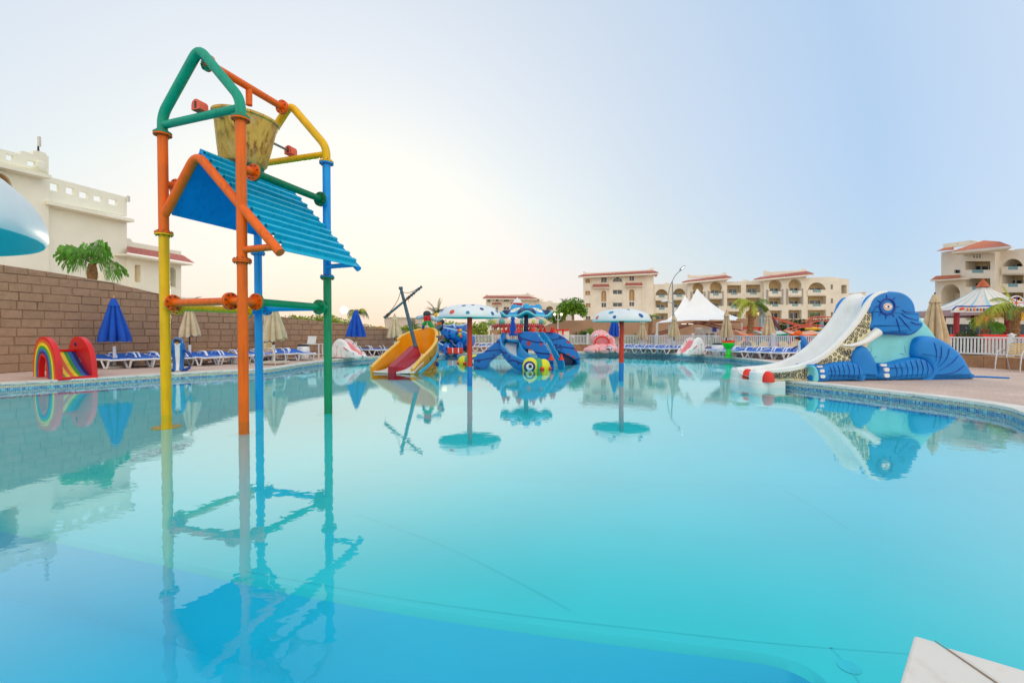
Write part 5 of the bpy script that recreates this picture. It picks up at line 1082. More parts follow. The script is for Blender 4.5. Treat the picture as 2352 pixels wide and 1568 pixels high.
slab([(1195, 860), (1235, 900), (1290, 980), (1350, 1080), (1400, 1180), (1430, 1300), (1490, 1320), (1470, 1230), (1420, 1130), (1350, 1010), (1290, 920), (1250, 870)], 18.9, 18.3, .05, m_belly, 'stair_treads')
pth = smooth_path([O_(790, 815, 19.0), O_(760, 880, 18.8), O_(745, 960, 18.5), O_(765, 1050, 18.1), O_(830, 1140, 17.7), O_(920, 1210, 17.2), O_(1030, 1260, 16.8), O_(1110, 1290, 16.6)], 4)
b = trough(pth, [.44 - .06 * i / len(pth) for i in range(len(pth))], m_ob, m_oc, m_oc, oc, 'front_flume')
vs = []; kk = len(pth)
for i, p in enumerate(pth): 
    d_ = (pth[min(i + 1, kk - 1)] - pth[max(i - 1, 0)]).normalized(); sd = d_.cross(Vector((0, 0, 1))).normalized(); up_ = sd.cross(d_); vs += [p - sd * .26 - up_ * .24, p + sd * .26 - up_ * .24]
b = MB(); b.add(vs, [(2 * i, 2 * i + 1, 2 * i + 3, 2 * i + 2) for i in range(kk - 1)], m_ew); obj('flume_bed', b, oc, fix=False)
b = MB(); c = O_(995, 1000, 18.9); b.tube([Vector((c.x, c.y, FL)), Vector((c.x, c.y, O_(995, 505, 18.9).z))], .098, 20, m_navy); obj('post', b, oc)
b = MB(); pz = O_(995, 800, 18.9).z; b.lathe([(.001, 0), (.95, 0), (.95, -.08), (.001, -.08)], Vector((c.x + .1, c.y + .3, pz - .25)), 24, m_oc); obj('platform', b, oc, smooth=False)
# hat: a dome with lifted lobes, striped
Rh = 1.02; zr = O_(995, 582, 18.9).z; zt_ = O_(995, 385, 18.9).z; hc = Vector((c.x, c.y, 0)); nseg = 96
def hatp(u, a):                              # u 0 centre .. 1 rim
    lob = .5 + .5 * math.cos(5 * (a + R(90))); lift = max(0, lob) ** 3
    r_ = Rh * u * (1 + .06 * lift * u ** 4); z_ = zr + (zt_ - zr) * math.sqrt(max(0, 1 - (u * .985) ** 2)) ** .75
    if u > .72: z_ += lift * .17 * ((u - .72) / .28) ** 1.2
    return hc + Vector((r_ * math.cos(a), r_ * math.sin(a), z_))
stripes = [m_oc, m_navy, m_belly, m_navy]
b = MB(); NU = 12; vs = [hatp(max(.001, i / NU), 2 * math.pi * j / nseg) for i in range(NU + 1) for j in range(nseg)]
for m_i, m in enumerate((m_oc, m_navy)):
    fs = []
    for i in range(NU):
        for j in range(nseg):
            ph = ((j + .5) / nseg * 360 + 90 + 18) % 72; isn = ph < 9 or ph > 63 - 0 or (27 < ph < 45)
            isn = not (18 < ph < 0) and (abs(ph - 54) > 14)
            if (m is m_oc) == (not isn): fs.append((i * nseg + j, i * nseg + (j + 1) % nseg, (i + 1) * nseg + (j + 1) % nseg, (i + 1) * nseg + j))
    b.add(vs, fs, m)
hat = obj('hat', b, oc)
b = MB(); b.tube([hatp(1.0, 2 * math.pi * j / nseg) - Vector((0, 0, .015)) for j in range(nseg)], .045, 8, mat('hat_rim', lin(110, 206, 224), .35), closed=True); obj('hat_rim', b, hat)
b = MB(); vs = [hatp(max(.001, i / NU), 2 * math.pi * j / nseg) - Vector((0, 0, .05)) for i in range(NU + 1) for j in range(nseg)]; b.add(vs, [(i * nseg + j, i * nseg + (j + 1) % nseg, (i + 1) * nseg + (j + 1) % nseg, (i + 1) * nseg + j) for i in range(NU) for j in range(nseg)], m_capu); obj('hat_lining', b, hat, fix=False)
for k in range(5):
    a = R(-90 + 72 * k); p = hatp(.50, a); b = MB(); b.lathe([(.17, -.06), (.155, .05), (.11, .13), (.09, .15), (.07, .13), (.001, .12)], p, 20, m_oc); e = obj('eye_bump', b, hat); b = MB(); b.lathe([(.001, .135), (.07, .13)], p, 16, m_blk); obj('pupil', b, e)
    a2 = a + R(36)
    for da in (0,):
        N2 = 20; cc = []
        for q in range(N2): th = 2 * math.pi * q / N2; uu = .72 + .22 * math.sin(th); aa = a2 + .24 * math.cos(th); cc.append(hatp(uu, aa) + Vector((math.cos(aa), math.sin(aa), 1)).normalized() * .012)
        b = MB(); b.add([sum(cc, Vector()) / N2 + Vector((math.cos(a2), math.sin(a2), 1)).normalized() * .03] + cc, [(0, 1 + q, 1 + (q + 1) % N2) for q in range(N2)], m_belly); w_ = obj('white_patch', b, hat, fix=False)
        for dd in (-.1, .1): b = MB(); b.ball(hatp(.78, a2 + dd) + Vector((math.cos(a2), math.sin(a2), 1)).normalized() * .03, .028, 8, mat('lime_dot', lin(200, 220, 60))); obj('dot', b, w_)
# red spikes
for x, y, Y in ((648, 768, 18.7), (712, 775, 18.8), (890, 770, 18.2), (860, 780, 18.6), (1115, 765, 18.1), (1065, 758, 18.9), (1230, 762, 18.8), (1290, 765, 19.8), (1395, 768, 19.9), (1432, 770, 19.8), (1392, 1198, 17.5), (1548, 1196, 18.0)):
    p = O_(x, y, Y); b = MB(); b.lathe([(.12, -.04), (.085, .04), (.05, .10), (.035, .19), (.001, .22)], p, 12, m_er); obj('spike', b, oc)
def fish(x, y, Y, s=1.0, flip=1):
    c_ = O_(x, y, Y); c_.z = .10
    b = MB(); yb = mat('fish_yellow', lin(238, 228, 30), .35, .06)
    b.ball(c_ + Vector((-.22 * flip, -.05, 0)), (.29 * s, .30, .34 * s), 24, yb); b.ball(c_ + Vector((.26 * flip, .1, -.02)), (.25, .28, .30 * s), 20, yb); h_ = obj('fish_head', b, oc, fix=False)
    b = MB(); b.ball(c_ + Vector((.08 * flip, .05, .0)), (.17, .30, .32 * s), 20, mat('fish_green', lin(60, 170, 120), .4)); obj('fish_cheek', b, h_)
    e = c_ + Vector((-.26 * flip, -.30, .02)); b = MB(); b.ball(e, (.205, .06, .205), 20, mat('fish_navy', lin(40, 50, 120))); eo = obj('fish_eye', b, h_); b = MB(); b.ball(e + Vector((0, -.04, 0)), (.13, .04, .13), 16, m_belly); obj('eye_white', b, eo); b = MB(); b.ball(e + Vector((.02, -.07, .02)), (.065, .03, .065), 14, m_blk); obj('pupil', b, eo)
    for dx, dy in ((.18, -.22), (.46, -.02)): b = MB(); b.ball(c_ + Vector((dx * flip, dy, -.06)), (.085, .09, .065), 14, m_er); obj('fish_lip', b, h_)
fish(1160, 1270, 16.3); fish(110, 1190, 19.2, .9, -1)
# ------------------------------------------------------------ buildings
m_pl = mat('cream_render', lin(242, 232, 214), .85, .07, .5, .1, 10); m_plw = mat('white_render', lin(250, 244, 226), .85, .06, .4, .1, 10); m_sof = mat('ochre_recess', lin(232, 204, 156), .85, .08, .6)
m_tile_r = mat('terracotta_tile', lin(200, 126, 116), .75, .22, 6, .1, 20); m_tile_o = mat('orange_tile', lin(206, 126, 94), .75, .22, 6, .1, 20); m_gls = mat('dark_glass', lin(52, 62, 76), .12, .2, .8, spec=.8); m_gls2 = mat('black_glass', lin(28, 26, 30), .15, .2, .8, spec=.6); m_fr = mat('window_frame', lin(214, 212, 204), .5); m_shut = mat('brown_shutter', lin(196, 150, 96), .7, .12); m_bglass = mat('balcony_glass', lin(120, 160, 166), .15, .1, 1, spec=.7); m_latt = mat('lattice_grey', lin(176, 172, 166), .8, .3, 30)
def PR_(): return globals().get('PR')
class Plane:
    def __init__(s, zf, a, Ya, b, Yb):
        s.zf = zf; pa, pb = zf(a, 0), zf(b, 0); A = P(pa[0], 700, Ya); B = P(pb[0], 700, Yb); s.O = A; s.D = Vector((B.x - A.x, B.y - A.y, 0)).normalized(); s.N = Vector((s.D.y, -s.D.x, 0))
        if s.N.dot(Vector((A.x, A.y, 0))) > 0: s.N = -s.N      # N looks towards the camera
    def __call__(s, x, y, off=0.0):
        return VP(*s.zf(x, y), s.O + s.N * off, s.D)
def archpts(x0, x1, y0, y1, n=12, r=None, dy=0.0):
    ry = r if r is not None else (x1 - x0) / 2; xc = (x0 + x1) / 2
    return [(xc - (x1 - x0) / 2 * math.cos(math.pi * i / n), y0 + ry - ry * math.sin(math.pi * i / n)) for i in range(n + 1)] + [(x1, y1), (x0, y1)]
def rectpts(x0, x1, y0, y1): return [(x0, y0), (x1, y0), (x1, y1), (x0, y1)]
def facade(pl, par, outer, holes, m, thick, off=0.0, nm='wall', depth=None, through=(), mrev=None):
    b = MB(); o3 = [pl(x, y, off) for x, y in outer]; hs = [[pl(x, y, off) for x, y in h] for h in holes]
    allp = o3 + [p for h in hs for p in h]; b.add(allp, tessellate_polygon([o3] + hs), m); n = len(o3); back = -pl.N * thick
    b.add(o3 + [p + back for p in o3], [(i, (i + 1) % n, n + (i + 1) % n, n + i) for i in range(n)], m)
    for hi, h in enumerate(hs):
        k = len(h); dd = -pl.N * (thick if hi in through else (depth or .3)); b.add(h + [p + dd for p in h], [(i, (i + 1) % k, k + (i + 1) % k, k + i) for i in range(k)], mrev or m)
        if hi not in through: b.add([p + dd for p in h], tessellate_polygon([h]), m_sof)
    return obj(nm, b, par, smooth=False, fix=False)
def window(pl, par, pts, off, glass=None, mull=1, fw=.07, sill=False):
    g = [pl(x, y, off) for x, y in pts]; cc = sum(g, Vector()) / len(g); f = MB(); inn = [cc + (p - cc) * .90 for p in g]; k = len(g)
    o2 = pl.N * fw
    f.add([p + o2 for p in g] + [p + o2 for p in inn] + g + inn, [(i, (i + 1) % k, k + (i + 1) % k, k + i) for i in range(k)] + [(i, (i + 1) % k, 2 * k + (i + 1) % k, 2 * k + i) for i in range(k)] + [(k + i, k + (i + 1) % k, 3 * k + (i + 1) % k, 3 * k + i) for i in range(k)], m_fr)
    x0, x1 = min(p[0] for p in pts), max(p[0] for p in pts); y0, y1 = min(p[1] for p in pts), max(p[1] for p in pts)
    for i in range(mull):
        x = x0 + (x1 - x0) * (i + 1) / (mull + 1); f.beam(pl(x, y1 - .5, off + fw * .6), pl(x, y0 + (y1 - y0) * .06, off + fw * .6), fw * 1.3, fw, m_fr)
    w = obj('window', f, par, smooth=False, fix=False)
    q = MB(); q.add([p + pl.N * .02 for p in inn], tessellate_polygon([inn]), glass or m_gls); obj('pane', q, w, smooth=False, fix=False); return w
def balcony(pl, par, x0, x1, y0, y1, m, out=.5, glassw=.45):
    b = MB(); xa = x0 + (x1 - x0) * (1 - glassw) / 2; xb = x1 - (x1 - x0) * (1 - glassw) / 2; ym = y0 + (y1 - y0) * .45
    ol = [(x0, y0), (xa, y0), (xa, ym), (xb, ym), (xb, y0), (x1, y0), (x1, y1), (x0, y1)]
    b.poly([pl(x, y, out) for x, y in ol], -pl.N * .22, m); b_ = obj('balcony', b, par, smooth=False)
    g = MB(); g.poly([pl(x, y, out - .05) for x, y in rectpts(xa, xb, y0 - 2, ym)], -pl.N * .04, m_bglass); obj('balcony_glass', g, b_, smooth=False)
def slab_px(pl, pts, off, th, m, nm, par, mb=None): b = mb or MB(); b.poly([pl(x, y, off) for x, y in pts], -pl.N * th, m); return None if mb else obj(nm, b, par, smooth=False)
def tiles(a, b_, c, d, nu, nv, m, par, nm='roof_tile', each=False, r=None):
    """a,b eave ends, d,c ridge ends; rows of half round tiles"""
    a, b_, c, d = map(Vector, (a, b_, c, d)); st = MB(); nn = (b_ - a).cross(d - a).normalized(); nn = nn if nn.z > 0 else -nn
    for j in range(nv):
        for i in range(nu):
            u0, u1, v0, v1 = i / nu, (i + 1) / nu, j / nv, (j + 1.12) / nv
            q = lambda u, v: a.lerp(b_, u).lerp(d.lerp(c, u), v)
            h = (q(u1, v0) - q(u0, v0)).length * .38; vs = []
            for v, lift in ((v0, h * .5), (min(v1, 1.02), 0)):
                for k in range(5): u = u0 + (u1 - u0) * k / 4; vs.append(q(u, v) + nn * (h * math.sin(math.pi * k / 4) + lift))
            mb = MB() if each else st; mb.add(vs, [(k, k + 1, 6 + k, 5 + k) for k in range(4)] + [(0, 1, 2, 3, 4)], m)
            if each: obj(nm, mb, par, fix=False)
    if not each: o = obj(nm + 's', st, par, fix=False); o['kind'] = 'stuff'
# --- hotel across the far side
def zb(x, y): return (2800 + x / 3.409) / 1.7415, (1040 + y / 3.409) / 1.7415
PB = Plane(zb, -1600, 100, 2030, 88)
ht = empty('hotel_building', (PB(200, 800).x, PB(200, 800).y, DZ), 'long cream hotel with arched balconies and red tile eaves, right of centre', 'building')
YB = 812
def eave(x0, x1, yl, yr, h, o0, o1, pl=PB, par=ht, m=m_tile_r, nu=40, nv=3, par_h=None, out=1.6):
    """tiled eave strip from x0 to x1: eave line y yl..yr, h px high"""
    a, b_, = pl(x0, yl, out), pl(x1, yr, out); c, d = pl(x1 + o1, yr - h, .1), pl(x0 + o0, yl - h, .1)
    tiles(a, b_, c, d, nu, nv, m, par)
    q = MB(); dn = Vector((0, 0, -.28)); back = -pl.N * out
    q.add([a, b_, a + dn, b_ + dn, d + dn * 1.0, c + dn * 1.0, d - Vector((0, 0, .05)), c - Vector((0, 0, .05))], [(0, 1, 3, 2), (2, 3, 5, 4), (0, 2, 4, 6), (1, 3, 5, 7), (0, 1, 7, 6)], m_pl); obj('eave', q, par, smooth=False)
    ra = MB(); c2, d2 = c - pl.N * 6, d - pl.N * 6; ra.add([c, c2, d2, d], [(0, 1, 2, 3)], m); ra.add([b_, c, c2, b_ - pl.N * (out + 6)], [(0, 1, 2, 3)], m); obj('roof', ra, par, smooth=False, fix=False)
# walls, one part per block
T = 10.0
wins = []
H1 = [archpts(-1563, -1498, 255, 315), rectpts(-1563, -1498, 422, 482), rectpts(-1558, -1495, 590, 650), rectpts(-1558, -1495, 765, 812), rectpts(-1348, -1273, 240, 305), archpts(-1191, -1061, 235, 298, r=58), rectpts(-965, -898, 225, 285),
      archpts(-1348, -1276, 415, 575), archpts(-968, -893, 400, 565), rectpts(-1346, -1278, 583, 645), rectpts(-965, -898, 572, 630), rectpts(-1191, -1061, 408, 465), rectpts(-1191, -1061, 582, 635), rectpts(-1191, -1061, 720, 770), rectpts(-1346, -1278, 740, 790), rectpts(-965, -898, 735, 790)]
facade(PB, ht, [(-1593, 235), (-633, 200), (-628, YB), (-1593, YB)], H1, m_pl, T, 0, 'wall', .35)
for i, h in enumerate(H1): window(PB, ht, h, -.33, m_shut if i in (0, 1, 2, 7, 8) else m_gls, 2 if i == 5 else 1)
for x0, x1, y in ((-1461, -1238, 332), (-1018, -785, 312)):
    a, b_ = PB(x0, y + 40, 1.0), PB(x1, y + 36, 1.0); c, d = PB(x1, y, .05), PB(x0, y + 2, .05); tiles(a, b_, c, d, 16, 2, m_tile_r, ht); slab_px(PB, [(x0, y + 40), (x1, y + 36), (x1, y + 46), (x0, y + 50)], 1.0, 1.0, m_pl, 'awning_base', ht)
for x0, x1 in ((-1490, -1480), (-1240, -1218), (-1050, -1010), (-790, -780)): slab_px(PB, rectpts(x0, x1, 225, YB), .18, .18, m_pl, 'pilaster', ht)
slab_px(PB, archpts(-748, -668, 212, YB), .12, .12, m_pl, 'blind_arch', ht)
eave(-1665, -563, 228, 176, 26, 72, -72)
slab_px(PB, [(-1593, 205), (-1593, 156), (-1568, 156), (-1568, 170), (-1538, 170), (-1538, 178), (-693, 132), (-693, 122), (-663, 119), (-663, 106), (-636, 106), (-636, 170)], -.3, .5, m_pl, 'parapet', ht)
# section between blocks
def balc_bay(x0, x1, floors, arch=False, par=ht, pl=PB, mwin=None):
    hs = []
    for k, (y0, y1, yp) in enumerate(floors):
        hs.append(archpts(x0, x1, y0, y1, r=min((x1 - x0) / 2, y1 - y0 - 20)) if (arch and k == 0) else rectpts(x0, x1, y0, y1))
    return hs
def bays(outer, specs, off, nm='wall', par=ht, pl=PB, m=m_pl, horseshoe=False, winm=m_gls, extra=()):
    hs = []; todo = []
    for (x0, x1, fl_, arch) in specs:
        for k, (y0, yb, yp) in enumerate(fl_):
            if arch == 'h' and k == 0:
                r_ = (x1 - x0) / 2 * 1.0; xc = (x0 + x1) / 2; n_ = 16; aa = [R(-35 + 250 * i / n_) for i in range(n_ + 1)]
                h = [(xc - r_ * math.cos(a), y0 + r_ - r_ * math.sin(a)) for a in aa]; h = h + [(xc + (x1 - x0) * .5, h[-1][1] + 14), (xc + (x1 - x0) * .5, yb), (xc - (x1 - x0) * .5, yb), (xc - (x1 - x0) * .5, h[0][1] + 14)]
            elif arch and k == 0: h = archpts(x0, x1, y0, yb, r=min((x1 - x0) / 2, yb - y0 - 30))
            else: h = rectpts(x0, x1, y0, yb)
            hs.append(h); todo.append((x0, x1, y0, yb, yp, arch and k == 0))
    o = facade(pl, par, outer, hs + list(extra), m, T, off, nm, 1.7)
    for (x0, x1, y0, yb, yp, ar) in todo:
        w = x1 - x0; top = y0 + (yb - y0) * (.52 if ar else .32); wb = (yp if yp else yb) + 6
        window(pl, par, rectpts(x0 + w * (.33 if pl is PR_() else .06), x0 + w * (.97 if pl is PR_() else .70), min(top, wb - 30), wb + 4), off - 1.62, winm, 1, .09)
        if yp: balcony(pl, par, x0 - 2, x1 + 2, yp, yb + 0, m, off + .25 if ar else off + .02)
    for h in extra: window(pl, par, h, off - .3, winm, 1)
    return o
bays([(-628, 330), (-173, 322), (-173, YB), (-628, YB)], [(-608, -438, [(397, 548, 480), (556, 716, 648), (726, 808, 0)], True), (-368, -198, [(388, 543, 472), (552, 712, 645), (722, 808, 0)], True)], -.6)
slab_px(PB, [(-488, 326), (-488, 316), (-465, 316), (-465, 303), (-442, 303), (-442, 314), (-412, 314), (-412, 326)], -.8, .4, m_pl, 'parapet', ht)
bays([(-173, 275), (360, 258), (360, YB), (-173, YB)], [(-103, 47, [(305, 528, 462), (540, 692, 628), (702, 808, 0)], 'h'), (133, 300, [(292, 524, 452), (536, 690, 626), (700, 808, 0)], 'h')], .3)
for x0, x1, y in ((-128, -108, 292), (52, 75, 290), (110, 130, 280), (303, 322, 278)): slab_px(PB, rectpts(x0, x1, y + 140, 620), .45, .12, m_latt, 'lattice_strip', ht)
eave(-253, 440, 308, 240, 28, 85, -85, nu=26)
slab_px(PB, [(-168, 250), (-168, 196), (-140, 196), (-140, 206), (-112, 206), (-112, 214), (292, 196), (292, 186), (322, 184), (322, 169), (356, 169), (356, 225)], -.2, .5, m_pl, 'parapet', ht)
bays([(360, 296), (860, 282), (870, YB), (360, YB)], [(370, 560, [(342, 505, 450), (518, 692, 628), (702, 800, 0)], False), (628, 825, [(335, 500, 445), (512, 688, 625), (696, 800, 0)], False)], -.6)
slab_px(PB, [(585, 292), (585, 268), (640, 266), (640, 274), (660, 274), (660, 290)], -.8, .4, m_pl, 'parapet', ht)
bays([(870, 250), (1450, 226), (1450, YB), (870, YB)], [(935, 1112, [(267, 497, 424), (512, 672, 602), (686, 798, 0)], 'h'), (1205, 1385, [(258, 490, 416), (505, 668, 598), (680, 798, 0)], 'h')], .3)
for x0, x1, y in ((910, 930, 255), (1117, 1137, 250), (1180, 1200, 245), (1388, 1407, 240)): slab_px(PB, rectpts(x0, x1, y + 145, 605), .45, .12, m_latt, 'lattice_strip', ht)
eave(722, 1555, 272, 190, 34, 100, -100, nu=30)
slab_px(PB, [(868, 212), (868, 146), (906, 146), (906, 156), (940, 156), (940, 164), (1378, 142), (1378, 122), (1446, 121), (1446, 190)], -.2, .5, m_pl, 'parapet', ht)
sw = [rectpts(1780, 1812, 335, 400), rectpts(1782, 1814, 525, 590), rectpts(1784, 1816, 710, 775)]
bays([(1450, 243), (1780, 228), (1900, 245), (1900, YB), (1450, YB)], [(1467, 1718, [(305, 482, 406), (492, 668, 600), (680, 798, 0)], True)], -.3, extra=sw)
facade(PB, ht, [(1900, 245), (2032, 262), (2032, YB), (1900, YB)], [rectpts(1925, 2000, 340, 458), rectpts(1925, 2000, 525, 620)], m_pl, 3.0, -.3, 'wall', .6, through=(0,))
# low wing in the distance
lw_ = MB(); p0 = PB(2032, 452, -6); PLW = PB
fb = empty('low_hotel_wing', (PB(2100, 800).x, PB(2100, 800).y, DZ), 'low flat roofed beige wing behind the elephant slide', 'building'); slab_px(PB, [(2036, 462), (2170, 446), (2260, 436), (2260, YB), (2036, YB)], -8, 8, m_pl, 'wall', fb); slab_px(PB, [(2034, 456), (2262, 430), (2262, 438), (2034, 464)], -7.8, 8, m_pl, 'roof_edge', fb); slab_px(PB, [(2262, 520), (2560, 525), (2560, YB), (2262, YB)], -9, 8, m_pl, 'wall', fb)
# --- small block left of centre
def z3(x, y): return (1850 + x / 3.92) / 1.7415, (1130 + y / 3.92) / 1.7415
PC = Plane(z3, 367, 125, 1600, 118)
sb = empty('small_hotel_block', (PC(740, 800).x, PC(740, 800).y, DZ), 'distant cream block with red eave and arched windows between the two mushrooms', 'building')
HC = [archpts(390, 437, 262, 308), rectpts(525, 560, 255, 297), archpts(643, 735, 253, 300, r=40), rectpts(815, 842, 245, 280), archpts(525, 558, 385, 465), rectpts(643, 735, 383, 425), rectpts(643, 735, 500, 545)]
facade(PC, sb, [(367, 240), (1117, 225), (1117, 830), (367, 830)], HC, m_pl, T, 0, 'wall', .35)
for i, h in enumerate(HC): window(PC, sb, h, -.33, m_gls, 2 if i == 2 else 1)
eave(315, 1165, 244, 256, 34, 55, -125, pl=PC, par=sb, nu=30)
slab_px(PC, [(367, 215), (368, 184), (392, 184), (395, 196), (410, 202), (990, 185), (990, 172), (1010, 170), (1010, 162), (1035, 162), (1038, 178), (1095, 200), (1112, 195), (1112, 235)], -.3, .5, m_pl, 'parapet', sb)
for x0, x1, y in ((460, 605, 322), (760, 850, 314)): tiles(PC(x0, y + 24, .9), PC(x1, y + 24, .9), PC(x1, y, .05), PC(x0, y, .05), 12, 2, m_tile_r, sb); slab_px(PC, rectpts(x0, x1, y + 24, y + 30), .9, .9, m_pl, 'awning_base', sb)
bays([(1117, 322), (1640, 318), (1640, 830), (1117, 830)], [(1130, 1238, [(368, 470, 435)], True), (1305, 1425, [(370, 470, 430)], True)], -.5, par=sb, pl=PC, extra=[archpts(1462, 1502, 390, 430)])
slab_px(PC, [(1210, 318), (1210, 288), (1240, 288), (1240, 300), (1345, 292), (1345, 283), (1385, 283), (1385, 295), (1415, 295), (1415, 318)], -.8, .4, m_pl, 'parapet', sb)
ls = empty('low_cream_house', (PC(400, 900).x * .55, PC(400, 900).y * .55, DZ), 'low cream house under the left mushroom cap, beside the carousel', 'building'); PL3 = Plane(z3, 200, 68, 560, 68)
HL = [rectpts(285, 310, 625, 670), rectpts(328, 355, 618, 685), rectpts(328, 355, 705, 745), rectpts(490, 540, 690, 740)]
facade(PL3, ls, [(240, 600), (600, 600), (600, 800), (240, 800)], HL, m_plw, 5, 0, 'wall', .25); [window(PL3, ls, h, -.23, m_gls2, 1, .05) for h in HL]
# --- grey long building far behind the boat slide
PG = Plane(lambda x, y: (x, y), 870, 110, 1060, 110); gb = empty('long_grey_building', (PG(960, 765).x, 110, DZ), 'long flat grey beige building far behind the boat slide mast', 'building')
HG = [rectpts(918 + 14 * k, 929 + 14 * k, 751, 757) for k in range(5)]
facade(PG, gb, [(884, 728), (1000, 731), (1000, 742), (1062, 740), (1062, 768), (884, 768)], HG, mat('grey_beige_render', lin(214, 200, 184), .9), 12, 0, 'wall', .4); [window(PG, gb, h, -.38, m_gls, 1, .12) for h in HG]
slab_px(PG, [(882, 726.5), (1001, 729.5), (1001, 731.5), (882, 728.5)], .4, 12, m_plw, 'roof_edge', gb)
# --- building on the right edge
def z2(x, y): return (3600 + x / 2.413) / 1.7415, (900 + y / 2.413) / 1.7415
PR = Plane(z2, 340, 50, 1197, 43)
rb_ = empty('right_hotel_tower', (PR(760, 1100).x, PR(760, 1100).y, DZ), 'cream hotel tower with orange tiles and glass balconies at the right edge', 'building')
h_arch = archpts(395, 578, 570, 880, r=92)
facade(PR, rb_, [(337, 530), (583, 500), (583, 1200), (337, 1200)], [h_arch], m_pl, 8, 0, 'wall', 3.0)
for y0, y1 in ((600, 655), (725, 790), (860, 930)): slab_px(PR, archpts(452, 580, y0, y1, r=40) if y0 == 600 else rectpts(452, 580, y0, y1), -2.9, .1, m_gls2, 'dark_opening', rb_)
for y0, y1 in ((655, 720), (800, 850)): slab_px(PR, rectpts(452, 580, y0, y1), -2.2, .3, m_pl, 'stair_parapet', rb_)
tiles(PR(290, 535, 1.4), PR(583, 512, 1.4), PR(583, 482, .0), PR(345, 495, .0), 16, 3, m_tile_o, rb_, each=True); slab_px(PR, [(290, 535), (583, 512), (583, 522), (290, 545)], 1.4, 1.4, m_pl, 'eave', rb_)
facade(PR, rb_, [(396, 262), (585, 240), (585, 505), (396, 498)], [rectpts(520, 583, 432, 467)], m_pl, 6, -1.5, 'wall', .3); window(PR, rb_, rectpts(520, 583, 432, 467), -1.78, m_gls2, 0)
tiles(PR(352, 256, .2), PR(520, 243, .2), PR(520, 212, -1.4), PR(420, 225, -1.4), 10, 2, m_tile_o, rb_, each=True)
slab_px(PR, [(413, 225), (413, 185), (545, 165), (545, 190), (556, 190), (556, 163), (680, 148), (680, 172), (690, 172), (690, 145), (750, 158), (750, 180)], -3, .5, m_pl, 'parapet', rb_)
def gbay(x0, x1, fl_, arch=False): return (x0, x1, fl_, arch)
bays([(583, 262), (915, 225), (915, 1200), (583, 1200)], [gbay(628, 870, [(325 + 24, 500, 432), (492 + 22, 660, 598), (680, 830, 765), (846, 960, 920)])], .0, par=rb_, pl=PR, winm=m_gls2)
for x in (612, 660, 713, 765, 817, 868): slab_px(PR, [(x - 13, 266 - (x - 612) * .12), (x + 13, 264 - (x - 612) * .12), (x + 8, 298 - (x - 612) * .12), (x - 8, 300 - (x - 612) * .12)], .5, .5, m_plw, 'bracket', rb_)
for x in (713, 742, 769):
    for y in (291, 311): slab_px(PR, rectpts(x - 6, x + 6, y - 6, y + 6), .02, .1, m_gls2, 'vent', rb_)
aR, bR, cR = PR(498, 258, 2.2), PR(1072, 205, 2.2), PR(800, 152, -4.0); dR = PR(965, 162, -4.0)
tiles(aR, bR, dR, cR, 30, 6, m_tile_o, rb_, each=True); q = MB(); q.poly([PR(498, 260, 2.1), PR(1065, 208, 2.1), PR(1020, 236, .6), PR(560, 270, .6)], Vector((0, 0, -.18)), m_pl); obj('cornice', q, rb_, smooth=False)
slab_px(PR, [(500, 258), (1072, 205), (1072, 218), (500, 270)], 2.15, .3, m_pl, 'fascia', rb_)
bays([(915, 250), (1085, 240), (1085, 262), (1103, 260), (1103, 235), (1300, 215), (1300, 1200), (915, 1200)], [(983, 1192, [(325, 470, 400), (482, 636, 566), (650, 800, 735), (830, 960, 905)], True)], -.8, par=rb_, pl=PR, winm=m_gls2)
# --- building on the left
def zl(x, y): return (x / 2.24) / 1.7415, (500 + y / 2.24) / 1.7415
LA, LBp = P(113, 700, 24), P(292, 700, 28)
PLf = Plane(zl, 443, 24, 1138, 28)
lb = empty('left_hotel_building', (PLf(800, 1400).x, PLf(800, 1400).y, DZ), 'white hotel with pierced parapets behind the brown wall at the left', 'building')
def lerp_y(x, x0, y0, x1, y1): return y0 + (y1 - y0) * (x - x0) / (x1 - x0)
hp = []
for (x0, x1, y0, y1, sl_) in ((450, 530, 514, 582, 22), (592, 665, 552, 614, 18), (712, 790, 592, 648, 18), (840, 915, 628, 678, 17), (975, 1050, 658, 708, 18)): hp.append([(x0, y0), (x1, y0 + sl_), (x1, y1 + sl_), (x0, y1)])
facade(PLf, lb, [(438, 464), (1138, 648), (1138, 820), (438, 682)], hp, m_plw, .16, 0, 'parapet', .3, through=(0, 1, 2, 3, 4))
facade(PLf, lb, [(438, 690), (1138, 830), (1138, 1700), (438, 1700)], [], m_plw, 9, -.05, 'wall')
slab_px(PLf, [(438, 678), (1205, 846), (1205, 872), (438, 710)], .55, 1.0, m_plw, 'cornice', lb)
slab_px(PLf, [(930, 1300), (942, 1304), (942, 1480), (930, 1480)], .1, .15, m_plw, 'drain_pipe', lb)
hT = [[(55, 258), (130, 278), (130, 330), (55, 310)], [(247, 313), (328, 333), (328, 382), (247, 362)]]
facade(PLf, lb, [(-300, 130), (185, 262), (185, 238), (212, 234), (300, 262), (300, 234), (330, 230), (412, 252), (412, 264), (425, 268), (425, 280), (438, 286), (438, 432), (-300, 262)], hT, m_plw, .2, .35, 'parapet', .3, through=(0, 1))
ar = [(-220, 560)] + [(-45 + 165 * math.sin(a), 560 - 148 * math.cos(a) + 0) for a in [R(-85 + 175 * i / 14) for i in range(15)]] + [(120, 700), (120, 790), (-220, 700)]
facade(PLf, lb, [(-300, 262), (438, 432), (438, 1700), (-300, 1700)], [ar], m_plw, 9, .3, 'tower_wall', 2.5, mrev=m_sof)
slab_px(PLf, [(-300, 278), (465, 452), (465, 482), (-300, 308)], .9, 1.2, m_plw, 'cornice', lb)
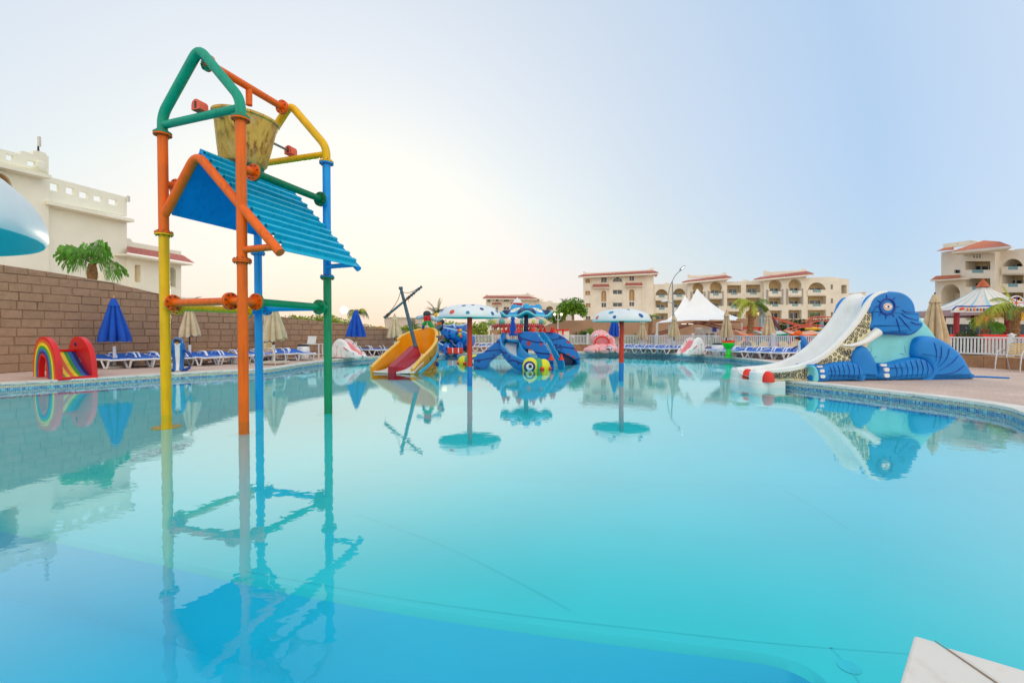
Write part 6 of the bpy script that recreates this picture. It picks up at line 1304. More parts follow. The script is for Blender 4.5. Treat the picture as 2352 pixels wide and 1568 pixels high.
ring = [(-45 + 172 * math.sin(a), 562 - 156 * math.cos(a)) for a in [R(-20 + 110 * i / 14) for i in range(15)]]; ringi = [(-45 + 156 * math.sin(a), 562 - 140 * math.cos(a)) for a in [R(-20 + 110 * i / 14) for i in range(15)]]
slab_px(PLf, ring + [(127, 790), (111, 790)] + ringi[::-1], .38, .12, m_plw, 'arch_trim', lb)
b = MB(); b.tube([PLf(340, 235, .2), PLf(343, 108, .2)], .025, 6, m_dpole); b.tube([PLf(352, 235, .2), PLf(345, 170, .2)], .02, 6, m_dpole); b.box(PLf(353, 150, .25), (.1, .1, .5), m_fr); obj('antenna', b, None, 'thin rooftop antenna on the tower of the left hotel building', 'antenna')
b = MB(); b.ball(PLf(372, 362, .55), (.05, .28, .22), 16, m_plw); obj('satellite_dish', b, None, 'small white satellite dish on the parapet at the top left', 'dish')
b = MB(); b.box(PLf(1150, 662, .1), (.12, .15, .34), m_fr); obj('roof_unit', b, None, 'small white box fixed on the corner of the left parapet', 'antenna', smooth=False)
# annex with the tiled eave
ax_ = empty('tiled_annex', (PLf(1400, 1500).x, PLf(1400, 1500).y, DZ), 'low white annex with pink tile eave behind the yellow tower leg', 'building')
facade(PLf, ax_, [(1138, 1160), (1625, 1262), (1625, 1800), (1138, 1800)], [[(1208, 1250), (1262, 1258), (1262, 1412), (1208, 1405)], [(1505, 1450)] + [(1541 - 36 * math.cos(math.pi * i / 12), 1310 - 36 * math.sin(math.pi * i / 12)) for i in range(13)] + [(1577, 1460)]], m_plw, 7, .0, 'wall', .35, through=(1,))
slab_px(PLf, [(1505, 1446), (1577, 1452), (1577, 1620), (1505, 1612)], .02, .2, m_plw, 'parapet', ax_)
slab_px(PLf, [(1205, 1405), (1262, 1412), (1262, 1466), (1205, 1458)], .15, .15, m_plw, 'window_sill', ax_)
oo = [(1541 - 48 * math.cos(math.pi * i / 12), 1312 - 46 * math.sin(math.pi * i / 12)) for i in range(13)]; ii = [(1541 - 38 * math.cos(math.pi * i / 12), 1312 - 38 * math.sin(math.pi * i / 12)) for i in range(13)]
slab_px(PLf, [(1493, 1440)] + oo + [(1589, 1460), (1579, 1460)] + ii[::-1] + [(1503, 1440)], .1, .12, m_plw, 'arch_trim', ax_)
tiles(PLf(1138, 1146, .9), PLf(1742, 1240, .9), PLf(1642, 1172, -.3), PLf(1138, 1090, -.3), 34, 3, m_tile_r, ax_, each=True)
slab_px(PLf, [(1138, 1152), (1728, 1246), (1724, 1258), (1138, 1166)], .85, 1.0, m_plw, 'eave', ax_)
slab_px(PLf, [(1138, 1015), (1165, 1018), (1180, 1030), (1190, 1050), (1420, 1090), (1420, 1100), (1625, 1132), (1625, 1178), (1138, 1100)], -.4, .4, m_plw, 'parapet', ax_)

# ------------------------------------------------------------ retaining wall behind the rides
m_ret = mat('retaining_plaster', lin(176, 140, 114), .9, .10, .6, .2, 6)
PW = Plane(lambda x, y: (x, y), 1235, 60, 2080, 62); rw_ = empty('retaining_wall', (PW(1600, 780).x, 60, DZ), 'long plain brown retaining wall below the hotels, behind the rides', 'wall')
slab_px(PW, [(1200, 757), (1245, 752), (1262, 744), (1286, 738), (1300, 736), (1620, 731.5), (1700, 731), (1800, 732), (1860, 733.5), (2010, 735), (2080, 737), (2080, 812), (1200, 812)], 0, 1.0, m_ret, 'wall_face', rw_)
slab_px(PW, [(1620, 741), (1755, 748), (1960, 738), (1960, 742), (1755, 753), (1620, 746)], .06, .08, m_ret, 'ledge', rw_)
slab_px(PW, [(1125, 757), (1200, 757), (1200, 812), (1125, 812)], -.2, 1.0, m_ret, 'low_face', rw_)
# ------------------------------------------------------------ vegetation
m_lf = [mat('leaf_green', lin(96, 150, 30), .7, .3, 2), mat('leaf_bright', lin(150, 196, 40), .7, .25, 2), mat('leaf_dark', lin(52, 92, 28), .75, .3, 2)]
m_lfy = [mat('leaf_yellow_green', lin(176, 190, 50), .7, .25, 2), mat('leaf_olive', lin(120, 140, 50), .7, .3, 2), mat('leaf_bright', lin(150, 196, 40))]
m_bark = mat('bark', lin(140, 112, 84), .9, .25, 10, .6, 20); m_hd = [mat('hedge_green', lin(60, 106, 30), .75, .3, 3), mat('hedge_dark', lin(36, 70, 24), .8, .3, 3), mat('leaf_green', lin(96, 150, 30))]
def foliage(clumps, n, size, mats, rr, flat=.7):
    b = MB(); tot = sum(c[1][0] * c[1][1] * c[1][2] for c in clumps)
    for (c, r) in clumps:
        c = Vector(c); k = int(n * r[0] * r[1] * r[2] / tot) + 8
        for _ in range(k):
            d = Vector((rr.gauss(0, 1), rr.gauss(0, 1), rr.gauss(0, 1))).normalized(); q = rr.random() ** .35
            p = c + Vector((d.x * r[0], d.y * r[1], d.z * r[2])) * q * rr.uniform(.85, 1.12)
            s = size * rr.uniform(.6, 1.3); u = Vector((rr.gauss(0, 1), rr.gauss(0, 1), rr.gauss(0, .6))).normalized(); v = u.cross(Vector((rr.gauss(0, 1), rr.gauss(0, 1), rr.gauss(0, 1)))).normalized()
            b.add([p - u * s, p + v * s * .5, p + u * s, p - v * s * .5], [(0, 1, 2, 3)], mats[rr.choice((0, 0, 1, 1, 2)) if len(mats) > 2 else 0])
    return b
def tree(label, base, H, crown, n, leaf, mats, seed, trunk_r=.14, group=None, nm='tree', cat='tree'):
    rr = random.Random(seed); t = empty(nm, base, label, cat, group); base = Vector(base)
    b = MB(); tops = [Vector(c) + base for c, r in crown]
    hub = base + Vector((rr.uniform(-.1, .1), 0, H * .55))
    b.tube([base, base.lerp(hub, .5) + Vector((rr.uniform(-.08, .08), 0, 0)), hub], [trunk_r, trunk_r * .8, trunk_r * .65], 8, m_bark)
    for p in tops: b.tube([hub, hub.lerp(p, .5) + Vector((0, 0, rr.uniform(0, .15))), p], [trunk_r * .5, trunk_r * .3, trunk_r * .12], 6, m_bark)
    obj('trunk', b, t); b = foliage([(Vector(c) + base, r) for c, r in crown], n, leaf, mats, rr); obj('crown', b, t, smooth=False, fix=False); return t
def bush(label, base, size, n, leaf, mats, seed, group=None, nm='bush', cat='bush', lobes=4):
    rr = random.Random(seed); base = Vector(base); t = empty(nm, base, label, cat, group); w, d_, h = size
    cl = [(base + Vector((rr.uniform(-.3, .3) * w * (lobes > 1), rr.uniform(-.2, .2) * d_, h * rr.uniform(.4, .6))), (w * .34 if lobes > 1 else w * .5, d_ * .4, h * .45)) for _ in range(lobes)]
    if lobes == 1: cl = [(base + Vector((0, 0, h * .5)), (w * .5, d_ * .5, h * .52))]
    obj('foliage', foliage(cl, n, leaf, mats, rr), t, smooth=False, fix=False); b = MB(); b.tube([base, base + Vector((0, 0, h * .5))], .04, 6, m_bark); obj('stem', b, t); return t
def gp(px, Y, z=DZ): p = P(px, 760, Y); return Vector((p.x, Y, z))
def zat(py, Y): return P(1176, py, Y).z
# broad green tree in front of the retaining wall
Y = 56; b0 = gp(1316, Y, zat(735, Y)); s = Y / FPX
tree('broad bright green tree standing left of the tall hotel block', b0, 2.6, [((-.9, 0, 1.5), (1.1, 1, .8)), ((.3, 0, 2.0), (1.1, 1, .8)), ((1.0, 0, 1.3), (.9, .9, .7)), ((-.2, 0, 1.3), (1.2, 1, .7)), ((-1.2, .3, .9), (.7, .8, .5)), ((1.3, .2, .8), (.55, .8, .5))], 3600, .13, m_lf, 3, .16)
tree('smaller green tree left of the broad green tree, above the brown wall', gp(1276, 57, zat(742, 57)), 1.8, [((-.6, 0, .9), (.9, .8, .6)), ((.5, 0, 1.0), (.9, .8, .6)), ((0, 0, .5), (1.1, .8, .5))], 1600, .13, [m_lf[0], m_lf[2], m_lf[1]], 5, .12)
# bushes over the left wall
for i, (px, Yb, w, top, lab) in enumerate([(655, 27, 2.6, 717, 'yellow green shrub over the brown wall, just right of the blue tower leg'), (692, 27.5, 2.4, 719, 'bright shrub over the brown wall half way to the green tower leg'), (724, 28, 2.2, 719, 'bright shrub over the brown wall touching the green tower leg from the left'), (772, 29, 1.9, 729, 'low shrub over the brown wall right of the green tower leg'), (796, 29.5, 1.8, 727, 'shrub over the brown wall left of the drooping palm'), (858, 31, 2.4, 741, 'low yellowish shrub over the wall right of the drooping palm'), (915, 33, 2.6, 746, 'small shrub behind the wall beside the beige parasol'), (957, 33, 2.2, 741, 'rounded shrub behind the wall right of the boat slide mast')]):
    zt = zat(top, Yb); h = zt - DZ; rr = random.Random(20 + i); base = gp(px, Yb); t = empty('shrub', base, lab, 'shrub', 'shrubs growing over the left wall')
    cl = [(base + Vector((rr.uniform(-.35, .35) * w, rr.uniform(-.3, .3), h - rr.uniform(.35, .7))), (w * .30, .5, .4)) for _ in range(5)] + [(base + Vector((0, 0, h * .5)), (w * .45, .5, h * .35))]
    obj('foliage', foliage(cl, 1500, .075, m_lfy if i < 5 else [m_lfy[0], m_lfy[1], m_lf[0]], rr), t, smooth=False, fix=False); b = MB(); b.tube([base, base + Vector((0, 0, h * .8))], .05, 6, m_bark); obj('stem', b, t)
# willowy hedge right of the snake slide
for i, (px, Yb, w, top, lab) in enumerate([(1022, 34, 1.5, 738, 'yellow green hedge behind the snake slide loops'), (1060, 34, 1.7, 741, 'yellow green hedge seen under the left mushroom cap'), (1098, 34, 1.2, 742, 'feathery hedge right of the left mushroom pole')]):
    h = zat(top, Yb) - DZ; rr = random.Random(40 + i); base = gp(px, Yb); t = empty('hedge', base, lab, 'hedge', 'tall hedges behind the snake slide')
    obj('foliage', foliage([(base + Vector((dx * w, 0, h * f)), (w * .38, .5, h * .34)) for dx in (-.25, .25) for f in (.3, .68)], 2200, .09, m_lfy, rr), t, smooth=False, fix=False); b = MB(); b.tube([base, base + Vector((0, 0, h * .8))], .05, 6, m_bark); obj('stem', b, t)
# garden right of the octopus slide
bush('dark rounded bush left of the clipped column shrub', gp(1333, 37), (1.6, 1.2, zat(757, 37) - DZ), 1600, .07, m_hd, 51)
bush('clipped column shaped bright shrub beside the pink octopus slide', gp(1357, 34), (.62, .6, zat(752, 34) - DZ), 1800, .05, m_lf, 52, lobes=1, nm='topiary', cat='topiary')
bush('small egg shaped clipped shrub in front of the dark bush', gp(1311 + 2, 32), (.62, .5, zat(774, 32) - DZ), 1200, .05, m_lf, 53, lobes=1, nm='topiary', cat='topiary')
bush('loose flowering shrub right of the second mushroom pole', gp(1449, 36), (1.5, 1, zat(765, 36) - DZ), 700, .08, m_lf, 54)
bush('low green shrub beside the carousel fence', gp(1118, 36), (1.2, .8, zat(768, 36) - DZ), 900, .07, m_lf, 55)
bush('low round hedge under the tent edge', gp(1503, 34), (1.0, .7, zat(772, 34) - DZ), 700, .06, m_lf, 56)
bush('low round hedge beside the white kiosk', gp(1690 - 40, 34), (1.3, .7, zat(773, 34) - DZ), 700, .06, m_lf, 57)
bush('dark clipped ball bush behind the right railing', gp(2222, 18.5), (1.1, .9, zat(759, 18.5) - DZ), 2600, .05, [m_hd[1], m_hd[0], m_hd[1]], 58, lobes=1, nm='topiary', cat='topiary')
bush('dark tree mass behind the roller coaster curve', gp(1865, 50), (9.0, 2.5, zat(734, 50) - DZ), 4200, .16, [m_hd[1], m_hd[1], m_hd[0]], 59, lobes=7, nm='dark_tree', cat='tree')
# grass strip
gs = MB(); rr = random.Random(5); a = gp(1335, 34.5)
for _ in range(2500): p = a + Vector((rr.uniform(-1.6, 1.8), rr.uniform(-1.6, 1.2), .0)); gs.add([p, p + Vector((.03, 0, 0)), p + Vector((rr.uniform(-.03, .05), .02, .12))], [(0, 1, 2)], m_lf[rr.choice((0, 1))])
o = obj('grass', gs, smooth=False, fix=False); tag(o, 'strip of green grass beside the clipped shrubs', 'grass', kind='stuff')
# palms
m_pg = mat('palm_green', lin(104, 140, 50), .6, .25, 3); m_pyl = mat('palm_yellow_green', lin(176, 186, 50), .6, .25, 3); m_pdry = mat('palm_dry', lin(206, 150, 70), .8, .25, 4); m_ptr = mat('palm_trunk', lin(150, 112, 74), .9, .3, 14, .8, 20); m_pgr = mat('palm_grey_green', lin(110, 128, 96), .6, .2, 3); m_fan = mat('fan_green', lin(110, 178, 60), .55, .3, 3)
def frond(b, root, az, el0, L, droop, m, nl=26, lw=.022, ll=.34, hang=.3, rr=random):
    pts = []; d = Vector((math.cos(az) * math.cos(el0), math.sin(az) * math.cos(el0), math.sin(el0))); p = Vector(root); k = 10
    for i in range(k + 1): pts.append(p.copy()); p += d * L / k; d.z -= droop / k * (1 + i * .14); d.normalize()
    b.tube(pts, [.02 * (1 - .8 * i / k) * (L / 1.6 + .3) for i in range(k + 1)], 4, m)
    for i in range(nl):
        t = .12 + .88 * i / nl; j = min(int(t * k), k - 1); q = pts[j].lerp(pts[j + 1], t * k - j); dr = (pts[j + 1] - pts[j]).normalized(); sd = dr.cross(Vector((0, 0, 1))).normalized()
        l = ll * L * math.sin(math.pi * (t * .82 + .14)) ** .7
        for s_ in (-1, 1):
            e = (sd * s_ * .8 + dr * .55 + Vector((0, 0, -hang * rr.uniform(.5, 1.4)))).normalized() * l * rr.uniform(.8, 1.1); m1 = q + e * .5 + Vector((0, 0, .03 * l)); wv_ = dr * lw * L
            b.add([q - wv_ * .5, q + wv_ * .5, m1 + wv_ * .5, m1 - wv_ * .5, q + e - Vector((0, 0, hang * l * .3))], [(0, 1, 2, 3), (3, 2, 4)], m)
def ptrunk(t, base, top, r0, r1, rough=.25, n=14, mm=m_ptr):
    b = MB(); base, top = Vector(base), Vector(top); k = n * 2; pts = [base.lerp(top, i / k) for i in range(k + 1)]; rs = [(r0 + (r1 - r0) * i / k) * (1 + (rough if i % 2 else 0)) for i in range(k + 1)]; b.tube(pts, rs, 10, mm)
    rr = random.Random(3)
    for i in range(n * 7):
        a = i * 2.4; q = base.lerp(top, (i + .5) / (n * 7)); rr_ = (r0 + (r1 - r0) * i / (n * 7)) * 1.05; d = Vector((math.cos(a), math.sin(a), 0)); u = Vector((-d.y, d.x, 0))
        b.add([q + d * rr_ - u * rr_ * .35, q + d * rr_ + u * rr_ * .35, q + d * rr_ * 1.55 + Vector((0, 0, r0 * 1.0))], [(0, 1, 2)], mm)
    obj('trunk', b, t)
def palm(label, base, top, L, nf, mats, seed, el=(.2, 1.2), droop=1.6, r=(.16, .12), hang=.4, nl=26, dead=0, azs=None, group=None):
    rr = random.Random(seed); t = empty('palm_tree', base, label, 'palm tree', group); ptrunk(t, base, top, *r)
    for i in range(nf):
        b = MB(); az = (azs[i] if azs else i * 2.399 + rr.uniform(-.2, .2)); frond(b, top, az, rr.uniform(*el) if not azs else el[0] + (el[1] - el[0]) * rr.random(), L * rr.uniform(.8, 1.1), droop * rr.uniform(.8, 1.2), mats[i % len(mats)], nl, hang=hang, rr=rr); obj('frond', b, t, smooth=False, fix=False)
    for i in range(dead):
        b = MB(); frond(b, Vector(top) - Vector((0, 0, .15)), i * 2.4 + 1, -.5, L * .55, .9, m_pdry, 14, hang=1.2, rr=rr); obj('dead_frond', b, t, smooth=False, fix=False)
    return t
Y = 31; palm('drooping feathery palm behind the far blue parasol', gp(822, Y), (gp(822, Y).x, Y, zat(722, Y)), 1.15, 13, [m_pgr, m_pyl], 61, (.5, 1.3), 3.0, (.12, .09), .8, 24)
Y = 30.5; palm('bushy low palm crown spilling over the wall right of the blue parasol', gp(868, Y), (gp(868, Y).x, Y, zat(752, Y)), 1.2, 9, [m_pyl, m_pdry], 62, (.1, 1.0), 2.2, (.12, .1), .6, 22)
Y = 52; palm('spiky palm rising between the boat slide and the left mushroom', gp(1005, Y), (gp(1005, Y).x, Y, zat(727, Y)), 2.0, 22, [m_pgr, m_pg], 63, (.1, 1.5), .9, (.2, .16), .15, 24)
Y = 58; palm('short palm behind the boat slide rim', gp(948, Y), (gp(948, Y).x, Y, zat(753, Y)), 1.5, 14, [m_pgr], 64, (.2, 1.4), 1.2, (.2, .16), .15, 20)
Y = 30; palm('palm with yellowing fronds and rough trunk in front of the hotel', gp(1717, Y), (gp(1729, Y).x, Y, zat(701, Y)), 1.65, 14, [m_pyl, m_pg, m_pyl], 65, (.35, 1.1), 2.1, (.17, .15), .55, 26, dead=7, azs=[.1, .35, 2.9, 3.1, -.2, 2.6, 3.4, .6, 1.2, 1.9, -.9, -2.0, 3.3, 0.0])
Y = 33; palm('small palm with drooping green fronds behind the second mushroom', gp(1490, Y), (gp(1495, Y).x, Y, zat(727, Y)), .8, 9, [m_pg, m_pyl], 66, (.2, 1.0), 2.2, (.13, .11), .4, 20)
Y = 44; palm('small dark palm behind the tent slope', gp(1640 + 180, 52), (gp(1880 - 10, 56).x, 56, zat(724, 56)), .8, 10, [m_pg], 67, (.2, 1.2), 1.4, (.12, .1), .3, 16)
Y = 66; palm('grey green palm top above the broad green tree', gp(1297, Y), (gp(1297, Y).x, Y, zat(702, Y)), 1.3, 16, [m_pgr], 68, (.1, 1.5), .9, (.16, .12), .15, 18)
Y = 35; palm('weeping palm left of the carousel', gp(1118, Y), (gp(1116, Y).x, Y, zat(745, Y)), 1.0, 10, [m_pyl, m_pgr], 69, (.3, 1.2), 2.4, (.1, .08), .7, 20)
# right palm with the long drooping dry fringe
Y = 17.2; tb = gp(2325, Y); tt = P(2333, 716, Y); pr = empty('palm_tree', tb, 'large yellowing palm with hanging dry fringe at the right edge', 'palm tree'); ptrunk(pr, tb, tt, .15, .12, .3, 10)
rr = random.Random(9)
for i, (az, e, Lf, dr, m) in enumerate([(2.95, .75, 1.9, 2.3, m_pyl), (3.3, .85, 1.7, 2.0, m_pyl), (3.05, .55, 1.7, 2.1, m_pg), (2.6, .9, 1.4, 2.2, m_pyl), (3.7, .8, 1.4, 2.2, m_pg), (.2, .7, 1.3, 1.9, m_pyl), (-.4, .8, 1.3, 2.0, m_pg), (.7, .8, 1.3, 2, m_pyl), (1.8, 1.2, 1.2, 1.5, m_pyl), (2.2, 1.35, 1.2, .6, m_pyl), (-1.4, .8, 1.1, 2.2, m_pg)]):
    b = MB(); frond(b, tt, az, e, Lf * .92, dr, m, 46, .014, .34, .55, rr); obj('frond', b, pr, smooth=False, fix=False)
b = MB()
for i in range(300):
    u = rr.random(); q = tt + Vector((-1.6 * u + rr.uniform(-.05, .25), rr.uniform(-.3, .2), .16 - .42 * u * u + rr.uniform(-.1, .05))); l = rr.uniform(.15, .42)
    b.add([q, q + Vector((.014, 0, 0)), q + Vector((rr.uniform(-.03, .03), 0, -l))], [(0, 1, 2)], m_pdry)
o = obj('dry_fringe', b, pr, smooth=False, fix=False); o['kind'] = 'stuff'
# fan palms
def fan_palm(label, base, top, L, nl_, seed, az0=0, dry=False):
    rr = random.Random(seed); t = empty('fan_palm', base, label, 'palm tree'); ptrunk(t, base, top, .16, .13, .4, 5); top = Vector(top)
    for i in range(nl_):
        az = az0 + i * 2.399; el_ = .1 + 1.35 * ((i * .618) % 1); d = Vector((math.cos(az) * math.cos(el_), math.sin(az) * math.cos(el_), math.sin(el_))); c = top + d * L * .5; b = MB(); b.tube([top, c], [.018, .010], 5, m_pg)
        sd = Matrix.Rotation(rr.uniform(-1.2, 1.2), 3, d) @ d.cross(Vector((0, 0, 1))).normalized(); up_ = sd.cross(d).normalized(); ns = 26
        for k in range(ns):
            a = R(-115 + 230 * k / (ns - 1)); dr = (d * math.cos(a) + sd * math.sin(a)).normalized(); l = L * .62 * (1 - .25 * abs(a) / 2) * rr.uniform(.9, 1.08); wv_ = dr.cross(up_).normalized() * L * .012; mid_ = c + dr * l * .62 + up_ * .02 + Vector((0, 0, -.05 * L)); tip = c + dr * l + Vector((0, 0, -.38 * l * rr.uniform(.7, 1.3)))
            b.add([c, mid_ + wv_, mid_ - wv_, tip, tip + Vector((0, 0, -.12 * L))], [(0, 1, 2), (1, 3, 2), (3, 4, 2)], m_fan if rr.random() < .85 else m_pg)
        obj('leaf', b, t, smooth=False, fix=False)
Y = 19.0; bb_ = gp(212, Y); tt_ = P(212, 606, Y); fan_palm('green fan palm rising behind the brown wall before the white hotel', bb_, tt_, 1.2, 18, 71)
fan_palm('small fan palm under the striped pavilion canopy', gp(2261, 24), P(2262, 752, 24), .75, 14, 72)
Y = 28; b = MB(); rr = random.Random(2); a = gp(432, Y, zat(694, Y))
t = empty('palm_tree', gp(432, Y), 'spiky palm leaf tips just above the wall right of the annex', 'palm tree'); b.tube([gp(432, Y), a - Vector((0, 0, .2))], .12, 8, m_ptr); obj('trunk', b, t)
for i in range(11): b = MB(); frond(b, a - Vector((0, 0, .25)), .1 + 2.9 * i / 10, 1.0, 1.0, .7, m_pgr, 18, .012, .22, .1, rr); obj('frond', b, t, smooth=False, fix=False)

# ------------------------------------------------------------ white tent
m_tent = mat('tent_membrane', lin(244, 246, 250), .6, .04, .6, .1, 3); m_truss = mat('maroon_truss', lin(110, 34, 34), .6, .1); m_grey = mat('grey_steel', lin(120, 150, 160), .45, .1)
def tent(label, cpx, Y, zc, top, corners, par=None):
    pk = P(cpx, top, Y); t = par or empty('tensile_tent', (pk.x, Y, DZ), label, 'tent'); cs = [P(x, y, Yc) for x, y, Yc in corners]; N_ = 48; M_ = 14
    def rim(u):
        u *= len(cs); i = int(u) % len(cs); f = u - int(u); a, c = cs[i], cs[(i + 1) % len(cs)]; p = a.lerp(c, f); s_ = math.sin(math.pi * f); cc = sum(cs, Vector()) / len(cs); p = p + (cc - p) * .10 * s_; p.z += .12 * s_; return p
    vs = []
    for i in range(M_ + 1):
        w = i / M_
        for j in range(N_): r = rim(j / N_); q = pk.lerp(r, w); q.z = r.z + (pk.z - r.z) * (1 - w) ** 2.1; vs.append(q if i else pk + (r - pk) * .012)
    b = MB(); b.add(vs, [(i * N_ + j, i * N_ + (j + 1) % N_, (i + 1) * N_ + (j + 1) % N_, (i + 1) * N_ + j) for i in range(M_) for j in range(N_)], m_tent); obj('membrane', b, t); return t, cs, pk
tA, cA, pkA = tent('big white peaked tent in front of the hotel, right of the lamp post', 1601, 38, 0, 663, [(1518, 741, 35.5), (1690, 735.5, 34.5), (1720, 732, 41), (1530, 737, 43)])
tB, cB, pkB = tent('second white peaked tent behind the big one, at its left', 1573, 46, 0, 678, [(1507, 742, 43), (1628, 736, 42.5), (1650, 735, 50), (1520, 737, 50)])
for (px, Yp) in ((1509, 36), (1537, 36.5), (1677, 36), (1703, 40)):
    b = MB(); p = gp(px, Yp); b.tube([p, Vector((p.x, p.y, zat(742, Yp)))], .085, 10, mat('white_post', lin(208, 214, 216), .5)); obj('post', b, tA)
for k in range(7):
    a = P(1500 + k * 30, 775 - abs(k - 3) * 9, 37); c = P(1530 + k * 30, 752 - abs(k - 3) * 4, 38.5); 
for (x0, y0, x1, y1, Yt) in ((1492, 776, 1600, 742, 37), (1496, 768, 1600, 738.5, 37), (1600, 738.5, 1700, 740, 37), (1600, 742, 1725, 771, 37.5), (1610, 739, 1728, 764, 37.5), (1560, 745, 1662, 741, 36.5)):
    a, c = P(x0, y0, Yt), P(x1, y1, Yt); b = MB(); b.beam(a, c, .07, .07, m_truss); obj('truss_chord', b, tA, smooth=False)
b = MB()
for k in range(22):
    f = k / 22; g_ = (k + 1) / 22; a = P(1492, 776, 37).lerp(P(1600, 742, 37), f); c = P(1496, 768, 37).lerp(P(1600, 738.5, 37), g_); b.beam(a, c, .03, .03, m_truss); a = P(1600, 742, 37.5).lerp(P(1725, 771, 37.5), f); c = P(1610, 739, 37.5).lerp(P(1728, 764, 37.5), g_); b.beam(a, c, .03, .03, m_truss)
o = obj('truss_lacing', b, tA, smooth=False); o['kind'] = 'stuff'
for px, Yt in ((1570, 36.5), (1586, 36.5)): b = MB(); b.box(P(px, 744, Yt), (.35, .2, .05), mat('lamp_tube', (.9, .9, .85), emit=((1, .97, .88), 1.0))); obj('lamp', b, tA, smooth=False)

# ------------------------------------------------------------ lamps
m_pole = mat('lamp_pole', lin(130, 150, 160), .45, .1)
def za(x, y): return (2280 + x / 3.408) / 1.7415, (1040 + y / 3.408) / 1.7415
Y = 36; A_ = lambda x, y: P(*za(x, y), Y)
t = empty('street_lamp', (A_(1405, 800).x, Y, DZ), 'tall grey street lamp with one raised and one drooping arm before the tent', 'street lamp')
b = MB(); b.tube([Vector((A_(1405, 800).x, Y, DZ)), A_(1405, 700), A_(1393, 290)], [.085, .07, .045], 12, m_pole); obj('pole', b, t)
b = MB(); b.tube(smooth_path([A_(1335, 560), A_(1340, 470), A_(1365, 350), A_(1393, 290), A_(1440, 205), A_(1515, 135)], 5), .03, 8, m_pole); obj('arm', b, t); b = MB(); b.tube([A_(1320, 568), A_(1370, 580), A_(1432, 605)], .025, 8, m_pole); obj('lower_arm', b, t)
m_glow = mat('lamp_glass', (.95, .95, .9), .3, emit=((1, .96, .86), 1.2))
for (x, y, an) in ((1530, 110, 40), (1288, 555, 170)):
    b = MB(); b.ball((0, 0, 0), (.30, .13, .10), 16, m_white if an > 90 else m_pole); b.v = [Matrix.Rotation(-R(an if an < 90 else 10), 3, 'Y') @ v + A_(x, y) for v in b.v]; h_ = obj('lamp_head', b, t)
    b = MB(); b.ball((0, 0, 0), (.20, .11, .05), 14, m_glow if an < 90 else m_white); b.v = [Matrix.Rotation(-R(an if an < 90 else 10), 3, 'Y') @ v + A_(x, y) + Vector((0, -.06, -.05 if an > 90 else -.0)) for v in b.v]; obj('lens', b, h_)
def globes(label, px, Yg, ytop, spread, ylow=None):
    zt = zat(ytop, Yg); base = gp(px, Yg); t = empty('globe_lamp', base, label, 'lamp', 'lamps with round glowing globes'); b = MB(); b.tube([base, Z(base, zt)], .05, 8, m_white); obj('pole', b, t)
    for s_ in (-1, 1):
        c = Vector((base.x + s_ * spread, Yg, zt - .1)); b = MB(); b.tube(smooth_path([Z(base, zt - .7), c + Vector((-s_ * spread * .4, 0, -.65)), c + Vector((0, 0, -.15))], 4), .025, 6, m_white); obj('arm', b, t)
        b = MB(); b.ball(c, .17, 14, mat('warm_globe', (.9, .8, .6), .3, emit=((1, .82, .52), 1.4))); obj('globe', b, t)
globes('twin globe lamp in front of the hotel, right of the crumpled tan parasol', 1750, 52, 718, .46)
globes('twin globe lamp left of the broad green tree', 1281.5, 55, 720, .40)
globes('twin globe lamp behind the boat slide figures', 1011, 30, 724, .28)
# ------------------------------------------------------------ kiosk, signs, red frame
Yk = 39; t = empty('white_kiosk', gp(1623, Yk), 'small white kiosk with a flat sign roof under the tent', 'kiosk')
b = MB(); a, c = P(1604, 752, Yk), P(1644, 765.5, Yk); b.box(((a.x + c.x) / 2, Yk, (a.z + c.z) / 2), (c.x - a.x, 1.4, a.z - c.z), m_white); obj('sign_roof', b, t, smooth=False)
for x0, x1 in ((1608, 1614), (1620, 1624), (1634, 1639)): b = MB(); a, c = P(x0, 765, Yk), P(x1, 765, Yk); b.box(((a.x + c.x) / 2, Yk, (DZ + a.z) / 2), (c.x - a.x, 1.2, a.z - DZ), m_white); obj('wall', b, t, smooth=False)
b = MB(); a = P(1641, 757, Yk - .72); b.box(a, (.35, .02, .35), mat('sign_blue_red', lin(60, 80, 200))); obj('sign_patch', b, t, smooth=False)
Ys = 33; t = empty('notice_board', gp(1291, Ys), 'small white notice board with pink lines right of the octopus slide', 'sign'); a, c = O_(1717, 820, Ys), O_(1757, 915, Ys)
b = MB(); b.box(((a.x + c.x) / 2, Ys, (a.z + c.z) / 2), (c.x - a.x, .05, a.z - c.z), m_white); bd = obj('board', b, t, smooth=False)
for k in range(6): b = MB(); b.box(((a.x + c.x) / 2, Ys - .03, a.z + (c.z - a.z) * (.15 + k * .12)), ((c.x - a.x) * (.6 if k % 2 else .45), .006, .02), mat('sign_pink', lin(206, 110, 150))); obj('text_line', b, bd, smooth=False)
b = MB(); b.tube([Vector(((a.x + c.x) / 2, Ys, DZ)), Vector(((a.x + c.x) / 2, Ys, c.z))], .03, 8, m_pole); obj('post', b, t)
Yf = 40; t = empty('red_framed_booth', gp(1290, Yf), 'white booth with a red frame behind the octopus slide', 'booth')
for x0, x1 in ((1495, 1568), (1580, 1672)): a, c = O_(x0, 748, Yf), O_(x1, 890, Yf); b = MB(); b.box(((a.x + c.x) / 2, Yf, (a.z + DZ) / 2), (c.x - a.x, .1, a.z - DZ), m_plw); obj('panel', b, t, smooth=False)
for (x0, y0, x1, y1) in ((1440, 742, 1672, 742), (1440, 742, 1445, 800), (1490, 742, 1490, 900), (1574, 742, 1574, 900)): b = MB(); b.beam(O_(x0, y0, Yf - .1), O_(x1, y1, Yf - .1), .12, .12, m_er); obj('frame_bar', b, t, smooth=False)

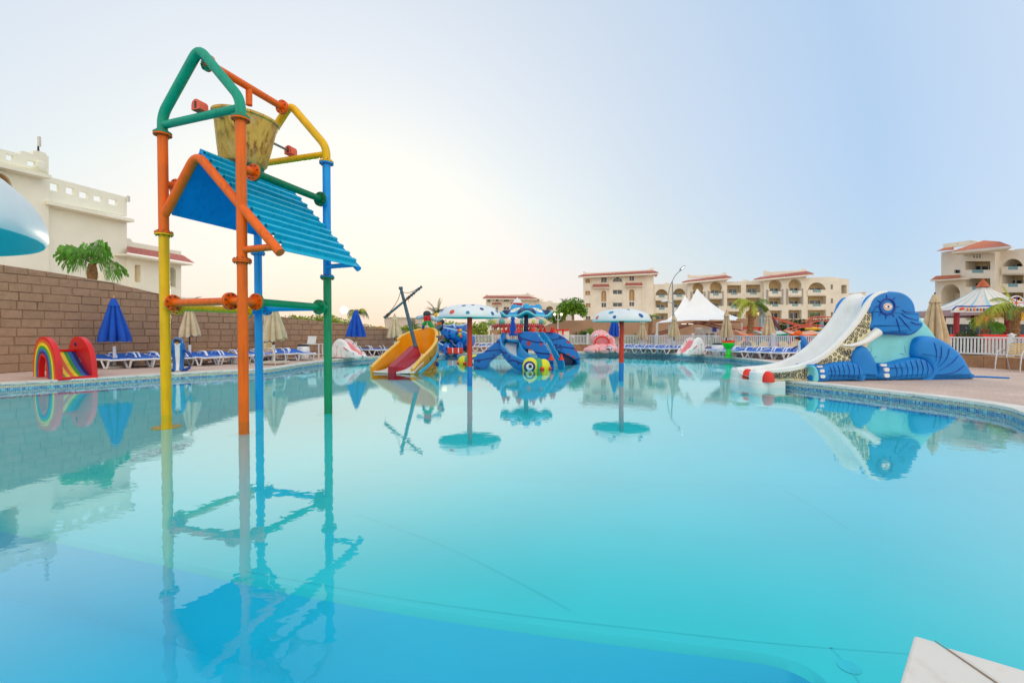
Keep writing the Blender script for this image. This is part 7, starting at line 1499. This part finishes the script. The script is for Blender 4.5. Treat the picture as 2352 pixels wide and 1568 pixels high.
# ------------------------------------------------------------ carousel
Yc = 38; cx = O_(860, 700, Yc).x; C0 = Vector((cx, Yc, 0)); t = empty('carousel', (cx, Yc, DZ), 'ornate carousel with red scallops and a striped cone roof behind the octopus slide', 'carousel')
Rc = 2.2; zf0, zf1 = O_(0, 660, Yc).z, O_(0, 580, Yc).z; zpk = O_(0, 345, Yc).z
m_cr = mat('carousel_cream', lin(234, 224, 206), .5, .08); m_cred = mat('carousel_red', lin(178, 30, 44), .45, .1); m_cpk = mat('stripe_rose', lin(196, 120, 120), .6); m_cbl = mat('medallion_teal', lin(90, 170, 170), .5); m_cg = mat('medallion_yellow', lin(200, 200, 90), .5); m_brass = mat('brass_pole', lin(206, 170, 80), .35, .1, metal=.5); m_bulb = mat('bulb_white', (.95, .93, .88), .3)
for k in range(16):
    a0, a1 = 2 * math.pi * k / 16, 2 * math.pi * (k + 1) / 16; b = MB(); b.lathe([(Rc * 1.0, zf1), (Rc * .75, zf1 + (zpk - zf1) * .16), (Rc * .45, zf1 + (zpk - zf1) * .42), (.28, zpk)], C0, 3, m_belly if k % 2 else m_cpk, a0=a0, a1=a1); obj('roof_panel', b, t, fix=False)
    b = MB(); b.lathe([(Rc, zf0 + .02), (Rc + .04, zf0 + .2), (Rc + .02, zf1)], C0, 3, m_cr, a0=a0, a1=a1); pn = obj('fascia_panel', b, t, fix=False)
    am = (a0 + a1) / 2; c = C0 + Vector((math.cos(am) * (Rc + .04), math.sin(am) * (Rc + .04), (zf0 + zf1) / 2)); b = MB(); b.ball(c, (.26, .26, .24) if k % 2 == 0 else (.14, .14, .2), 12, m_cbl if k % 2 == 0 else m_cg); md = obj('medallion', b, pn)
    b = MB(); b.lathe([(Rc + .03, zf0 + .05), (Rc + .05, zf0 - .14), (Rc + .0, zf0 - .14)], C0, 6, m_cred, a0=a0, a1=a1, fn=lambda r, z, a, a0=a0, a1=a1: (r, z - (.14 * math.sin(math.pi * (a - a0) / (a1 - a0)) if z < zf0 else 0))); obj('scallop', b, t, fix=False)
    for j in range(4):
        aa = a0 + (a1 - a0) * (j + .5) / 4; b = MB(); b.ball(C0 + Vector((math.cos(aa) * (Rc + .08), math.sin(aa) * (Rc + .08), zf0 - .02)), .035, 6, m_bulb); obj('bulb', b, pn)
    if k % 2 == 0:
        b = MB(); q = C0 + Vector((math.cos(a0) * (Rc - .15), math.sin(a0) * (Rc - .15), 0)); b.tube([Z(q, DZ + .2), Z(q, zf0)], .035, 8, m_brass); obj('brass_pole', b, t)
b = MB(); b.lathe([(.001, DZ + .25), (Rc, DZ + .25), (Rc, DZ + .02)], C0, 32, m_cpk); obj('platform', b, t, smooth=False); b = MB(); b.lathe([(.7, DZ + .25), (.7, zf0)], C0, 12, m_cr); obj('centre_drum', b, t)
zc_ = O_(0, 225, Yc).z; b = MB(); b.lathe([(.42, zpk - .05), (.42, zpk + .12), (.30, zpk + .14)], C0, 20, m_cred); obj('crown_band', b, t); b = MB(); b.lathe([(.40, zpk + .12), (.22, zpk + .45), (.08, zc_ - .15), (.001, zc_)], C0, 20, m_belly, fn=lambda r, z, a: (r * (1 + .12 * math.sin(8 * a)), z)); obj('crown', b, t)
for k in range(6):
    a = k * math.pi / 3 + .4; hc_ = C0 + Vector((math.cos(a) * 1.5, math.sin(a) * 1.5, DZ + .9)); tn = Vector((-math.sin(a), math.cos(a), 0)); b = MB(); mh = [m_belly, m_bark, m_brass][k % 3]
    b.tube([hc_ - tn * .4, hc_ + tn * .3], [.16, .17], 10, mh); b.tube([hc_ + tn * .28, hc_ + tn * .48 + Vector((0, 0, .32)), hc_ + tn * .68 + Vector((0, 0, .26))], [.12, .09, .05], 8, mh)
    for s_, q in ((-1, -.3), (1, -.3), (-1, .25), (1, .25)): b.tube([hc_ + tn * q, hc_ + tn * (q + .15) + Vector((0, 0, -.28)), hc_ + tn * (q + .02) + Vector((0, 0, -.5))], [.06, .045, .03], 6, mh)
    obj('wooden_horse', b, t)
# ------------------------------------------------------------ ride train of little houses behind the railing
def z5(x, y): return (2950 + x / 5.88) / 1.7415, (1230 + y / 5.88) / 1.7415
Yt = 30.5; V_ = lambda x, y, o=0: P(*z5(x, y), Yt + o)
m_ro = mat('toy_roof_salmon', lin(240, 190, 160), .6, .12, 8); m_rw = mat('toy_roof_white', lin(226, 230, 226), .6, .1, 8); m_vi = mat('toy_violet', lin(160, 80, 170), .5); m_pk2 = mat('toy_pink', lin(230, 110, 150), .5); m_yw = mat('toy_yellow', lin(240, 200, 60), .5)
for i, (x0, x1, yr, yb, rm, tm, cols, gab, lab) in enumerate([(-60, 205, 560, 650, m_ro, m_or, (m_bl, m_ye, m_er), None, 'toy house ride with salmon roof left of the crumpled tan parasol'), (395, 1010, 578, 640, m_rw, m_teal, (m_teal, m_gr, m_ye), None, 'toy house ride with white roof behind the crumpled tan parasol'), (1090, 1760, 570, 645, m_ro, m_or, (m_er, m_or, m_vi), (1460, 545), 'toy house ride with salmon roof and orange gable right of the parasol'), (1770, 2300, 590, 650, m_rw, m_er, (m_gr, m_er, m_ye), None, 'toy house ride with white roof beside the elephant slide chute')]):
    a, c = V_(x0, yb), V_(x1, yb); w = c.x - a.x; zr_ = V_(x0, yr).z; ze = V_(x0, yb).z; t = empty('toy_house_ride', ((a.x + c.x) / 2, Yt, DZ), lab, 'fairground ride', 'toy house cars of a fairground ride')
    nu = 14; vs = []; b = MB()
    for j in range(4):
        for k in range(nu * 2 + 1):
            f = k / (nu * 2); v = j / 3; sw_ = .10 * abs(2 * f - 1) ** 2; vs.append(Vector((a.x + w * f, Yt - .75 + .75 * v, ze + (zr_ - ze) * v + sw_ + (.035 if k % 2 else -.02) + (0))))
    k2 = nu * 2 + 1; b.add(vs + [Vector((v.x, 2 * Yt - v.y, v.z)) for v in vs], [(o_ + j * k2 + k, o_ + j * k2 + k + 1, o_ + (j + 1) * k2 + k + 1, o_ + (j + 1) * k2 + k) for o_ in (0, 4 * k2) for j in range(3) for k in range(k2 - 1)], rm); obj('roof', b, t, smooth=False, fix=False)
    b = MB(); b.tube([Vector((a.x - .05, Yt - .78, ze + .06)), Vector((a.x + w * .5, Yt - .78, ze - .03)), Vector((c.x + .05, Yt - .78, ze + .06))], .05, 8, tm); obj('eave_trim', b, t)
    for k in range(5):
        x = a.x + w * (.04 + .92 * k / 4); b = MB(); b.tube([(x, Yt - .6, DZ + .1), (x, Yt - .6, ze)], [.10, .07], 10, cols[k % 3]); obj('column', b, t)
    b = MB(); b.box((a.x + w / 2, Yt - .5, DZ + .38), (w, .5, .5), cols[1]); bd = obj('car_body', b, t, smooth=False, bev=.05)
    for k in range(3):
        b = MB(); q = [Vector((a.x + w * (.17 + .33 * k) + .42 * math.cos(th), Yt - .78, DZ + .2 + .45 * math.sin(th))) for th in [math.pi * i_ / 10 for i_ in range(11)]]; b.poly(q, (0, .03, 0), m_yw if k % 2 == 0 else m_pk2); obj('hump_panel', b, bd, smooth=False)
    if gab: g0 = V_(gab[0], 620, -.9); b = MB(); b.poly([g0 + Vector((-.2, 0, 0)), g0 + Vector((.2, 0, 0)), g0 + Vector((.2, 0, .1)), g0 + Vector((0, 0, .25)), g0 + Vector((-.2, 0, .1))], (0, .3, 0), m_or); obj('gable', b, t, smooth=False)
# red gantry
Yg = 34; t = empty('red_gantry', (P(*z5(340, 500), Yg).x, Yg, DZ), 'red steel gantry frame behind the palm trunk', 'frame')
for (x0, y0, x1, y1) in ((115, 480, 600, 480), (265, 480, 265, 720), (505, 480, 505, 720), (120, 480, 120, 600), (180, 490, 180, 600)):
    b = MB(); b.beam(P(*z5(x0, y0), Yg), P(*z5(x1, y1), Yg), .13 if x0 != 120 and x0 != 180 else .04, .13 if x0 != 120 and x0 != 180 else .04, mat('gantry_red', lin(214, 48, 20), .5)); obj('bar', b, t, smooth=False)
# ------------------------------------------------------------ roller coaster
m_trk = mat('coaster_orange', lin(214, 96, 66), .5, .12); m_lift = mat('coaster_blue_grey', lin(130, 166, 180), .5, .1)
def z5p(x, y, Y): return P(*z5(x, y), Y)
t = empty('roller_coaster', (z5p(1300, 600, 42).x, 42, DZ), 'orange roller coaster track on blue grey supports below the hotel', 'roller coaster')
def track(pts, gap, m, nties):
    pts = smooth_path(pts, 8); k = len(pts); rails = ([], [])
    for i, p in enumerate(pts):
        rails[0].append(p + Vector((0, -gap[0] / 2, -gap[1] / 2))); rails[1].append(p + Vector((0, gap[0] / 2, gap[1] / 2)))
    for r_ in rails: b = MB(); b.tube(r_, .055, 6, m); obj('rail', b, t)
    for i in range(nties):
        u = (i + .5) / nties * (k - 1); j = int(u); b = MB(); b.beam(rails[0][j].lerp(rails[0][j + 1], u - j), rails[1][j].lerp(rails[1][j + 1], u - j), .04, .04, m); obj('tie', b, t, smooth=False)
track([z5p(620, 90, 44), z5p(760, 180, 43.5), z5p(880, 340, 42), z5p(960, 470, 41), z5p(1060, 620, 40)], (.3, .55), m_truss, 12)
track([z5p(480, 20, 45), z5p(560, 110, 45), z5p(680, 230, 44.5)], (.4, .45), m_lift, 8)
track([z5p(700, 170, 44), z5p(900, 260, 44), z5p(1200, 350, 44), z5p(1450, 420, 43.5), z5p(1700, 480, 43)], (.3, .22), m_trk, 16)
track([z5p(1060, 610, 40), z5p(1200, 530, 40.5), z5p(1450, 445, 41), z5p(1700, 425, 41.5), z5p(1950, 445, 42), z5p(2200, 480, 42.5)], (.3, .2), m_trk, 16)
track([z5p(1650, 460, 43), z5p(1650, 380, 43), z5p(1740, 300, 43.5), z5p(1900, 265, 44), z5p(2120, 265, 45), z5p(2400, 275, 46), z5p(2620, 300, 47)], (.4, .42), m_trk, 20)
for (x, y0, Ys_, dx) in ((530, 120, 45, 0), (600, 200, 44.5, 40), (1185, 370, 44, 0), (1370, 500, 42, 0), (1960, 300, 44, -40), (1990, 300, 44, 50), (1700, 330, 43.4, 60), (920, 290, 43, 0)):
    a = z5p(x, y0, Ys_); c = z5p(x + dx, y0, Ys_); b = MB(); b.tube([a, Vector((c.x, Ys_, DZ))], .10, 8, m_lift); obj('support', b, t)
t = empty('spinning_ride', (z5p(1800, 560, 34).x, 34, DZ), 'small yellow and green flower ride in front of the coaster curve', 'fairground ride')
b = MB(); c = z5p(1795, 500, 34)
for k in range(5): a = 2 * math.pi * k / 5 + .3; b.ball(c + Vector((math.cos(a) * .38, math.sin(a) * .38, 0)), (.22, .22, .09), 10, m_ye)
b.ball(c, (.3, .3, .14), 12, m_ye); obj('flower_canopy', b, t, fix=False); b = MB(); b.tube([Vector((c.x, 34, DZ)), c], .06, 8, m_lift); obj('mast', b, t); b = MB(); b.ball(c + Vector((.3, 0, -.55)), (.4, .3, .25), 12, mg); obj('gondola', b, t)
for (x, y, m) in ((1960, 500, m_bl), (2040, 560, m_ye)): b = MB(); b.ball(z5p(x, y, 35), (.3, .3, .14), 10, m); obj('gondola', b, t)
# ------------------------------------------------------------ striped pavilion with bumper cars
def z4(x, y): return (3720 + x / 4.9) / 1.7415, (1080 + y / 4.9) / 1.7415
Yp = 27.0; t = empty('striped_pavilion', (P(*z4(1000, 900), Yp).x, Yp, DZ), 'blue and white striped peaked pavilion on red columns over the bumper cars', 'pavilion')
pk = P(*z4(1037, 275), Yp); rim_z = P(*z4(1037, 790), Yp).z; hw = (P(*z4(1860, 800), Yp).x - P(*z4(210, 800), Yp).x) / 2
m_pst = mat('canopy_blue_stripe', lin(160, 200, 216), .6, .06); m_pcr = mat('canopy_cream', lin(232, 222, 210), .6, .06); cen = Vector((pk.x, Yp, 0)); ns = 64
def rimp(a): s_ = max(abs(math.cos(a)), abs(math.sin(a))); return Vector((cen.x + hw * math.cos(a) / s_ * .98, Yp + 2.6 * math.sin(a) / s_, rim_z))
for mi, m in enumerate((m_pcr, m_pst)):
    vs = [];
    for i in range(13):
        w = max(.03, i / 12)
        for j in range(ns): r_ = rimp(2 * math.pi * j / ns + .02); q = cen.lerp(r_, w); q.z = rim_z + (pk.z - rim_z) * (1 - w) ** 2.1; vs.append(q)
    fs = [(i * ns + j, i * ns + (j + 1) % ns, (i + 1) * ns + (j + 1) % ns, (i + 1) * ns + j) for i in range(12) for j in range(ns) if ((j % 4 == 0) == (mi == 1))]
    b = MB(); b.add(vs, fs, m); obj('canopy', b, t, fix=False)
b = MB(); rz = [rimp(2 * math.pi * j / ns + .02) for j in range(ns)]; b.add(rz + [p - Vector((0, 0, .36)) for p in rz], [(j, (j + 1) % ns, ns + (j + 1) % ns, ns + j) for j in range(ns)], mat('valance_mauve', lin(190, 160, 160), .7)); obj('valance', b, t, fix=False)
b = MB(); b.lathe([(.32, -.05), (.18, .18), (.04, .36), (.05, .42), (.001, .5)], pk - Vector((0, 0, .12)), 16, mat('cap_copper', lin(190, 90, 40), .5)); obj('peak_cap', b, t)
for x, Yq in ((518, 23.5), (1515, 23.5), (842, 28.5), (260, 27)): p = P(*z4(x, 900), Yq); b = MB(); b.tube([Vector((p.x, Yq, DZ)), Vector((p.x, Yq, rim_z - .1))], .12 if Yq < 25 else .11, 12, mat('maroon_column', lin(150, 14, 30), .45)); obj('column', b, t)
b = MB(); a, c = P(*z4(430, 830), 23.2), P(*z4(2000, 830), 23.2); zt = P(*z4(430, 760), 23.2).z; b.box(((a.x + c.x) / 2, 23.2, (a.z + zt) / 2), (c.x - a.x, .15, zt - a.z), m_white); fa = obj('sign_fascia', b, t, smooth=False)
b = MB(); b.tube(smooth_path([P(*z4(440, 780), 23.08), P(*z4(500, 722), 23.08), P(*z4(560, 708), 23.08), P(*z4(900, 712), 23.08), P(*z4(1500, 690), 23.08)], 4), .035, 6, mat('sign_blue', lin(20, 70, 180))); obj('sign_curve', b, fa)
b = MB(); b.poly([P(*z4(445, 790), 23.1), P(*z4(505, 728), 23.1), P(*z4(565, 716), 23.1), P(*z4(900, 716), 23.1), P(*z4(900, 790), 23.1)], (0, .05, 0), m_plw); obj('sign_board', b, fa, smooth=False)
b = MB(); b.ball(P(*z4(630, 760), 23.05), (.14, .03, .06), 12, m_er); obj('sign_fish', b, fa)
for k in range(24): b = MB(); b.box(P(*z4(700 + k * 32, 775), 23.09), (.05, .02, .14), [m_pst, m_er, m_ye, mat('sign_blue', lin(20, 70, 180))][k % 4]); obj('sign_mark', b, fa, smooth=False)
# pennants and wheel at the right
b = MB(); b.tube([P(*z4(1690, 640), 22.9) + Vector((.38 * math.cos(a), 0, .33 * math.sin(a))) for a in [2 * math.pi * i / 20 for i in range(20)]], .03, 6, m_belly, closed=True); wh = obj('wheel_sign', b, fa)
for k in range(8): a = k * math.pi / 4; b = MB(); b.tube([P(*z4(1690, 640), 22.9), P(*z4(1690, 640), 22.9) + Vector((.36 * math.cos(a), 0, .31 * math.sin(a)))], .02, 5, [m_er, m_ye, m_vi][k % 3]); obj('spoke', b, wh)
b = MB(); q = P(*z4(1745, 905), 22.8); b.lathe([(.001, 0), (.2, 0)], n=16, m=m_ye, M=Matrix.Rotation(R(90), 3, 'X')); b.v = [v + q for v in b.v]; b.ball(q, (.09, .04, .09), 10, m_brass)
for k in range(10): a = 2 * math.pi * k / 10; b.ball(q + Vector((.22 * math.cos(a), 0, .22 * math.sin(a))), (.08, .03, .08), 8, m_ye)
obj('sunflower_light', b, fa, fix=False)
for x, m in ((1615, m_bl), (1805, m_vi)): b = MB(); b.box(P(*z4(x, 890), 22.9), (.22, .06, .5), mat('panel_lights', lin(90, 110, 220))); obj('light_panel', b, fa, smooth=False)
# floor, red edge, dark rear wall, cars
zb_ = P(*z4(600, 1262), 23.4).z; b = MB(); a, c = P(*z4(270, 1290), 23.4), P(*z4(2100, 1290), 23.4); b.box(((a.x + c.x) / 2, 23.4, zb_ - .14), (c.x - a.x, .12, .28), m_er); obj('red_edge', b, t, smooth=False)
b = MB(); b.box(((a.x + c.x) / 2, 23.45, (DZ + zb_ - .28) / 2), (c.x - a.x, .12, zb_ - DZ - .28), mat('plinth_brown', lin(150, 116, 104), .9, .3, 6, .5)); obj('plinth', b, t, smooth=False)
b = MB(); b.box(((a.x + c.x) / 2, 26.5, DZ + .35), (c.x - a.x, 6, .08), mat('bumper_floor', lin(40, 80, 96), .4)); obj('arena_floor', b, t, smooth=False)
b = MB(); a2, c2 = P(*z4(230, 900), 29.7), P(*z4(2100, 900), 29.7); zc2 = P(*z4(230, 1060), 29.7).z; b.box(((a2.x + c2.x) / 2, 29.7, (zc2 + DZ) / 2), (c2.x - a2.x, .1, zc2 - DZ), mat('arena_rear', lin(50, 66, 80), .5)); obj('rear_barrier', b, t, smooth=False)
zq = P(*z4(500, 1215), 24.3).z
for i, (x, m, Yq) in enumerate(((345, m_er, 24.3), (470, m_belly, 24.6), (590, m_er, 24.3), (770, m_belly, 25), (930, m_er, 24.3), (1035, m_er, 25.2), (1160, m_belly, 24.4), (1340, m_er, 24.3))):
    p = P(*z4(x, 1200), Yq); e = empty('bumper_car', (p.x, Yq, DZ + .4), ('white' if m is m_belly else 'red') + ' bumper car with yellow lights, number %s from the left under the pavilion' % ['one', 'two', 'three', 'four', 'five', 'six', 'seven', 'eight'][i], 'bumper car', 'bumper cars under the pavilion')
    b = MB(); b.tube([(p.x + .38 * math.cos(a), Yq + .3 * math.sin(a), DZ + .52) for a in [2 * math.pi * k / 16 for k in range(16)]], .09, 8, m_blk, closed=True); obj('rubber_bumper', b, e)
    b = MB(); b.lathe([(.40, .5), (.42, .62), (.36, .78), (.28, .82), (.20, .70), (.001, .66)], (p.x, Yq, DZ), 18, m, fn=lambda r, z, a: (r, z + (.14 if math.sin(a) > .3 and z > .7 else 0))); bd = obj('shell', b, e)
    b = MB(); b.ball((p.x, Yq - .36, DZ + .68), (.18, .07, .11), 10, m_belly); pn = obj('light_panel', b, bd)
    for dx in (-.07, .07): b = MB(); b.ball((p.x + dx, Yq - .43, DZ + .69), (.045, .02, .045), 8, m_ye); obj('headlight', b, pn)
    b = MB(); b.tube([(p.x + .1, Yq + .25, DZ + .7), (p.x + .12, Yq + .3, DZ + 1.5)], .02, 6, m_pole); obj('contact_pole', b, e)
# ------------------------------------------------------------ white fibreglass corner close to the camera
m_marb = mat('weathered_gelcoat', lin(232, 226, 216), .45, .05, 1.5, .1, 8); nn_ = tnode(m_marb, 'ShaderNodeTexNoise', Scale=9.0, Detail=8.0, Roughness=.65); over(m_marb, tmath(m_marb, 'MULTIPLY', tmath(m_marb, 'SUBTRACT', nn_.outputs[0], .52), 4.0, True), lin(196, 178, 152))
Hc = .62; pA, pB, pC = G(2099, 1456, Hc), G(2400, 1545, Hc), G(2056, 1600, Hc); pD = G(2400, 1620, Hc)
t = empty('fibreglass_corner', Vector((pA.x, pA.y, FL)), 'weathered white fibreglass corner with a seam at the bottom right', 'plinth')
dirB = (pB - pA).normalized(); dirC = (pC - pA).normalized(); q1 = pA + dirB * 1.6; q2 = q1 + dirC * 1.2; q3 = pA + dirC * 1.2
S0, S1 = G(2150, 1470, Hc), G(2400, 1640, Hc)
ol1 = [pA, q1, q2, Vector((S1.x, S1.y, Hc)) + (S1 - S0) * .5]
d_ = (S1 - S0).normalized(); seam_a = pA + dirB * .035; seam_b = seam_a + d_ * 1.6
b = MB(); b.poly([seam_a + d_ * .02 + Vector((.004, .004, 0)), q1, q1 + dirC * .9, seam_b + Vector((.004, .004, 0))], (0, 0, -.03), m_marb); b_ = obj('top_panel', b, t, smooth=False, bev=.006)
b = MB(); b.poly([pA, seam_a, seam_b, q3 + d_ * .4, q3], (0, 0, -.03), m_marb); obj('top_panel', b, t, smooth=False, bev=.006)
b = MB(); b.poly([pA + dirB * .012 + dirC * .012, q1 + dirC * .012, q2, q3 + dirB * .012], (0, 0, -(Hc - FL)), m_marb); b.v = [v - Vector((0, 0, .024)) for v in b.v]; obj('side_shell', b, t, smooth=False, bev=.01)
b = MB(); b.tube([seam_a, seam_a.lerp(seam_b, .3) + Vector((0, 0, .001)), seam_b], [.001, .0025, .003], 5, mat('seam_brown', lin(150, 124, 98), .8)); obj('seam', b, t)
